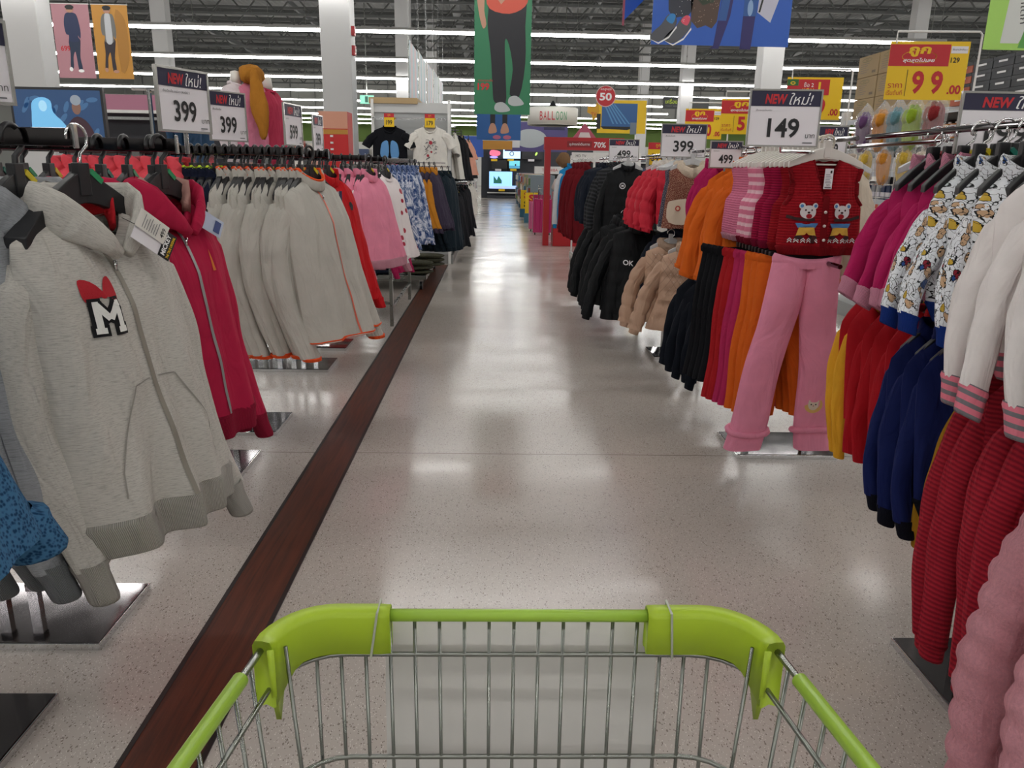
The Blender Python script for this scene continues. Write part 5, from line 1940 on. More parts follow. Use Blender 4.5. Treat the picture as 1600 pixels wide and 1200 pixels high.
for sd in (-1, 1):
    mb = MB()
    cx = sd * 0.066
    q = 0.006
    bear('oval', (cx, -0.205, 0.024, 0.020, 0), K_W, off=q, mb=mb)
    for e in (-1, 1):
        bear('oval', (cx + e * 0.019, -0.187, 0.009, 0.009, 0), K_W, off=q, mb=mb)
        bear('oval', (cx + e * 0.020, -0.187, 0.005, 0.005, 0), K_B, off=q, lay=1, mb=mb)
        bear('oval', (cx + e * 0.009, -0.199, 0.0025, 0.003, 0), K_D, off=q, lay=2, mb=mb, )
    bear('oval', (cx, -0.206, 0.004, 0.003, 0), K_D, off=q, lay=2, mb=mb)
    bear('oval', (cx - sd * 0.002, -0.217, 0.009, 0.007, 0), K_R, off=q, lay=2, mb=mb)
    bear('strip', ([(cx - sd * 0.022, -0.228), (cx + sd * 0.03, -0.226), (cx + sd * 0.062, -0.218)], 0.009), K_D, off=q, mb=mb)
    bear('poly', [(cx - 0.034, -0.238), (cx + 0.034, -0.238), (cx + 0.026, -0.252), (cx - 0.026, -0.252)][::-1], K_B, off=q, mb=mb)
    bear('poly', [(cx - 0.023, -0.250), (cx + 0.023, -0.250), (cx + 0.030, -0.275), (cx + 0.006, -0.272), (cx, -0.264), (cx - 0.006, -0.272), (cx - 0.030, -0.275)][::-1], K_Y, off=q, lay=1, mb=mb)
    for e in (-1, 1):
        bear('oval', (cx + e * 0.022, -0.28, 0.012, 0.006, 0), K_D, off=q, lay=1, mb=mb)
    mb.build('knitted_bear', v)
    mb = MB()
    for k in range(5):
        xx = sd * (0.03 + 0.024 * k)
        for dz in (0, 0.008):
            conform(g, 'strip', ([(xx - 0.009, -0.303 - dz), (xx, -0.294 - dz), (xx + 0.009, -0.303 - dz)], 0.0035), K_W, off=q, mb=mb)
    mb.build('chevron_row', v)
vy = 3.06
VX = 1.272
place(v, (VX, vy, ZU - 0.085), 0.03, 'red knitted vest with two bears and white buttons, facing the aisle', 'vest')
place(HANG['white'], (VX, vy, ZU + 0.002), 0.03, 'cream plastic hanger holding the red bear vest, foremost of the cream ones', 'hanger')
t = empty('price_tag', (VX - 0.003, vy - 0.052, ZU - 0.088 - 0.03))
mb = MB(); mb.span((-0.016, 0, -0.075), (0.016, 0.001, 0.0), M_PAPER)
S = Sheet(mb, (-0.016, -0.0002, -0.075), (1, 0, 0), (0, 0, 1))
S.rect(0.020, 0.058, 0.027, 0.068, M_INK)
for q in range(6):
    S.rect(0.004, 0.022 + q * 0.006, 0.027 - 0.003 * (q % 3), 0.0238 + q * 0.006, M_INKG)
S.text('149', 0.016, 0.011, 0.007, M_INK, 1, align='c')
S.rect(0.004, 0.003, 0.028, 0.008, M_INKG)
mb.build('card', t)
tag(t, 'white price ticket in the neck of the red bear vest', 'price tag')
# vests behind: reds then pinks
cols = []
v2, g2 = vest(M_RKN, 233, 27)
mb = MB(); conform(g2, 'oval', (-0.075, -0.21, 0.018, 0.03, 0), K_W, off=0.006, mb=mb); conform(g2, 'oval', (-0.085, -0.17, 0.006, 0.025, 0.2), K_W, off=0.006, mb=mb); conform(g2, 'oval', (-0.070, -0.17, 0.006, 0.025, -0.2), K_W, off=0.006, mb=mb); mb.build('knitted_rabbit', v2)
g2.band(M_RRIB, 0.03, 0.95).build('hem_band', v2)
index_kids(v2)
v3, g3 = vest(cloth('rose_stripe_knit', 'dc7f9b', 'bands', 'efc8d2'), 234, 25)
g3.band(cloth('wine_rib', '8a1632', 'ribv'), 0.03, 0.97).build('hem_band', v3)
index_kids(v3)
v4, g4 = vest(cloth('pink_knit', 'dd83a0', 'rib', 'cf7090'), 235, 25)
g4.band(cloth('pink_rib', 'e9a6b8', 'ribv'), 0.03, 0.97).build('hem_band', v4)
index_kids(v4)
v5, g5 = vest(cloth('raspberry_knit', 'b01848', 'rib'), 236, 25)
g5.band(cloth('raspberry_rib', '8c1038', 'ribv'), 0.03, 0.97).build('hem_band', v5)
index_kids(v5)
seq = [(v2, 'red knitted vest with a white rabbit, directly behind the bear vest', None), (v2, 'red knitted vest, second behind the bear vest', None)]
place(v2, (XR - 0.03, 3.17, ZU - 0.085), -0.02, 'red knitted vest with a white rabbit, directly behind the bear vest', 'vest')
place(v5, (XR - 0.045, 3.25, ZU - 0.085), 0.02, 'raspberry knitted vest behind the red rabbit vest', 'vest')
place(v5, (XR - 0.05, 3.32, ZU - 0.085), 0.0, 'raspberry knitted vest in front of the striped pink vests', 'vest')
for i in range(3):
    place(v3, (XR - 0.055, 3.40 + 0.06 * i, ZU - 0.085), random.uniform(-0.03, 0.03), 'pink knitted vest with pale stripes and wine red hem', 'vest', 'striped pink vests')
for i in range(4):
    place(v4, (XR - 0.06, 3.58 + 0.05 * i, ZU - 0.085), random.uniform(-0.03, 0.03), 'plain pink knitted vest behind the striped vests', 'vest', 'plain pink vests')
for i in range(13):
    place(HANG['white'], (XR - 0.02 - 0.003 * i, 3.15 + 0.048 * i, ZU + 0.002), random.uniform(-0.04, 0.04), 'cream plastic hanger in the pack behind the bear vest', 'hanger', 'cream hangers of the knitted vests')

# --- orange fleeces, magenta ones behind
M_ORG = cloth('orange_fleece', 'd0611a')
og = P1(kid('fleece_jacket', M_ORG, (241, 242, 243), 0.46, 0.175, n=33, rib=M_ORG, band=False, cuff_h=0.02, cuffk=1.1, sleeve=0.44, lean=0.20, ang=0.36, r0=0.085, r1=0.062, w=((0, 1), (0.1, 1.06), (1, 1.45))))
row(og, [(XR + 0.02, 3.88, 0.0), (XR + 0.02, 4.02, 0.04), (XR + 0.02, 4.16, -0.03), (XR + 0.02, 4.32, 0.0)], ZU, WIR, 'orange fleece jacket behind the nearest orange one', 'jacket', 'orange fleece jackets',
    'black hanger with coloured marker holding an orange fleece', 'hangers of the orange fleeces', first='orange fleece jacket, nearest of its kind, beside the pink vests', drop=0.105)
mg2 = P1(kid('fleece_jacket', M_MAG, (244,), 0.38, 0.12, n=23, band=False, ang=0.16, w=((0, 1), (1, 1.15))))
row(mg2, [(XR - 0.02, 4.48, 0.0), (XR - 0.02, 4.58, 0.0), (XR - 0.02, 4.68, 0.0)], ZU, WIR, 'magenta fleece jacket behind the orange ones', 'jacket', 'magenta fleece jackets behind the orange',
    'black hanger holding a magenta fleece jacket', 'hangers of the magenta fleeces', drop=0.105)
# --- tweed vests with cream fur
M_TWEED = cloth('red_tweed', '6e3a30', 'speckle', 'c9a58c')
M_TWEED2 = cloth('blue_tweed', '3c3c4a', 'speckle', '9a94a0')
M_FURC = cloth('cream_fur', 'd8c7b2', 'fur')
for i, (mt, yy, lb) in enumerate(((M_TWEED, 5.22, 'red-brown tweed vest with cream fur collar and cream pockets'), (M_TWEED2, 5.34, 'blue-grey tweed vest behind the red-brown tweed one'))):
    g = Garment(L=0.40, sw=0.15, w=((0, 1.0), (0.18, 0.95), (0.4, 1.05), (1, 1.2)), sl=0.035, nk=0.06, fd=0.04, T=0.07, lean=0.03, amp=0.01, seed=251 + i, nu=33, nv=33)
    r = empty('tweed_vest')
    g.torso(mt).build('body', r)
    lp = g.neck_loop(24, up=-0.005, grow=1.2)
    g.ring_section(M_FURC, lp, [(0.03, 0.035)] * 24, n=10, closed=True).build('fur_collar', r)
    if i == 0:
        for sd in (-1, 1):
            conform(g, 'poly', smooth_poly([(sd * 0.008, -0.22), (sd * 0.008, -0.36), (sd * 0.14, -0.36), (sd * 0.15, -0.25), (sd * 0.12, -0.22)][::sd], 3), M_FURC, off=0.008).build('pocket_panel', r, True)
        mb = MB(); conform(g, 'oval', (-0.085, -0.27, 0.018, 0.018, 0), plain('badge_red', 'a8342c', 0.6), off=0.012, mb=mb); conform(g, 'oval', (-0.085, -0.27, 0.010, 0.010, 0), plain('badge_cream', 'd8b8a0', 0.6), off=0.0125, mb=mb); mb.build('round_badge', r)
        for z in (-0.17, -0.24, -0.31):
            q = g.on(0.0, z, 0.012); mb = MB(); mb.lathe([(0.001, -0.003), (0.006, -0.002), (0.006, 0.001)], q, M_CHROME, 12, 'y'); mb.build('snap_button', r)
    place(r, (XR - 0.02, yy, ZU - 0.10), -0.1, lb, 'vest')
    place(HANG['clear'], (XR - 0.02, yy, ZU + 0.001), -0.1, 'frosted hanger of the %s tweed vest' % ('red-brown' if i == 0 else 'blue-grey'), 'hanger')
for k in range(5):
    place(HANG['clear'], (XR - 0.02, 5.40 + 0.05 * k, ZU + 0.001), 0.0, 'frosted hanger bunched behind the tweed vests', 'hanger', 'frosted hangers behind the tweed vests')
# --- red puffers with white fleece collar
def puffer(name, mat, seed, L, sw, collar_mat, n=45, neckk='fur', **kw):
    a = dict(w=((0, 1), (0.12, 1.08), (1, 1.28)), sl=0.045, nk=0.06, fd=0.03, T=0.085, lean=0.13, amp=0.008, seed=seed, nu=33, nv=n, sleeve=L * 0.9, ang=0.34, elbow=0.05, r0=0.080, r1=0.062, puff=0.018, pitch=0.085)
    a.update(kw)
    g = Garment(L=L, sw=sw, **a)
    p = top(name, g, mat, neck=neckk, neck_mat=collar_mat, band=False, cuff_h=0.03, nsl=46, msl=16)
    index_kids(p)
    return p, g


M_PRED = cloth('red_nylon', 'bf2236', rough=0.6, sheen=0.1)
M_PBLK = cloth('black_nylon', '0e1013', rough=0.62, sheen=0.1)
M_PBEI = cloth('beige_nylon', 'bd9c85', rough=0.6, sheen=0.15)
M_SHERPA = cloth('white_sherpa', 'dfd6cc', 'fur')
rp = [puffer('puffer_jacket', M_PRED, s_, 0.40, 0.17, M_SHERPA)[0] for s_ in (261, 262)]
row(rp, [(XR + 0.03, 5.75, 0.15), (XR + 0.03, 5.95, 0.1), (XR + 0.03, 6.15, 0.05), (XR + 0.03, 6.35, 0.0)], ZU, 'clear', 'red puffer jacket with white fleece collar, behind the nearest red one', 'jacket', 'red puffer jackets',
    'frosted hanger holding a red puffer jacket', 'hangers of the red puffers', first='red puffer jacket with white fleece collar, nearest of its kind', drop=0.10)
# --- black and navy jackets beyond
M_JNAV = cloth('navy_shell', '131a28', rough=0.7, sheen=0.1)
M_JGRY = cloth('charcoal_stripe', '1c1d20', 'bands', '34363a', rough=0.7)
bj, bg = [], []
p, g = puffer('winter_jacket', M_PBLK, 265, 0.56, 0.19, M_PBLK, neckk='collar', puff=0.004, ang=0.16, lean=0.06)
mb = MB(); 
index_kids(p)
q = conform(g, 'oval', (-0.07, -0.16, 0.028, 0.028, 0), plain('badge_white', 'cfcfd4', 0.6), off=0.012)
conform(g, 'oval', (-0.07, -0.16, 0.021, 0.021, 0), M_INK, off=0.0125, mb=q)
conform(g, 'text', ('M', -0.07, -0.16, 0.02, 0.02, 0), M_INKW, off=0.013, mb=q)
q.build('round_badge', p)
place(p, (1.22, 7.35, 1.43), 0.1, 'black winter jacket with round white M badge, upper rail beyond the red puffers', 'jacket')
place(HANG['clear'], (1.22, 7.35, 1.54), 0.1, 'frosted hanger holding the black jacket with the M badge', 'hanger')
p2, _ = puffer('winter_jacket', M_JGRY, 266, 0.56, 0.19, M_JGRY, neckk='collar', puff=0.004, ang=0.16, lean=0.06)
p3, _ = puffer('winter_jacket', M_JNAV, 267, 0.52, 0.19, M_JNAV, neckk='collar', puff=0.006, ang=0.16, lean=0.06)
row([p2], [(1.2, 7.75, 0.1), (1.2, 7.95, 0.1)], 1.54, WIR, 'charcoal striped jacket behind the black M badge jacket', 'jacket', 'charcoal striped jackets', 'black hanger of a charcoal striped jacket', 'hangers of the charcoal jackets')
row([p3], [(1.18, 8.4, 0.1), (1.18, 8.65, 0.1), (1.18, 8.9, 0.1)], 1.54, WIR, 'navy jacket behind the charcoal striped ones', 'jacket', 'navy jackets on the upper right rail', 'black hanger of a navy jacket on the right', 'hangers of the navy jackets')
right_rack(7.15, 9.3, 8.2, 'two-tier chrome rack on the right, carrying the black and navy jackets', x=1.22)
# tall wine red coats further on
M_WINE = cloth('wine_red_cotton', '6a141c')
wr, _ = simple_set('hooded_coat', M_WINE, (271, 272), 0.92, 0.2, 25, neck='hood', ang=0.1, sleeve=0.75)
row(wr, [(1.24, 10.3, 0.1), (1.22, 10.6, 0.1), (1.2, 10.9, 0.1), (1.18, 11.2, 0.1)], 1.55, WIR, 'wine red hooded coat behind the nearest wine red one', 'coat', 'wine red coats',
    'black hanger holding a wine red coat', 'hangers of the wine red coats', first='wine red hooded coat, nearest of its kind', drop=0.1)
sk, _ = simple_set('ski_jacket', cloth('bright_blue_shell', '1f7fb4'), (275,), 0.8, 0.19, 21, sleeve_mat=cloth('white_shell', 'cfcfd2'))
row(sk, [(1.12, 11.7, 0.2)], 1.55, WIR, '', 'jacket', None, '', None, first='bright blue jacket with white sleeves behind the wine red coats', hfirst='black hanger holding the bright blue jacket', drop=0.1)
r = empty('rolling_rack', (1.42, 11.2, 0))
mb = MB()
mb.tube([(-0.2, -1.4, 0.14), (-0.2, 1.2, 0.14)], 0.02, M_WHITE); mb.tube([(0.3, -1.4, 0.14), (0.3, 1.2, 0.14)], 0.02, M_WHITE)
mb.span((-0.2, -1.3, 0.15), (0.3, 1.1, 0.17), plain('rose_shelf', '7a4a4c', 0.5))
mb.build('base_frame', r)
for a in (-0.2, 0.3):
    for b in (-1.4, 1.2):
        mb = MB(); mb.lathe([(0.01, -0.02), (0.06, -0.018), (0.06, 0.018), (0.01, 0.02)], (a, b, 0.06), M_WHITEP, 14, 'x'); mb.span((a - 0.03, b - 0.02, 0.05), (a + 0.03, b + 0.02, 0.15), M_WHITEP); mb.build('castor', r)
for b in (-1.35, 1.15):
    mb = MB(); mb.span((-0.215, b - 0.012, 0.15), (-0.19, b + 0.012, 1.58), M_WHITE); mb.build('post', r)
    mb = MB(); mb.span((0.29, b - 0.012, 0.15), (0.31, b + 0.012, 1.58), M_WHITE); mb.build('post', r)
mb = MB(); mb.span((-0.22, -1.4, 1.515), (-0.205, 1.2, 1.55), M_WHITE); mb.build('hanging_rail', r)
tag(r, 'white rack on castors under the wine red coats', 'clothes rack')

# ------------------------------------------------------------------ lower rail, right
M_FLUF = cloth('pink_teddy', 'e3a0ab', 'fur')
fl = P1([puffer('fluffy_jacket', M_FLUF, s_, 0.70, 0.2, M_FLUF, n=70, puff=0.024, pitch=0.058, lean=0.16, ang=0.26, r0=0.10, r1=0.085, sleeve=0.62) for s_ in (281,)])
row(fl, [(XR + 0.07, 1.30, 0.05), (XR + 0.07, 1.43, 0.0)], ZL, WIR, 'pink teddy jacket with horizontal rolls, behind the nearest pink teddy one', 'jacket', 'pink teddy jackets',
    'black hanger holding a pink teddy jacket', 'hangers of the pink teddy jackets', first='pink teddy jacket with horizontal rolls, bottom right corner of the picture', drop=0.19)
M_RRED = cloth('coral_red_corduroy', 'b02434', 'corduroy', '84182a')
rr = P1(kid('corduroy_top', M_RRED, (285, 286, 287), 0.52, 0.165, n=41, rib=M_RRED, band=False, cuff_h=0.035, cuffk=0.75, sleeve=0.56, lean=0.14, ang=0.24, r0=0.085, r1=0.058, w=((0, 1), (0.1, 1.05), (1, 1.35))))
row(rr, [(XR + 0.04, 1.58, 0.0), (XR + 0.04, 1.66, 0.05), (XR + 0.04, 1.74, -0.04), (XR + 0.04, 1.82, 0.03)], ZL, WIR, 'coral red ribbed corduroy top, behind the nearest ribbed one', 'top', 'coral red ribbed tops',
    'black hanger holding a coral red ribbed top', 'hangers of the ribbed red tops', first='coral red ribbed corduroy top, nearest of its kind on the lower rail', drop=0.10)
mu = P1(kid('sweatshirt', cloth('ochre_fleece', 'a87c1e'), (291,), 0.44, 0.17, n=27))
row(mu, [(XR + 0.12, 1.93, 0.0), (XR + 0.12, 1.98, 0.0)], ZL, WIR, 'ochre yellow sweatshirt between the ribbed red and the navy tops', 'sweatshirt', 'ochre sweatshirts',
    'black hanger holding an ochre sweatshirt', 'hangers of the ochre sweatshirts', drop=0.12)
M_DNV = cloth('deep_blue_fleece', '141f52')
dn = P1(kid('sweatshirt', M_DNV, (293, 294), 0.40, 0.135, n=31, rib=cloth('black_rib', '0e1020', 'ribv'), sleeve=0.37, lean=0.14, ang=0.22, band_h=0.05))
row(dn, [(XR, 2.04, 0.0), (XR, 2.12, 0.04), (XR, 2.20, -0.03)], ZL, WIR, 'deep blue sweatshirt with black cuffs, behind the nearest deep blue one', 'sweatshirt', 'deep blue sweatshirts',
    'black hanger holding a deep blue sweatshirt', 'hangers of the deep blue sweatshirts', first='deep blue sweatshirt with black cuffs, nearest of its kind', drop=0.12)
M_LRED = cloth('scarlet_fleece', 'ab1420')
lr = P1(kid('fleece_pullover', M_LRED, (296, 297, 298), 0.40, 0.13, n=31, rib=M_LRED, band=False, cuff_h=0.0, sleeve=0.38, lean=0.13, ang=0.2))
row(lr, [(XR + 0.07, 2.30, 0.0), (XR + 0.07, 2.38, 0.04), (XR + 0.07, 2.46, -0.04), (XR + 0.07, 2.54, 0.0)], ZL, WIR, 'scarlet fleece top, behind the nearest scarlet one', 'top', 'scarlet fleece tops',
    'black hanger holding a scarlet fleece top', 'hangers of the scarlet fleece tops', first='scarlet fleece top, nearest of its kind on the lower rail', drop=0.11)
M_YEL = cloth('egg_yellow_fleece', 'e2a52c')
ry = P1(kid('two_tone_top', M_LRED, (301,), 0.38, 0.125, n=29, rib=M_YEL, sleeve_mat=M_YEL, neck_mat=M_YEL, sleeve=0.38, lean=0.13, ang=0.2, band=False, r1=0.035))
row(ry, [(XR + 0.05, 2.62, 0.0), (XR + 0.05, 2.69, 0.04)], ZL, WIR, 'scarlet top with yellow sleeves and collar on the lower rail', 'top', 'scarlet and yellow tops',
    'black hanger holding a scarlet and yellow top', 'hangers of the scarlet and yellow tops', drop=0.10)

# --- pink trousers with the cat patch
M_PTR = cloth('pink_sweatpant', 'e690ab')
tr = trousers('sweatpants', M_PTR, W=0.135, L=0.765, rise=0.25, hem=0.066, splay=0.04, seed=5, T=0.05, roll=True, out=(0.11, 0.0))
M_CATW, M_CATY = plain('cat_cream', 'e0d2c0', 0.9, bump=0.5, bscale=300), plain('moon_yellow', 'e0b36a', 0.9, bump=0.5, bscale=300)
mb = MB()
cx, cz, yy = 0.045, -0.555, -0.120
S = Sheet(mb, (cx, yy, cz), (1, -0.05, 0), (0, -0.09, 1))
def mlayer(pts, mat, lay): S.poly(pts, mat, lay)
arc = [(0.036 * cos(a), 0.034 * sin(a)) for a in np.linspace(radians(185), radians(400), 16)]
arc2 = [(0.024 * cos(a) + 0.001, 0.024 * sin(a) + 0.006) for a in np.linspace(radians(400), radians(185), 16)]
S.mb.add([S.P(x, y, 3) for x, y in arc + arc2[::-1]], [(i, i + 1, 16 + i + 1, 16 + i) for i in range(15)], M_CATY)
S.poly(smooth_poly([(-0.022, -0.004), (-0.012, -0.018), (0.006, -0.020), (0.018, -0.006), (0.018, 0.008), (0.018, 0.022), (0.009, 0.014), (-0.012, 0.014), (-0.020, 0.024), (-0.023, 0.010)], 3), M_CATW, 5)
for e in (-1, 1):
    S.oval(-0.002 + e * 0.009, 0.004, 0.003, 0.003, M_INK, 7, 10)
S.oval(-0.002, -0.002, 0.003, 0.002, K_R, 7, 8)
mb.build('cat_patch', tr)
index_kids(tr)
PX, PY = 1.235, 3.08
place(tr, (PX, PY - 0.04, 1.065), 0.03, 'pink sweatpants with a cat patch and one rolled hem, facing the aisle', 'trousers')
ph = make_hanger('clip_hanger', M_BLACKP, M_CHROME, 0.10, 0.012, M_CLIPS[0], z0=-0.05, drop=0.01)
place(ph, (PX, PY - 0.04, 1.155), 0.03, 'black clip hanger with chrome hook holding the pink sweatpants', 'hanger')
# short face-out arm carrying the trousers
mb = MB(); mb.tube([(PX, PY - 0.07, 1.157), (PX, 4.0, 1.15)], 0.006, M_CHROME); mb.box((PX, PY - 0.07, 1.157), (0.014, 0.006, 0.03), M_STEEL)
o = mb.build('face_out_arm'); tag(o, 'chrome arm carrying the row of trousers under the knitted vests', 'rail')
specs = [('orange', cloth('orange_sweatpant', 'd9651f'), 3), ('raspberry', cloth('raspberry_sweatpant', 'b32a5a'), 2), ('scarlet', cloth('scarlet_sweatpant', 'a81c22'), 2), ('black', cloth('black_sweatpant', '0f1015'), 4)]
yy = 3.16
i = 0
for nm, mt, cnt in specs:
    tp = trousers('sweatpants', mt, W=0.14, L=0.64 if nm != 'black' else 0.58, rise=0.2, hem=0.065, splay=0.06, seed=20 + i, T=0.035)
    index_kids(tp)
    for k in range(cnt):
        place(tp, (PX - 0.012 * i - 0.01, yy, 1.05), random.uniform(-0.05, 0.05), '%s sweatpants on the arm behind the pink cat pair' % nm, 'trousers', '%s sweatpants' % nm if cnt > 1 else None)
        place(ph, (PX - 0.01, yy, 1.154), random.uniform(-0.05, 0.05), 'black clip hanger on the arm behind the pink sweatpants', 'hanger', 'clip hangers of the sweatpants')
        yy += 0.044
        i += 1
# navy jackets with blue denim collar under the orange fleeces
nj = P1(kid('padded_jacket', cloth('ink_navy', '10151f'), (311, 312), 0.40, 0.14, n=27, sleeve=0.36, neck_mat=cloth('light_denim', '5b7796'), band=False, lean=0.18, w=((0, 1), (1, 1.4))))
row(nj, [(1.22, 3.92, 0), (1.22, 4.04, 0.04), (1.21, 4.16, 0), (1.21, 4.3, 0), (1.20, 4.45, 0)], 0.90, WIR, 'ink navy jacket with pale denim collar, under the orange fleeces', 'jacket', 'ink navy jackets under the orange fleeces',
    'black hanger holding an ink navy jacket', 'hangers of the ink navy jackets', first='ink navy jacket with pale denim collar, nearest of its kind', drop=0.08)
# beige puffers
def stitched_beige(seed):
    p, g = puffer('puffer_jacket', M_PBEI, seed, 0.50, 0.17, cloth('fawn_fur', 'b39a86', 'fur'), puff=0.014, pitch=0.085, ang=0.38, lean=0.12, w=((0, 1), (0.12, 1.05), (0.55, 1.12), (1, 1.55)))
    mb = MB()
    pearl = plain('pearl_stud', 'd8c9bd', 0.3)
    for a in range(-3, 4):
        for b in range(5):
            x, z = a * 0.04 + (0.02 if b % 2 else 0), -0.06 - b * 0.045
            q = g.on(x, z, 0.003)
            mb.box(q, (0.005, 0.005, 0.005), pearl)
    for a in range(-4, 5):
        conform(g, 'strip', ([(a * 0.04 - 0.11, -0.28), (a * 0.04 + 0.06, -0.05)], 0.002), plain('stitch_line', '8f7462', 0.8), off=0.003, mb=mb)
        conform(g, 'strip', ([(a * 0.04 + 0.11, -0.28), (a * 0.04 - 0.06, -0.05)], 0.002), plain('stitch_line', '8f7462', 0.8), off=0.003, mb=mb)
    mb.build('quilting', p)
    zipper(g, p, 'a58a76')
    q = MB(); conform(g, 'strip', ([(-0.19, -0.30), (0.19, -0.30)], 0.022), M_PBEI, off=0.016, mb=q); q.build('waist_frill', p)
    index_kids(p)
    return p


bp = stitched_beige(321)
row([bp], [(1.26, 4.98, -0.15), (1.20, 5.3, 0.1)], 1.02, 'clear', 'beige quilted puffer jacket with fur collar, behind the nearest beige one', 'jacket', 'beige puffer jackets',
    'frosted hanger holding a beige puffer jacket', 'hangers of the beige puffers', first='beige quilted puffer jacket with fur collar and pearl studs, nearest of the two', drop=0.10)
# black puffers, wide, with small white lettering
bq, g = puffer('puffer_jacket', M_PBLK, 331, 0.70, 0.22, M_PBLK, neckk='hood', puff=0.012, pitch=0.11, ang=0.42, lean=0.22, T=0.11, w=((0, 1), (0.12, 1.05), (1, 1.5)))
mb = conform(g, 'text', ('OK', -0.12, -0.26, 0.04, 0.02, -0.1), M_INKW, off=0.02)
mb.build('white_lettering', bq)
KIDS[bq.name] = [c for c in KIDS[bq.name]]
bq2, g = puffer('puffer_jacket', M_PBLK, 332, 0.68, 0.22, M_PBLK, neckk='hood', puff=0.012, pitch=0.11, ang=0.42, lean=0.22, T=0.11, w=((0, 1), (0.12, 1.05), (1, 1.5)))
row([bq, bq2], [(1.18, 6.3, 0.0), (1.18, 6.65, 0.15), (1.15, 7.0, 0.2), (1.14, 7.4, 0.2), (1.14, 7.8, 0.2)], 1.06, WIR, 'large black puffer jacket behind the one lettered OK', 'jacket', 'large black puffer jackets',
    'black hanger holding a large black puffer', 'hangers of the black puffers', first='large black puffer jacket with small white letters OK', drop=0.10)
nvp, g = puffer('puffer_jacket', M_JNAV, 335, 0.5, 0.18, M_JNAV, neckk='collar', puff=0.008, ang=0.35, lean=0.18)
q = conform(g, 'poly', [(-0.05, -0.10), (-0.03, -0.10), (-0.03, -0.08), (-0.05, -0.08)], M_INKW, off=0.012); q.build('white_badge', nvp)
index_kids(nvp)
row([nvp], [(XR + 0.06, 5.75, 0.1), (XR + 0.06, 5.9, 0.1)], ZL, WIR, 'navy padded jacket between the beige and the black puffers', 'jacket', 'navy padded jackets',
    'black hanger holding a navy padded jacket', 'hangers of the navy padded jackets', drop=0.10)
# ------------------------------------------------------------------ price signs in clear holders
def new_sign(x, y, zb, w, h, price, label, rz=0.0, pole=True, sub='', zpole=0.06, arm=None):
    r = empty('price_sign', (x, y, zb))
    r.rotation_euler = (0, 0, rz)
    mb = MB()
    mb.span((-w / 2, 0.0, 0), (w / 2, 0.003, h), M_PAPER)
    S = Sheet(mb, (-w / 2, -0.0006, 0), (1, 0, 0), (0, 0, 1))
    S.rect(0, h * 0.72, w, h, M_NAVYC)
    S.text('NEW', w * 0.20, h * 0.76, h * 0.18, M_REDC, 2, w=w * 0.32, bold=0.04, shear=0.15)
    S.text('ใหม่!', w * 0.55, h * 0.75, h * 0.22, M_INKW, 2, w=w * 0.34, shear=0.25)
    if sub:
        S.text(sub, w * 0.08, h * 0.62, h * 0.045, M_INK, 2)
    S.text(price, w * 0.50, h * 0.14, h * 0.36, M_INK, 2, w=w * 0.46, bold=0.022, align='c')
    S.text('บาท', w * 0.83, h * 0.14, h * 0.07, M_INK, 2)
    S.rect(w * 0.80, h * 0.04, w * 0.94, h * 0.06, M_INKG, 2)
    mb.build('card', r)
    mb = MB()
    b = 0.006
    for (x0, z0, x1, z1) in ((-w / 2 - b, -b, w / 2 + b, 0), (-w / 2 - b, h, w / 2 + b, h + b), (-w / 2 - b, 0, -w / 2, h), (w / 2, 0, w / 2 + b, h)):
        mb.span((x0, -0.004, z0), (x1, 0.006, z1), M_STEEL if not pole else plain('clear_frame', 'b4b2ae', 0.15, 0.4))
    mb.build('holder_frame', r)
    if pole:
        mb = MB(); mb.tube([(0, 0.004, 0), (0, 0.004, -zpole)] + ([arm] if arm else []), 0.006, M_CHROME); mb.build('stem', r)
    tag(r, label, 'price sign')
    return r


LR = radians(62)
new_sign(-1.045, 1.62, 1.515, 0.20, 0.15, '399', 'white price card with navy header, cut by the left edge above the grey hoodies', rz=LR, sub='JACKET')
new_sign(-0.83, 2.19, 1.485, 0.17, 0.15, '399', 'white 399 price card with navy header above the crimson hoodies', rz=radians(66), sub='เสื้อแจ็คเก็ต HIGH GRADE 5')
new_sign(-1.14, 3.48, 1.50, 0.19, 0.19, '399', 'white 399 price card with navy header above the pale grey sweatshirts', rz=radians(60), sub='เสื้อแจ็คเก็ต')
new_sign(-1.02, 4.10, 1.50, 0.2, 0.19, '599', 'narrow looking 599 price card, left of the two near the white column', rz=radians(80), sub='JACKET')
new_sign(-1.19, 5.43, 1.50, 0.2, 0.22, '399', 'narrow looking price card, right of the two near the white column', rz=radians(84), sub='JACKET')
new_sign(1.035, 2.9, 1.50, 0.245, 0.185, '149', 'large white 149 price card with navy header above the pink vests', sub='เสื้อแขนกุดไหมพรม', rz=radians(-4), zpole=0.02, arm=(0.26, 0.25, -0.02))
new_sign(1.24, 5.3, 1.50, 0.29, 0.20, '399', 'white 399 price card with navy header above the red puffers', sub='เสื้อแจ็คเก็ตเด็ก')
new_sign(1.28, 8.0, 1.50, 0.29, 0.20, '499', 'white 499 price card above the black and navy jackets', sub='เสื้อแจ็คเก็ต')
new_sign(1.24, 4.3, 1.43, 0.165, 0.13, '499', 'small white 499 price card above the orange fleeces', sub='เสื้อกันหนาว')
new_sign(1.43, 3.4, 1.46, 0.12, 0.135, '199', 'white price card half hidden behind the cream hangers', sub='')
new_sign(1.47, 2.3, 1.47, 0.28, 0.16, '199', 'white price card behind the row of chrome hooks at the right edge', sub='')


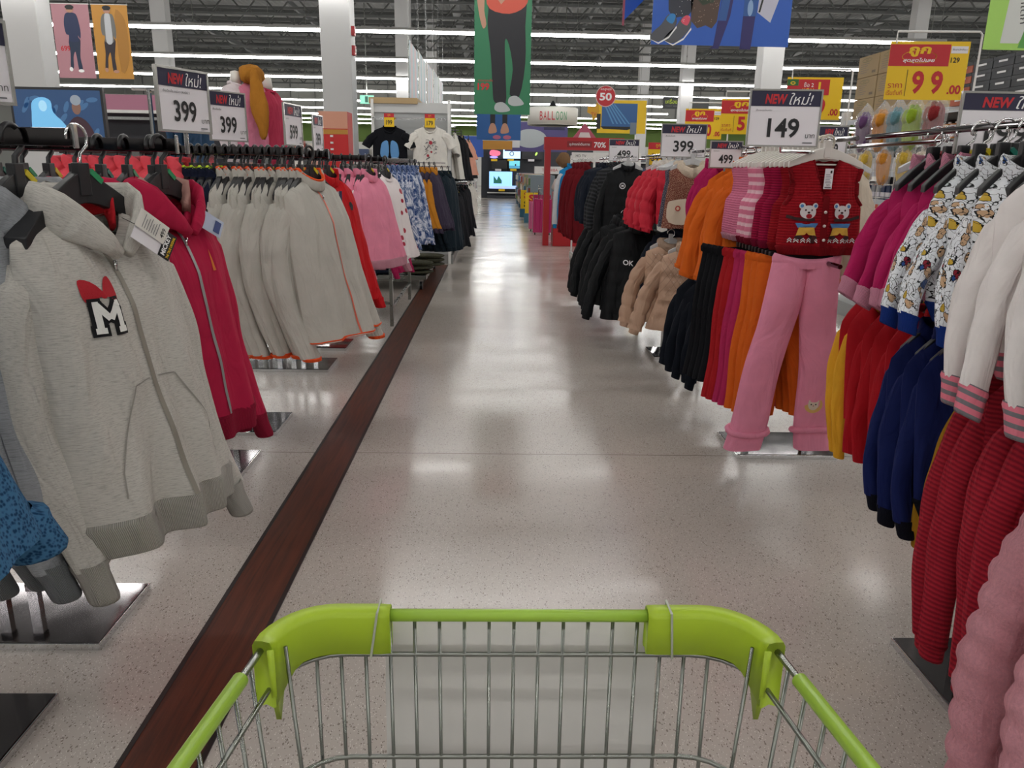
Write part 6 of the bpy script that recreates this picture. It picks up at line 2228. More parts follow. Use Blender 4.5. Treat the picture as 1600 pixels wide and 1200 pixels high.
def yellow_sign(x, y, zb, w, h, price, label, cents=True, rz=0.0, promo='cheap', old=None):
    r = empty('promotion_sign', (x, y, zb))
    r.rotation_euler = (0, 0, rz)
    mb = MB()
    mb.span((-w / 2, 0, 0), (w / 2, 0.003, h), M_YELC)
    S = Sheet(mb, (-w / 2, -0.0006, 0), (1, 0, 0), (0, 0, 1))
    S.rect(0, h * 0.58, w * 0.76, h * 0.95, M_REDC)
    if promo == 'cheap':
        S.text('ถูก', w * 0.38, h * 0.74, h * 0.17, M_YELC, 2, w=w * 0.28, bold=0.04, align='c', shear=0.1)
        S.text('สุดสุดไปเลย', w * 0.38, h * 0.63, h * 0.09, M_INKW, 2, w=w * 0.40, bold=0.02, align='c', shear=0.15)
        S.ring(w * 0.38, h * 0.74, w * 0.22, h * 0.11, w * 0.008, M_YELC, 1)
    else:
        S.rect(0, h * 0.80, w * 0.2, h * 0.95, plain('dark_green_card', '2a6a34', 0.5), 2)
        S.text('ซื้อ 2', w * 0.30, h * 0.77, h * 0.11, M_INKW, 3)
        S.text('แถม', w * 0.28, h * 0.63, h * 0.11, M_YELC, 3, w=w * 0.2)
        S.text('1', w * 0.56, h * 0.63, h * 0.26, M_YELC, 3, bold=0.03)
        S.ring(w * 0.10, h * 0.86, w * 0.045, h * 0.04, w * 0.015, M_YELC, 3)
    if old:
        S.rect(w * 0.77, h * 0.80, w * 0.98, h * 0.92, M_PAPER, 1)
        S.text('ขั้นสามัคคีชุม', w * 0.785, h * 0.84, h * 0.04, M_INK, 2, w=w * 0.18)
        S.text(old, w * 0.78, h * 0.64, h * 0.09, M_INK, 2, bold=0.02)
    S.text('ราคา', w * 0.03, h * 0.20, h * 0.08, M_REDC, 2)
    S.text('เริ่มต้นที่', w * 0.02, h * 0.08, h * 0.09, M_REDC, 2, w=w * 0.2)
    S.rect(w * 0.255, h * 0.06, w * 0.262, h * 0.52, M_INK, 1)
    S.text(price[0], w * 0.33, h * 0.10, h * 0.40, M_REDC, 2, w=w * 0.15, bold=0.035)
    if len(price) > 1:
        S.text(price[1], w * 0.57, h * 0.10, h * 0.40, M_REDC, 2, w=w * 0.15, bold=0.035)
    if cents:
        S.text('.00', w * 0.79, h * 0.10, h * 0.16, M_REDC, 2, w=w * 0.17, bold=0.03)
    mb.build('board', r)
    mb = MB()
    mb.tube([(-w / 2 + 0.03, 0.004, h - 0.01), (-w / 2 + 0.03, 0.004, h + 0.05), (w / 2 + 0.04, 0.004, h + 0.05), (w / 2 + 0.055, 0.004, h + 0.035), (w / 2 + 0.055, 0.004, 0.01 - zb)], 0.006, M_WHITE)
    mb.build('hanger_pole', r)
    tag(r, label, 'promotion sign')
    return r


yellow_sign(2.37, 4.5, 1.81, 0.42, 0.30, '99', 'large yellow and red sale board reading 99.00 in front of the cartons', old='129', rz=radians(-6))
yellow_sign(2.15, 5.5, 1.76, 0.37, 0.27, '99', 'yellow and red buy two get one board beside the cartons', promo='two', rz=radians(-5))
yellow_sign(1.86, 6.0, 1.68, 0.38, 0.25, '59', 'yellow and red sale board reading 59, half behind the 149 card', rz=radians(-4))
yellow_sign(1.80, 7.0, 1.68, 0.32, 0.25, '20', 'yellow and red sale board furthest left of the sale boards', rz=radians(-4), old='129')
small_sign(1.68, 8.3, 1.47, 0.2, 0.22, '399', 'small yellow 399 card behind the white 499 card')

# ------------------------------------------------------------------ shelving with cartons, behind the right-hand racks
GX = 3.6
r = empty('gondola_shelving', (GX + 0.3, 6.5, 0))
mb = MB(); mb.span((0.25, -3.0, 0), (0.29, 1.8, 1.95), plain('shelf_back', '33353a', 0.6)); mb.build('back_panel', r)
mb = MB(); mb.span((-0.3, -3.0, 0), (0.3, 1.8, 0.14), M_GPANEL); mb.build('plinth', r)
for zz in (1.93, 1.68, 1.43, 1.18, 0.9, 0.6, 0.35):
    mb = MB(); mb.span((-0.3, -3.0, zz - 0.03), (0.27, 1.8, zz), M_WHITE); mb.span((-0.312, -3.0, zz - 0.04), (-0.3, 1.8, zz + 0.005), plain('ticket_strip', 'cfd3d8', 0.3)); mb.build('shelf', r)
for yy in (-3.0, -1.8, -0.6, 0.6, 1.8):
    mb = MB(); mb.span((0.2, yy - 0.02, 0), (0.3, yy + 0.02, 2.0), M_WHITE); mb.build('upright', r)
mb = MB(); mb.span((-0.33, 1.78, 0), (-0.25, 1.84, 2.02), M_WHITE); mb.build('end_post', r)
tag(r, 'white shelving with bottles, tins and cartons behind the right-hand racks', 'shelving')


def carton(x, y, z, w, d, h, label, group, rz=0.0):
    r = empty('carton', (x, y, z))
    r.rotation_euler = (0, 0, rz)
    mb = MB()
    mb.box((0, 0, h / 2), (w, d, h), M_CARD)
    mb.box((0, 0, h + 0.0005), (w, 0.05, 0.001), plain('packing_tape', 'c9b48a', 0.3))
    mb.build('box', r, bevel=0.004)
    mb = MB()
    G = plain('carton_green', '4d6b3f', 0.6)
    for n_, (O, ex, L_) in enumerate((((-w / 2 - 0.001, d / 2, 0), (0, -1, 0), d), ((-w / 2, -d / 2 - 0.001, 0), (1, 0, 0), w))):
        S = Sheet(mb, O, ex, (0, 0, 1))
        S.ring(L_ * 0.42, h * 0.80, L_ * 0.24, h * 0.09, 0.003, G)
        S.text('CARTON', L_ * 0.42, h * 0.77, h * 0.05, G, 1, align='c')
        S.mb.v, S.mb.f, S.mb.m = (S.mb.v, S.mb.f, S.mb.m)
        for q in range(5):
            S.rect(L_ * 0.12, h * (0.62 - 0.1 * q), L_ * (0.55 - 0.07 * (q % 3)), h * (0.635 - 0.1 * q), M_INKG)
        for q in range(6):
            S.rect(L_ * (0.72 + 0.03 * q), h * 0.14, L_ * (0.72 + 0.03 * q + 0.015), h * 0.26, M_INK)
    mb.build('printing', r)
    tag(r, label, 'box', group)
    return r


for ci in range(3):
    for cj in range(3 if ci < 2 else 1):
        carton(GX + 0.28, 8.0 - ci * 0.44, 1.93 + cj * 0.2, 0.5, 0.42, 0.195,
               ('brown carton on the shelf top, %s of the %s tall stack' % (('lowest', 'middle', 'topmost')[cj], ('left', 'right')[ci])) if ci < 2 else 'single brown carton on the shelf top right of the tall stacks', None)
# dark shoe boxes at the right
M_DBOX, M_OBOX = plain('charcoal_box', '2e3034', 0.5), plain('orange_box', 'b5522c', 0.5)
for a in range(5):
    for b in range(4):
        r = empty('shoe_box', (GX + 0.12, 6.22 - a * 0.24, 1.931 + b * 0.075))
        mb = MB(); mb.span((-0.16, -0.115, 0), (0.16, 0.115, 0.05), M_DBOX if a else M_OBOX); mb.span((-0.163, -0.118, 0.05), (0.163, 0.118, 0.072), M_DBOX if a else M_INK); mb.build('box', r)
        mb = MB(); S = Sheet(mb, (-0.1645, 0.118, 0), (0, -1, 0), (0, 0, 1)); S.rect(0.07, 0.03, 0.17, 0.044, M_INKW, 1); mb.build('size_label', r)
        tag(r, 'charcoal shoe box with white end label, stacked on the shelf top' if a else 'orange shoe box with black lid, in the stack nearest the cartons', 'box', 'charcoal shoe boxes on the shelf top' if a else 'orange shoe boxes on the shelf top')
# goods on the shelves
cols = [('white_bottle', 'd8dad8'), ('rose_bottle', 'b88088'), ('orange_tin', 'c27a38'), ('green_bottle', '3f6a3c'), ('navy_tin', '2c3c5c'), ('silver_tin', '9a9ca0')]
protos = []
for nm, c in cols:
    r = empty('bottle')
    m = plain(nm, c, 0.3)
    mb = MB()
    if 'tin' in nm:
        mb.box((0, 0, 0.065), (0.075, 0.065, 0.13), m)
        mb.box((0, 0, 0.05), (0.077, 0.067, 0.04), M_PAPER)
    else:
        mb.lathe([(0.028, 0), (0.03, 0.01), (0.03, 0.10), (0.022, 0.125), (0.011, 0.135), (0.011, 0.15)], (0, 0, 0), m, 12)
        mb.lathe([(0.0305, 0.03), (0.0305, 0.08)], (0, 0, 0), M_PAPER, 12)
    mb.build('container', r)
    mb = MB(); mb.lathe([(0.013, 0.13 if 'tin' in nm else 0.148), (0.013, 0.145 if 'tin' in nm else 0.168)], (0, 0, 0), M_REDC if 'rose' in nm else M_WHITEP, 10); mb.build('cap', r)
    index_kids(r)
    protos.append((nm.replace('_', ' '), r))
for si, zz in enumerate((1.68, 1.43, 1.18)):
    for k in range(26):
        nm, p = protos[{0: (2, 2, 3)[(k // 5) % 3], 1: (0, 1)[(k // 2) % 2], 2: (4, 5)[(k // 2) % 2]}[si]]
        place(p, (GX + 0.07, 8.15 - k * 0.098, zz), 0, '%s standing on the %s shelf behind the right-hand racks' % (nm, ('upper', 'middle', 'lower')[si]), 'tin' if 'tin' in nm else 'bottle', '%ss on the white shelving' % nm)
# plush slippers in clear bags hanging on a wire panel
r = empty('wire_display', (2.68, 5.1, 0))
for k in range(9):
    mb = MB(); mb.tube([(0.0, -0.9 + k * 0.22, 0.9), (0.0, -0.9 + k * 0.22, 1.78)], 0.003, M_WHITE, n=5); mb.build('upright_wire', r)
for k in range(11):
    mb = MB(); mb.tube([(0.0, -0.9, 0.9 + k * 0.088), (0.0, 0.86, 0.9 + k * 0.088)], 0.0025, M_WHITE, n=5); mb.build('cross_wire', r)
for yy in (-0.9, 0.86):
    mb = MB(); mb.tube([(0.0, yy, 0.0), (0.0, yy, 1.8)], 0.012, M_WHITE); mb.span((-0.15, yy - 0.03, 0), (0.15, yy + 0.03, 0.02), M_WHITE); mb.build('foot_post', r)
tag(r, 'white wire grid display with plush goods behind the magenta tops', 'display rack')
PL = [('plum', '6a4a78'), ('orange', 'e39a3a'), ('teal', '6f9fae'), ('lime green', 'a3c83a'), ('dark red', '8a2a2e'), ('cream', 'd8cbb8'), ('yellow', 'e2bf4a'), ('white and black', 'cfcfcf')]
def plush(x, y, z, cname, col, s, lab):
    r = empty('plush_slipper', (x, y, z))
    m = cloth('plush_' + cname.replace(' ', '_'), col, 'fur')
    for k, dx in enumerate((-0.35, 0.35)):
        b = MBlob((dx * s * 0.2, dx * s, 0), (s * 0.28, s * 0.45, s * 1.05), 3 + k)
        gg = GM(); gg.add(b[0], b[1], m, b[2])
        b = MBlob((dx * s * 0.2 - s * 0.1, dx * s, s * 0.5), (s * 0.3, s * 0.42, s * 0.4), 5 + k)
        gg.add(b[0], b[1], m, b[2])
        gg.build('slipper', r)
    b = MBlob((0, 0, s * 0.1), (s * 0.42, s * 0.95, s * 1.35), 9)
    gg = GM(); gg.add(b[0], b[1], M_CLEAR, b[2]); gg.build('clear_bag', r)
    tag(r, lab, 'slippers')
for i, (y, cn_) in enumerate(((5.32, 0), (5.17, 1), (5.05, 2), (4.93, 3), (4.78, 4))):
    plush(2.50, 5.45 - (5.32 - y) * 1.6, 1.68, PL[cn_][0], PL[cn_][1], 0.12, '%s plush slippers in a clear bag on the upper hook row' % PL[cn_][0])
for i, (y, cn_) in enumerate(((5.45, 7), (5.3, 6), (5.14, 1), (4.98, 6), (4.84, 5))):
    plush(2.50, 5.6 - (5.45 - y) * 1.6, 1.45, PL[cn_][0], PL[cn_][1], 0.10, '%s plush slippers in a clear bag on the lower hooks, %s' % (PL[cn_][0], ('nearest the vests', 'second from the vests', 'in the middle', 'fourth from the vests', 'furthest from the vests')[i]))

# ------------------------------------------------------------------ hanging posters
def poster_base(name, x, y, z0, w, h, col, label, cat='poster', rz=0.0, wires=True, top=9.25):
    r = empty(name, (x, y, z0))
    r.rotation_euler = (0, 0, rz)
    mb = MB()
    mb.span((-w / 2, 0, 0), (w / 2, 0.004, h), col)
    S = Sheet(mb, (-w / 2, -0.001, 0), (1, 0, 0), (0, 0, 1))
    tag(r, label, cat)
    rb = MB()
    rb.tube([(-w / 2 - 0.01, 0.002, h), (w / 2 + 0.01, 0.002, h)], 0.006, M_WHITE)
    rb.build('top_rod', r)
    if wires:
        for s in (-1, 1):
            wb = MB(); wb.tube([(s * w / 2, 0.002, h), (s * w / 2, 0.002, top - z0)], 0.003, M_CLEAR, n=4); wb.build('hanging_line', r)
    return r, mb, S


def man(S, w, h, jacket, shirt, legs, shoes, lean=0.0, cx=0.5):
    X = lambda a: w * (cx + a)
    Z = lambda b: h * b
    P_ = lambda pts, m, lay: S.poly(smooth_poly([(X(a + lean * (0.5 - b)), Z(b)) for a, b in pts], 3), m, lay)
    P_([(-0.13, 0.54), (0.15, 0.54), (0.14, 0.42), (0.10, 0.28), (0.12, 0.12), (0.02, 0.10), (0.0, 0.30), (-0.02, 0.36), (-0.09, 0.28), (-0.12, 0.14), (-0.2, 0.14), (-0.15, 0.34)][::-1], legs, 2)
    P_([(-0.16, 0.84), (-0.08, 0.88), (0.08, 0.88), (0.17, 0.84), (0.21, 0.66), (0.18, 0.54), (0.12, 0.58), (0.12, 0.50), (-0.12, 0.50), (-0.12, 0.58), (-0.19, 0.60), (-0.21, 0.72)][::-1], jacket, 3)
    if shirt:
        P_([(-0.07, 0.87), (0.07, 0.87), (0.09, 0.70), (0.08, 0.49), (-0.08, 0.49), (-0.09, 0.70)][::-1], shirt, 4)
    S.oval(X(lean * -0.4 + 0.0), Z(0.925), w * 0.10, h * 0.045, M_SKIN, 5)
    S.oval(X(lean * -0.4 + 0.0), Z(0.955), w * 0.12, h * 0.030, M_INK, 6)
    S.rect(X(lean * -0.4 - 0.085), Z(0.922), X(lean * -0.4 + 0.085), Z(0.932), M_INK, 7)
    S.oval(X(-0.17), Z(0.12), w * 0.05, h * 0.03, shoes, 4)
    S.oval(X(0.10), Z(0.10), w * 0.08, h * 0.022, shoes, 4)


r, mb, S = poster_base('hanging_poster', -6.03, 12, 2.56, 0.52, 0.98, M_PINKC, 'pink hanging poster of a man in a navy shirt, left of the two')
man(S, 0.52, 0.98, plain('printed_navy', '1f2c52', 0.5), None, M_DENIM, M_INKW, 0.06, 0.52)
S.text('699', 0.07, 0.36, 0.07, M_REDC, 2, bold=0.02)
mb.build('print', r)
r, mb, S = poster_base('hanging_poster', -5.48, 12, 2.56, 0.5, 0.98, M_AMBERC, 'amber hanging poster of a man in a grey jacket, right of the two')
S.poly(smooth_poly([(0.33, 0.1), (0.46, 0.25), (0.47, 0.7), (0.4, 0.88), (0.32, 0.85)], 3), plain('print_shade', 'a9762c', 0.5), 1)
man(S, 0.5, 0.98, plain('printed_grey', '6f6f6c', 0.5), plain('printed_white', 'bfc2c6', 0.5), plain('printed_plum', '2a2028', 0.5), M_SKIN, -0.02, 0.42)
mb.build('print', r)
# green poster over the aisle: trousered legs and trainers
r, mb, S = poster_base('hanging_poster', 0.085, 12, 2.175, 0.82, 1.62, M_GREENC, 'tall green hanging poster of legs in black trousers, 199, over the aisle')
BLK_ = plain('printed_black', '14141c', 0.5)
S.poly(smooth_poly([(0.2, 1.6), (0.2, 1.42), (0.19, 1.2), (0.24, 0.8), (0.27, 0.35), (0.30, 0.17), (0.46, 0.15), (0.46, 0.5), (0.44, 1.0), (0.50, 0.95), (0.56, 0.62), (0.52, 0.28), (0.66, 0.25), (0.74, 0.7), (0.73, 1.2), (0.70, 1.6)][::-1], 3), BLK_, 1)
S.poly(smooth_poly([(0.22, 1.42), (0.21, 1.61), (0.72, 1.61), (0.72, 1.46), (0.5, 1.36)], 3), plain('printed_coral', 'c8503c', 0.5), 2)
S.poly(smooth_poly([(0.04, 1.61), (0.05, 1.45), (0.09, 1.25), (0.13, 1.16), (0.17, 1.22), (0.14, 1.4), (0.14, 1.61)], 3), M_SKIN, 2)
S.poly([(0.28, 1.61), (0.38, 1.48), (0.5, 1.61)], M_SKIN, 3)
for cx_, cz_ in ((0.40, 0.10), (0.60, 0.19)):
    S.poly(smooth_poly([(cx_ - 0.10, cz_ - 0.03), (cx_ - 0.08, cz_ + 0.05), (cx_ + 0.02, cz_ + 0.07), (cx_ + 0.11, cz_), (cx_ + 0.12, cz_ - 0.05), (cx_ - 0.02, cz_ - 0.07)][::-1], 3), plain('printed_trainer', 'aeb4b4', 0.5), 3)
S.text('กางเกงสแล็ค', 0.06, 0.45, 0.035, M_REDC, 2)
S.text('199', 0.05, 0.33, 0.10, M_REDC, 2, bold=0.03)
mb.build('print', r)
# blue posters beyond it
r, mb, S = poster_base('hanging_poster', 0.06, 18, 2.02, 0.98, 0.62, plain('deep_blue_card', '1d5796', 0.5), 'blue hanging poster of feet in sandals, directly beyond the green one')
for cx_ in (0.35, 0.62):
    S.rect(cx_ - 0.05, 0.33, cx_ + 0.06, 0.62, BLK_, 1)
    S.poly(smooth_poly([(cx_ - 0.09, 0.16), (cx_ - 0.04, 0.34), (cx_ + 0.05, 0.34), (cx_ + 0.1, 0.18), (cx_, 0.14)][::-1], 3), M_SKIN, 2)
for cx_ in (0.45, 0.68):
    S.oval(cx_, 0.06, 0.09, 0.045, plain('printed_rose', 'b0607c', 0.5), 2)
mb.build('print', r)
r, mb, S = poster_base('hanging_poster', 0.04, 18.02, 1.82, 0.66, 0.19, M_AMBERC, 'amber strip hanging below the blue sandals poster', wires=False)
mb.build('print', r)
wb = MB(); wb.tube([(-0.2, 0.002, 0.19), (-0.2, 0.002, 0.25)], 0.003, M_CLEAR, n=4); wb.build('hanging_line', r)
# large blue product poster, upper right
r, mb, S = poster_base('hanging_poster', 2.42, 9, 2.73, 1.5, 1.0, M_BLUEC, 'wide blue hanging poster with shoes, sequins and jeans, upper right')
SHOE = plain('printed_shoe', '55575e', 0.5)
for (dx, dz, lin, sc_) in ((0.0, 0.0, plain('printed_sky', '2f86c8', 0.5), 1.0), (0.16, -0.015, plain('printed_pink', 'e05068', 0.5), 1.15)):
    S.poly(smooth_poly([(-0.02 + dx, 0.06 + dz), (0.02 + dx, 0.13 + dz), (0.10 + dx, 0.20 + dz), (0.17 + dx, 0.30 + dz), (0.25 + dx, 0.28 + dz), (0.26 + dx, 0.20 + dz), (0.18 + dx, 0.09 + dz), (0.08 + dx, 0.03 + dz)][::-1], 3), SHOE, 2)
    S.poly(smooth_poly([(0.15 + dx, 0.25 + dz), (0.20 + dx, 0.31 + dz), (0.25 + dx, 0.29 + dz), (0.22 + dx, 0.21 + dz)][::-1], 3), lin, 3)
    S.poly([(-0.02 + dx, 0.055 + dz), (0.08 + dx, 0.02 + dz), (0.19 + dx, 0.085 + dz), (0.265 + dx, 0.19 + dz), (0.27 + dx, 0.17 + dz), (0.19 + dx, 0.065 + dz), (0.08 + dx, 0.005 + dz)], M_INKW, 4)
rn = random.Random(3)
NV, BRZ = plain('printed_sequin_navy', '10142c', 0.4), plain('printed_sequin_brown', '4a3020', 0.4)
S.poly(smooth_poly([(0.17, 1.0), (0.17, 0.34), (0.30, 0.28), (0.42, 0.34), (0.44, 1.0)][::-1], 2), NV, 1)
S.poly(smooth_poly([(0.42, 1.0), (0.42, 0.24), (0.58, 0.20), (0.70, 0.24), (0.72, 1.0)][::-1], 2), BRZ, 1)
S.poly(smooth_poly([(0.5, 1.0), (0.48, 0.45), (0.6, 0.42), (0.68, 0.5), (0.68, 1.0)][::-1], 2), plain('printed_olive', '2c3a26', 0.5), 2)
for q in range(60):
    a, b = rn.uniform(0.18, 0.7), rn.uniform(0.22, 0.6)
    S.rect(a, b, a + 0.006, b + 0.006, plain('printed_glint', 'b89a80', 0.4) if a > 0.42 else M_INKW, 5)
JN, JN2 = plain('printed_jean', '2c5aa0', 0.5), plain('printed_jean_dark', '2b2468', 0.5)
S.poly([(0.80, 1.0), (0.74, 0.5), (0.68, 0.0), (0.64, -0.03), (0.74, -0.03), (0.84, 0.3), (0.92, 1.0)], JN2, 2)
S.poly([(0.80, 1.0), (0.76, 0.6), (0.71, 0.25), (0.80, 0.25), (0.90, 1.0)], JN, 3)
S.poly([(0.98, 1.0), (0.98, 0.3), (0.97, -0.03), (1.09, -0.03), (1.12, 0.4), (1.14, 1.0)], JN2, 2)
S.poly([(0.98, 1.0), (0.98, 0.3), (1.12, 0.3), (1.14, 1.0)], JN, 3)
S.oval(1.05, 0.38, 0.03, 0.08, plain('printed_fade', '8fb0d8', 0.5), 4)
S.poly([(1.16, 1.0), (1.13, 0.34), (1.28, 0.24), (1.40, 0.62), (1.38, 0.7), (1.36, 1.0)], plain('printed_lilac', 'c8c8da', 0.5), 2)
S.poly([(1.14, 0.34), (1.16, 0.34), (1.29, 0.96), (1.27, 0.96)][::-1], M_INK, 3)
S.poly([(-0.02, 1.0), (0.0, 0.62), (0.16, 0.56), (0.16, 0.62), (0.01, 0.72)][::-1], M_YELC, 1)
mb.build('print', r)
r, mb, S = poster_base('pennant', 1.62, 10, 3.1, 0.24, 0.9, plain('pole_pink', 'b85a68', 0.5), 'blue pointed pennant hanging left of the wide blue poster')
mb.v, mb.f, mb.m = [], [], []
mb.prism([(-0.10, 0.9), (-0.10, 0.04), (0.14, 0.28), (0.14, 0.9)], 'y', 0, 0.004, M_BLUEC)
mb.span((-0.125, 0, -0.02), (-0.10, 0.006, 0.9), plain('pole_pink', 'b85a68', 0.5))
mb.build('print', r)
# iridescent hanging panels in a row beyond the gondola end
M_IRI = [plain('foil_blue', '6f8792', 0.5, 0.0), plain('foil_silver', '8b8d90', 0.5, 0.1), plain('foil_rose', '94797e', 0.5, 0.0), plain('foil_teal', '5f8084', 0.5, 0.0)]
for k in range(5):
    y0 = 13.2 + k * 1.7
    r = empty('foil_banner', (-1.40, y0, 2.4))
    mb = MB()
    for q in range(5):
        mb.span((-0.003, q * 0.3, 0), (0.003, q * 0.3 + 0.3, 0.96 + 0.04 * k), M_IRI[(q * 2 + k) % 4])
    mb.build('panel', r)
    mb = MB(); mb.tube([(0, -0.01, 0), (0, -0.01, 0.98 + 0.04 * k)], 0.012, M_STEEL); mb.build('edge_pole', r)
    for q in (0.0, 1.5):
        wb = MB(); wb.tube([(0, q, 0.96), (0, q, 6.85)], 0.003, M_CLEAR, n=4); wb.build('hanging_line', r)
    tag(r, 'shiny pastel foil banner hanging lengthwise beyond the T-shirt display', 'banner', 'foil banners beyond the T-shirt display')
# lime green sign with arrow at the right edge
r, mb, S = poster_base('hanging_sign', 5.08, 8.0, 2.60, 0.7, 0.75, plain('lime_card', '9cc95a', 0.5), 'lime green hanging sign with a white arrow, top right corner')
S.poly([(0.2, 0.75), (0.16, 0.06), (0.34, 0.06), (0.66, 0.75)], plain('sign_grey', 'c4c6c2', 0.5), 1)
S.text('เสื้อผ้าเด็ก', 0.26, 0.68, 0.07, M_INK, 2, rot=radians(-82), w=0.45)
S.poly([(0.42, 0.36), (0.70, 0.36), (0.70, 0.02), (0.34, 0.02)], plain('sign_green', '4f9440', 0.5), 2)
S.poly([(0.50, 0.30), (0.53, 0.30), (0.53, 0.17), (0.59, 0.22), (0.61, 0.20), (0.515, 0.09), (0.42, 0.20), (0.44, 0.22), (0.50, 0.17)], M_INKW, 3)
mb.build('print', r)

# ------------------------------------------------------------------ left background
def screen_picture(x, y, z0, w, h, rz=0.0):
    r = empty('advertising_screen', (x, y, z0))
    r.rotation_euler = (0, 0, rz)
    mb = MB(); mb.span((-w / 2 - 0.02, -0.006, -0.02), (w / 2 + 0.02, 0.04, h + 0.02), M_BLACKP); mb.build('bezel', r)
    mb = MB()
    S = Sheet(mb, (-w / 2, -0.007, 0), (1, 0, 0), (0, 0, 1))
    S.rect(0, 0, w, h, plain('screen_deep_blue', '27466e', 0.4, emit=0.35), 1)
    for k in range(16):
        rn = random.Random(k)
        a, b = rn.uniform(0, w * 0.9), rn.uniform(0.05, h * 0.85)
        S.oval(a + 0.03, b, 0.05, 0.02, plain('screen_mist', '3f6690', 0.4, emit=0.35), 2, 10, rn.uniform(0, 1.5))
    S.poly(smooth_poly([(0.16, 0.0), (0.15, 0.22), (0.17, 0.31), (0.25, 0.34), (0.32, 0.31), (0.33, 0.22), (0.42, 0.12), (0.45, 0.0)][::-1], 3), plain('screen_pale_blue', '6fb4e0', 0.4, emit=0.5), 3)
    S.oval(0.25, 0.27, 0.035, 0.045, plain('screen_ice', '9fd0ee', 0.4, emit=0.5), 4)
    S.poly(smooth_poly([(0.42, 0.0), (0.45, 0.13), (0.53, 0.19), (0.62, 0.13), (0.65, 0.0)][::-1], 3), plain('screen_maroon', '3e2430', 0.4, emit=0.2), 3)
    S.oval(0.53, 0.26, 0.038, 0.055, plain('screen_skin', '7c5c50', 0.4, emit=0.3), 4)
    S.oval(0.53, 0.32, 0.045, 0.042, plain('screen_beanie', '8a94a0', 0.4, emit=0.35), 5)
    mb.build('screen', r)
    mb = MB(); mb.tube([(0, 0.05, -0.02), (0, 0.05, -z0)], 0.03, M_BLACKP); mb.span((-0.25, -0.1, -z0), (0.25, 0.25, -z0 + 0.02), M_BLACKP); mb.build('stand', r)
    tag(r, 'framed picture screen of two people in winter clothes above the grey hoodies', 'screen')
screen_picture(-3.72, 7.0, 1.58, 0.74, 0.40)
r = empty('gondola_shelving', (-3.9, 8.6, 0))
mb = MB(); mb.span((-0.7, 0, 1.93), (1.0, 0.06, 2.08), plain('rose_header', 'b5788f', 0.5)); mb.build('header', r)
mb = MB(); mb.span((-0.7, 0.0, 1.90), (1.0, 0.07, 1.93), M_WHITE); mb.span((-0.7, 0.3, 0), (1.0, 0.34, 1.92), plain('dark_back', '24252c', 0.6)); mb.build('frame', r)
mb = MB(); mb.span((-0.7, 0.01, 0), (1.0, 0.6, 0.15), M_GPANEL); mb.build('plinth', r)
mb = MB(); mb.span((-0.65, 0.16, 1.84), (0.95, 0.19, 1.87), M_CHROME); mb.build('hanging_rail', r)
tag(r, 'shelf bay with a rose pink header behind the picture screen', 'shelving')
jn = []
for sd_, c in ((401, '2f4a66'),):
    tp = trousers('jeans', cloth('denim_%d' % sd_, c), W=0.17, L=0.9, rise=0.26, hem=0.09, splay=0.03, seed=sd_, T=0.04)
    index_kids(tp); jn.append(tp)
for k in range(3):
    place(jn[0], (-1.93 + 0.05 * k, 5.0, 1.80), radians(86), 'blue jeans hanging between the two 399 cards', 'jeans', 'blue jeans between the 399 cards')
mb = MB(); mb.tube([(-2.2, 5.0, 1.83), (-1.8, 5.0, 1.83)], 0.01, M_CHROME); mb.tube([(-2.1, 5.0, 1.83), (-2.1, 5.0, 0.0)], 0.014, M_CHROME); mb.span((-2.3, 4.8, 0), (-1.9, 5.2, 0.02), M_STEEL)
tag(mb.build('jeans_stand'), 'chrome stand holding the blue jeans', 'clothes rack')
# torso forms with pink and white tops and a mustard scarf
def torso_form(x, y, z, mat, lb, s=1.0):
    g = Garment(L=0.55 * s, sw=0.2 * s, w=((0, 1), (0.3, 1.02), (0.7, 0.92), (1, 1.0)), sl=0.05, nk=0.06, fd=0.02, T=0.11 * s, lean=0.0, amp=0.006, seed=411, nu=25, nv=25, sleeve=0.4 * s, ang=0.15, r0=0.075, r1=0.05)
    p = top('mannequin_top', g, mat, neck='rib', nsl=14)
    p.location = (x, y, z)
    p.rotation_euler = (0, 0, radians(78))
    mb = MB(); mb.lathe([(0.045, 0.0), (0.05, -0.04), (0.04, 0.05), (0.035, 0.09), (0.0, 0.10)], (0, 0, 0.0), M_WHITEP, 14); mb.build('neck_block', p, True)
    mb = MB(); mb.tube([(0, 0, -0.3), (0, 0, -z)], 0.014, M_CHROME); mb.lathe([(0.17, -z), (0.17, -z + 0.015), (0.02, -z + 0.03)], (0, 0, 0), M_CHROME, 20); mb.build('stand', p, True)
    tag(p, lb, 'display form')
torso_form(-2.08, 6.6, 2.02, cloth('ivory_top', 'd9cfd2'), 'white sweatshirt on a display form, left of the pink one')
torso_form(-1.98, 6.7, 2.04, cloth('rose_top', 'd9839c'), 'rose pink sweatshirt on a display form under the mustard scarf')
torso_form(-1.90, 6.85, 2.00, cloth('rasp_top', 'b83a55'), 'raspberry sweatshirt on a display form, right of the pink one')
g = GM()
b = MBlob((0, 0, 0.05), (0.10, 0.10, 0.075), 3); g.add(b[0], b[1], cloth('mustard_scarf', 'b0752a'), b[2])
for i_ in range(3):
    b = MBlob((0.06 + 0.02 * i_, -0.12, -0.12 - 0.06 * i_), (0.05, 0.03, 0.2), 5 + i_); g.add(b[0], b[1], cloth('mustard_scarf', 'b0752a'), b[2])
o = g.build('scarf', None); o.location = (-1.95, 6.6, 2.04)
tag(o, 'mustard knitted scarf wound round the pink display form', 'scarf')
r = empty('display_stand', (-1.80, 9.0, 0))
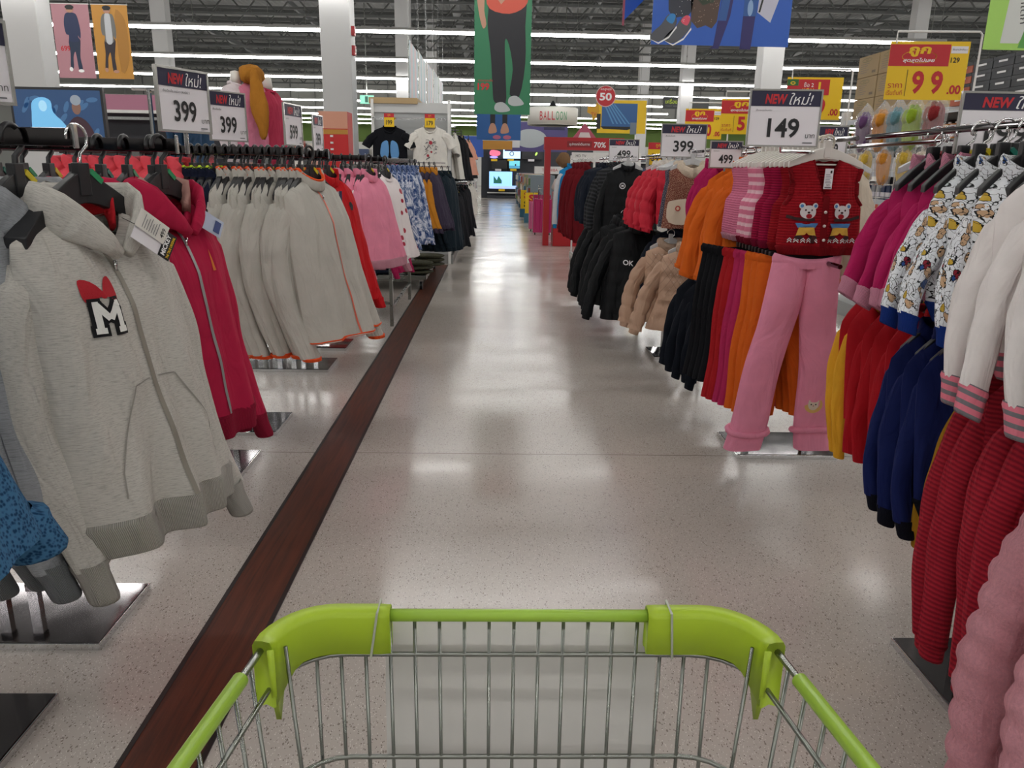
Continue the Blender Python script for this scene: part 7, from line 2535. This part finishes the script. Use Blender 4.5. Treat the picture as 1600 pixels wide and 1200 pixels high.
mb = MB(); mb.span((-0.16, 0, 0), (0.16, 0.3, 1.98), plain('red_display', 'c81e20', 0.4)); mb.span((-0.16, -0.004, 1.80), (0.16, 0, 1.98), plain('peach_display', 'd99a80', 0.4)); mb.span((-0.16, -0.006, 1.74), (0.16, 0, 1.79), M_AMBERC); mb.build('cabinet', r, bevel=0.01)
for k in range(4):
    mb = MB(); mb.box((-0.02, -0.01, 1.72 - 0.07 * k), (0.03, 0.02, 0.02), M_WHITE); mb.build('lamp', r)
tag(r, 'tall red display cabinet beside the white column', 'display stand')
for i_, (z_, y_) in enumerate(((2.27, 0.0), (1.98, 0.0))):
    mb = MB(); mb.box((0, 0, 0), (0.06, 0.14, 0.16 if i_ == 0 else 0.17), plain('alarm_red', 'a31a20', 0.4)); mb.box((0.033, 0, 0), (0.01, 0.06, 0.06), M_WHITE)
    o = mb.build('fire_alarm'); o.location = (-2.67, 15.6, 3.82 - i_ * 0.28 * 1.2)
    tag(o, ('upper' if i_ == 0 else 'lower') + ' red fire alarm box on the side of the white column', 'fire alarm')

# ------------------------------------------------------------------ centre background
# red arch display
M_ARCH = plain('arch_red', 'b3141e', 0.4)
r = empty('red_arch_display', (1.6, 15, 0))
for x in (-0.63, 0.68):
    mb = MB(); mb.span((x - 0.055, -0.1, 0), (x + 0.055, 0.1, 1.98), M_ARCH); mb.build('post', r)
mb = MB()
mb.span((-0.70, -0.104, 1.76), (0.78, 0.104, 1.985), M_ARCH)
S = Sheet(mb, (-0.70, -0.1055, 1.76), (1, 0, 0), (0, 0, 1))
S.rect(0.42, 0.05, 0.88, 0.16, plain('arch_dark', '8a0f18', 0.4), 1)
S.text('อุปกรณ์เดินทาง', 0.46, 0.07, 0.06, M_INKW, 2, w=0.38)
S.text('70%', 0.92, 0.05, 0.10, M_INKW, 2, bold=0.02)
mb.build('header', r)
mb = MB(); mb.span((-0.50, -0.2, 0), (0.0, 0.35, 1.0), M_ARCH); mb.build('cabinet', r, bevel=0.01)
tag(r, 'red arch display with 70% header at the right of the far aisle', 'display stand')
mb = MB(); mb.prism([(-0.22, 0), (0.22, 0), (0, 0.27)], 'y', 0, 0.05, plain('pink_gable', 'c05a72', 0.5)); mb.prism([(-0.12, 0), (0.12, 0), (0.08, 0.1), (-0.08, 0.1)], 'y', -0.01, 0, M_WHITE)
o = mb.build('gable_sign'); o.location = (1.65, 15.0, 1.981); tag(o, 'pink gable shaped sign on top of the red arch', 'sign')
for i_, (x, z, c, n_) in enumerate(((1.18, 1.0, 'e2d2ce', 'cream'), (1.35, 1.18, '1a1a1c', 'black'), (1.25, 1.38, '8a6a4c', 'brown'))):
    gg = GM(); b = MBlob((0, 0, 0.12), (0.13, 0.1, 0.13), i_); gg.add(b[0], b[1], cloth('soft_' + n_, c, 'fur'), b[2])
    o = gg.build('neck_cushion', None); o.location = (x, 14.75, z if i_ == 0 else 1.0 + 0.24 * i_ - 0.02); tag(o, n_ + ' soft neck cushion piled on the red arch cabinet', 'cushion')
# suitcases
def suitcase(x, y, h, w, c, lb, group=None):
    r = empty('suitcase', (x, y, 0))
    m = plain('case_' + c, c, 0.25)
    mb = MB(); mb.box((0, 0, 0.06 + h / 2), (w, 0.26, h), m)
    for k in range(4):
        mb.box((-w / 2 + w * (k + 0.5) / 4, -0.135, 0.06 + h / 2), (0.02, 0.012, h * 0.86), m)
    mb.build('shell', r, bevel=0.02)
    mb = MB(); mb.tube([(-0.09, 0.06, 0.06 + h), (-0.09, 0.06, h + 0.28), (0.09, 0.06, h + 0.28), (0.09, 0.06, 0.06 + h)], 0.009, M_STEEL); mb.build('handle', r, True)
    for sx in (-1, 1):
        mb = MB(); mb.lathe([(0.01, -0.012), (0.03, -0.01), (0.03, 0.01), (0.01, 0.012)], (sx * (w / 2 - 0.05), 0, 0.03), M_BLACKP, 10, 'x'); mb.build('wheel', r)
    tag(r, lb, 'suitcase', group)
suitcase(1.05, 17.4, 0.72, 0.42, 'b8306a', 'magenta suitcase on the aisle side of the red arch, nearest of the row')
suitcase(0.98, 18.4, 0.62, 0.38, 'd06a92', 'pink suitcase behind the magenta one')
suitcase(1.15, 19.4, 0.75, 0.42, 'a82a5c', 'dark rose suitcase at the back of the row')
mb = MB(); mb.lathe([(0.02, -0.05), (0.16, -0.04), (0.17, 0.0), (0.16, 0.04), (0.02, 0.05)], (0, 0, 0.17), M_BLACKP, 20, 'x')
# bins of promotional goods with yellow SALE boards
for i_, (y, c, lb) in enumerate(((21.5, '7a8790', 'nearest'), (24.0, '7f8a6a', 'second'), (27, 'b08a70', 'third'), (30, '8a5a50', 'fourth'), (33, '6a7a90', 'furthest'))):
    r = empty('goods_display', (1.25 if i_ else 1.28, y, 0))
    mb = MB(); mb.span((-0.35, 0, 0), (0.35, 1.6, 0.16), plain('bin_base_%d' % i_, '3c5a6e', 0.5)); mb.span((-0.33, 0.02, 0.16), (0.33, 1.58, 1.25), plain('bin_%d' % i_, c, 0.5)); mb.build('shelf_unit', r)
    for q in range(4):
        for w_ in range(3):
            mb = MB(); mb.box((-0.345, 0.3 + w_ * 0.5, 0.3 + q * 0.26), (0.06, 0.36, 0.18), plain('pack_%d' % ((q * 3 + w_ + i_) % 5), ('c9b28a', '8f3a30', '3f6f9a', 'd8d2c6', '6a8a4a')[(q * 3 + w_ + i_) % 5], 0.45)); mb.build('pack', r)
    tag(r, 'display of packed goods along the far aisle, %s of the line' % lb, 'display stand')
for i_, (x, y, t_) in enumerate(((0.93, 21.4, 'SALE'), (0.89, 23.9, 'SALE'))):
    r = empty('sale_board', (x, y, 0.25))
    mb = MB(); mb.span((-0.12, 0, 0), (0.22, 0.02, 0.55), M_YELC); S = Sheet(mb, (-0.12, -0.002, 0), (1, 0, 0), (0, 0, 1)); S.text('S', 0.1, 0.30, 0.2, M_REDC, 2, w=0.15, bold=0.05); S.text('S', 0.1, 0.04, 0.2, M_INK, 2, w=0.15, bold=0.05); mb.build('board', r)
    mb = MB(); mb.span((-0.14, -0.02, -0.25), (0.24, 0.1, 0.0), plain('cyan_plinth', '3a6f88', 0.5)); mb.build('foot', r)
    tag(r, 'yellow board with red and black letters on the aisle, %s of two' % ('nearer' if i_ == 0 else 'further'), 'sign')
# left side of the far aisle: shelving rows with mixed goods
for i_, (y, c) in enumerate(((21.0, 'c4bcb6'), (25.0, 'b9a39a'), (29.5, 'a7a7a9'), (34, 'b8a8a0'))):
    r = empty('gondola_shelving', (-1.3, y, 0))
    mb = MB(); mb.span((-0.02, 0, 0), (0.02, 3.4, 1.7), M_GPANEL); mb.build('back_panel', r)
    for zz in (0.12, 0.5, 0.9, 1.3, 1.7):
        mb = MB(); mb.span((-0.45, 0, zz - 0.03), (0.45, 3.4, zz), M_WHITE); mb.build('shelf', r)
    for q in range(4):
        for w_ in range(6):
            mb = MB(); mb.box((0.28, 0.35 + w_ * 0.53, 0.14 + q * 0.4 + 0.13), (0.26, 0.4, 0.26), plain('ware_%d' % ((q + 2 * w_ + i_) % 6), ('b4503c', 'd8cfc4', '5a5a60', 'c99a8a', '3c4a6a', 'e2ddd6')[(q + 2 * w_ + i_) % 6], 0.5)); mb.build('goods', r)
    for yy in (0.0, 3.4):
        mb = MB(); mb.span((0.42, yy - 0.02, 0), (0.46, yy + 0.02, 1.75), M_WHITE); mb.build('upright', r)
    tag(r, 'white shelving with mixed goods on the left of the far aisle, %s of four' % ('nearest', 'second', 'third', 'furthest')[i_], 'shelving')
# television wall at the end of the aisle
TVW = 39.0
r = empty('television_wall', (1.2, TVW + 0.5, 0))
mb = MB(); mb.span((-1.9, 0, 0), (3.6, 0.3, 2.5), plain('tv_wall', '2a2c34', 0.5)); mb.build('wall_panel', r)
mb = MB(); mb.span((-1.6, -0.45, 0), (0.2, 0, 0.12), plain('tv_plinth', '3c3e46', 0.4)); mb.span((-1.6, -0.46, 0.24), (0.2, -0.42, 0.30), M_WHITE); mb.build('plinth', r)
tag(r, 'dark display wall of televisions at the end of the aisle', 'display wall')


def tv(x, z, w, h, y, art, lb, tagc=True):
    r = empty('television', (x, y, z))
    mb = MB(); mb.span((-w / 2 - 0.02, 0, -0.02), (w / 2 + 0.02, 0.06, h + 0.02), M_BLACKP); mb.build('bezel', r)
    mb = MB(); S = Sheet(mb, (-w / 2, -0.002, 0), (1, 0, 0), (0, 0, 1)); art(S, w, h); mb.build('screen', r)
    mb = MB(); mb.span((-0.2, -0.01, -0.12), (0.1, 0.0, -0.02), M_YELC if tagc else M_PAPER); mb.build('price_card', r)
    mb = MB(); mb.span((-0.1, 0.05, h * 0.3), (0.1, 0.52, h * 0.6), M_BLACKP); mb.build('wall_mount', r)
    tag(r, lb, 'television')
E_ = lambda n, c, e=1.2: plain('glow_' + n, c, 0.3, emit=e)
def a1(S, w, h):
    S.rect(0, 0, w, h, E_('night', '101828', 0.3), 1); S.poly(smooth_poly([(w * .1, h * .4), (w * .2, h * .85), (w * .8, h * .75), (w * .85, h * .4), (w * .5, h * .25)][::-1], 3), E_('rose', 'e0607a'), 2); S.oval(w * .4, h * .15, w * .3, h * .12, E_('violet', '9a8ad8'), 2)
def a2(S, w, h):
    S.rect(0, 0, w, h, E_('ice', 'b8d4f0'), 1); S.oval(w * .5, h * .5, w * .14, h * .26, E_('steel', '6a7a8a', 0.6), 2); S.oval(w * .5, h * .5, w * .08, h * .16, E_('ice', 'b8d4f0'), 3)
def a3(S, w, h):
    S.rect(0, 0, w, h, E_('ink', '10121a', 0.2), 1); S.oval(w * .7, h * .5, w * .05, h * .2, E_('leaf', 'a8c85a'), 2, 12, -0.5)
def a4(S, w, h):
    S.rect(0, 0, w, h, E_('off', '0c0d10', 0.1), 1)
def a5(S, w, h):
    S.rect(0, 0, w, h, E_('aqua', '6ac0d0', 0.9), 1); S.rect(0, 0, w, h * .35, E_('sea', '4a96b8', 0.8), 2); S.oval(w * .6, h * .45, w * .07, h * .14, E_('ink', '10121a', 0.2), 3)
def a6(S, w, h):
    S.rect(0, 0, w, h, E_('sky', '8ec2f6', 1.3), 1); S.rect(w * .84, h * .18, w, h, E_('night', '101828', 0.3), 2)
    S.poly([(w * .16, h * .3), (w * .16, h * .75), (w * .28, h * .5), (w * .34, h * .75), (w * .46, h * .48), (w * .46, h * .65), (w * .46, h * .3)][::-1], E_('pine', '1f6a58', 0.5), 3)
    S.rect(0, 0, w, h * .15, E_('snow', 'a8c0e6', 0.9), 2)
tv(-0.02, 1.88, 0.66, 0.46, 38.95, a1, 'television showing pink shapes, top left of the wall')
tv(0.78, 1.90, 0.84, 0.44, 38.95, a2, 'television showing a pale circle, top row middle')
tv(1.78, 1.90, 0.95, 0.46, 38.95, a3, 'dark television with a green spot, top row right', False)
tv(0.18, 1.42, 0.72, 0.38, 38.95, a4, 'switched-off television in the middle row', False)
tv(0.92, 1.44, 0.52, 0.36, 38.95, a5, 'small television showing turquoise sea in the middle row')
tv(0.36, 0.48, 1.32, 0.80, 38.6, a6, 'large television showing green trees on blue, end of the aisle')
r = empty('television_stand', (2.1, 30.0, 0))
mb = MB(); mb.span((-0.62, 0, 0), (0.5, 0.5, 1.25), M_BLACKG); mb.span((-0.62, -0.01, 1.25), (0.5, 0.5, 1.52), M_WHITE); S = Sheet(mb, (-0.62, -0.012, 1.25), (1, 0, 0), (0, 0, 1)); S.text('TOSHIBA', 0.56, 0.09, 0.10, M_REDC, 1, align='c', w=0.6); mb.build('cabinet', r)
tag(r, 'black appliance cabinet with white TOSHIBA header', 'display stand')
r = empty('smart_tv_bay', (2.75, 19.5, 0))
mb = MB(); mb.span((-0.9, 0, 0), (0.8, 0.3, 1.75), M_WHITE); mb.span((-0.9, -0.01, 1.66), (0.8, 0.0, 1.82), plain('bay_header', 'dcdad6', 0.4)); S = Sheet(mb, (-0.9, -0.012, 1.66), (1, 0, 0), (0, 0, 1)); S.text('HD TV', 0.1, 0.05, 0.06, M_INK, 1); S.text('SMART TV', 0.85, 0.05, 0.06, M_INK, 1); S = Sheet(mb, (-0.55, -0.002, 1.35), (1, 0, 0), (0, 0, 1)); S.rect(0, 0, 0.62, 0.24, E_('pool', '7fb4f0'), 1); S.oval(0.3, 0.03, 0.12, 0.04, E_('ember', 'c05a3a', 0.8), 2); mb.build('bay', r)
tag(r, 'white bay headed SMART TV behind the red arch', 'display stand')
# round hanging sign BALLOON, star shaped tv poster, department board
r = empty('round_sign', (1.58, 22, 2.59))
mb = MB(); mb.lathe([(0.70, 0.02), (0.70, 0.45), (0.66, 0.47), (0.66, 0.0), (0.70, 0.02)], (0, 0.7, 0), plain('drum_white', 'dcdad2', 0.5), 40)
mb.build('drum', r, True)
mb = MB()
word = 'BALLOON'
for i_, ch in enumerate(word):
    a = radians(-90 - 30 + i_ * 9.2)
    cx_, cy_ = 0.705 * cos(a), 0.7 + 0.705 * sin(a)
    S = Sheet(mb, (cx_, cy_, 0.12), (-sin(a), cos(a), 0), (0, 0, 1))
    S.text(ch, 0, 0, 0.22, M_REDC if i_ < 4 else plain('balloon_green', '2f9a62', 0.5), 1, w=0.085, align='c')
mb.build('lettering', r)
for s in (-0.6, 0.6):
    wb = MB(); wb.tube([(s, 0.7, 0.45), (s, 0.7, 6.6)], 0.005, M_STEEL, n=4); wb.build('hanging_line', r)
mb = MB(); mb.span((-0.68, 0.6, 0.44), (0.68, 0.8, 0.47), plain('drum_white', 'dcdad2', 0.5)); mb.lathe([(0.15, 0.47), (0.02, 0.66)], (0, 0.7, 0), M_BLACKP, 12); mb.build('spider', r)
tag(r, 'white drum shaped hanging sign reading BALLOON', 'sign')
r, mb, S = poster_base('promotion_poster', 3.1, 20, 2.3, 1.2, 0.78, M_YELC, 'yellow star edged hanging poster with a television and red 50 disc')
S.poly([(-0.25, 0.62), (-0.08, 0.60), (0.0, 0.78), (0.04, 0.5), (-0.02, 0.36), (-0.12, 0.28), (-0.14, 0.42), (-0.26, 0.48)][::-1], plain('star_orange', 'd9a21e', 0.5), 1)
S.rect(0.1, 0.16, 0.98, 0.70, plain('poster_tv_blue', '1f5a96', 0.4), 2)
for k in range(5):
    S.poly([(0.14 + k * 0.06, 0.68), (0.18 + k * 0.06, 0.68), (0.42 + k * 0.1, 0.22), (0.38 + k * 0.1, 0.22)][::-1], plain('poster_streak', '4f8fc4', 0.4), 3)
S.poly([(0.08, 0.16), (1.0, 0.16), (0.75, 0.08), (0.15, 0.10)][::-1], M_INK, 2)
S.rect(-0.02, 0.1, 0.08, 0.45, M_INK, 3)
S.rect(0.82, -0.02, 0.98, 0.26, plain('poster_phone', '6a7a8a', 0.4), 4)
S.oval(0.18, 0.86, 0.25, 0.25, plain('disc_edge', 'd8b8b4', 0.5), 4, 28)
S.oval(0.18, 0.86, 0.23, 0.23, M_REDC, 5, 28)
S.text('50', 0.18, 0.76, 0.18, M_INKW, 6, w=0.30, bold=0.03, align='c')
S.text('ลดสูงสุด', 0.18, 0.98, 0.06, M_INKW, 6, w=0.26, align='c')
S.text('TV', -0.1, 0.4, 0.08, M_REDC, 4, align='c')
mb.build('print', r)
r, mb, S = poster_base('department_sign', 7.7, 33, 3.87, 1.9, 0.45, plain('sign_charcoal', '2b2d2e', 0.5), 'charcoal hanging board reading major appliances', cat='sign')
S.text('เครื่องใช้ไฟฟ้า', 0.12, 0.20, 0.18, plain('sign_lime', 'b4cc30', 0.5), 2, w=1.05, bold=0.01)
S.text('major appliances', 0.12, 0.07, 0.08, M_INKG, 2, w=0.8)
mb.build('print', r)
# violet appliance poster and blue banner further back
r, mb, S = poster_base('hanging_poster', 1.35, 27, 1.98, 2.1, 0.95, plain('violet_card', '4c4478', 0.5), 'violet hanging poster of a pale oval under the BALLOON sign')
S.oval(0.85, 0.42, 0.55, 0.30, plain('print_silver', 'a9b0b4', 0.4), 2, 28)
S.rect(0.1, 0.12, 0.5, 0.4, plain('print_white2', 'c9c9cc', 0.5), 3)
S.rect(1.3, 0.7, 2.0, 0.85, plain('print_navy2', '26264a', 0.5), 3)
mb.build('print', r)
r, mb, S = poster_base('hanging_poster', -1.75, 36, 1.9, 2.4, 0.9, plain('cobalt_card', '1f4fa8', 0.5), 'cobalt blue banner beyond the gondola on the left')
mb.build('print', r)
r = empty('cream_shelving', (-0.1, 0, 0)); bpy.data.objects.remove(r)
# appliances zone further right: dark bays
for i_, (x, y, w, h, c, lb) in enumerate(((5.0, 27, 3.0, 1.9, '3c3f46', 'dark bay of appliances behind the 499 card'), (9.5, 24, 4.5, 2.0, '8f9294', 'pale grey bay of goods far behind the orange fleeces'), (-7.0, 19, 6.0, 1.9, '8a8c90', 'pale grey bay of goods far behind the left racks'), (-4.6, 24, 2.2, 1.9, 'a8a49c', 'cream bay of goods far behind the red display cabinet'))):
    r = empty('goods_bay', (x, y, 0))
    mb = MB(); mb.span((-w / 2, 0, 0), (w / 2, 0.5, h), plain('bay_%d' % i_, c, 0.5)); mb.build('back_panel', r)
    for q in range(4):
        mb = MB(); mb.span((-w / 2, -0.35, 0.4 + q * 0.42), (w / 2, 0, 0.43 + q * 0.42), M_WHITE); mb.build('shelf', r)
    rn = random.Random(i_)
    for q in range(4):
        for k in range(int(w / 0.4)):
            mb = MB(); hh = rn.uniform(0.15, 0.3); mb.box((-w / 2 + 0.2 + k * 0.4, -0.18, 0.43 + q * 0.42 + hh / 2), (0.3, 0.25, hh), plain('ware_%d' % rn.randrange(6), 'ffffff')); mb.build('goods', r)
    tag(r, lb, 'shelving')
# dark torso rows behind the blue hangers: exit sign on the far column
mb = MB(); mb.box((0, 0, 0), (0.55, 0.06, 0.32), plain('exit_green', '7fc8b0', 0.4, emit=0.8)); S = Sheet(mb, (-0.275, -0.032, -0.16), (1, 0, 0), (0, 0, 1)); S.rect(0.2, 0.05, 0.32, 0.28, plain('exit_dark', '1f6a58', 0.4), 1)
mb.span((-0.02, -0.01, 0.16), (0.02, 0.01, 5.2), M_STEEL)
o = mb.build('exit_sign'); o.location = (-5.2, 33, 4.0); tag(o, 'small pale green lit exit sign hanging far back', 'exit sign')
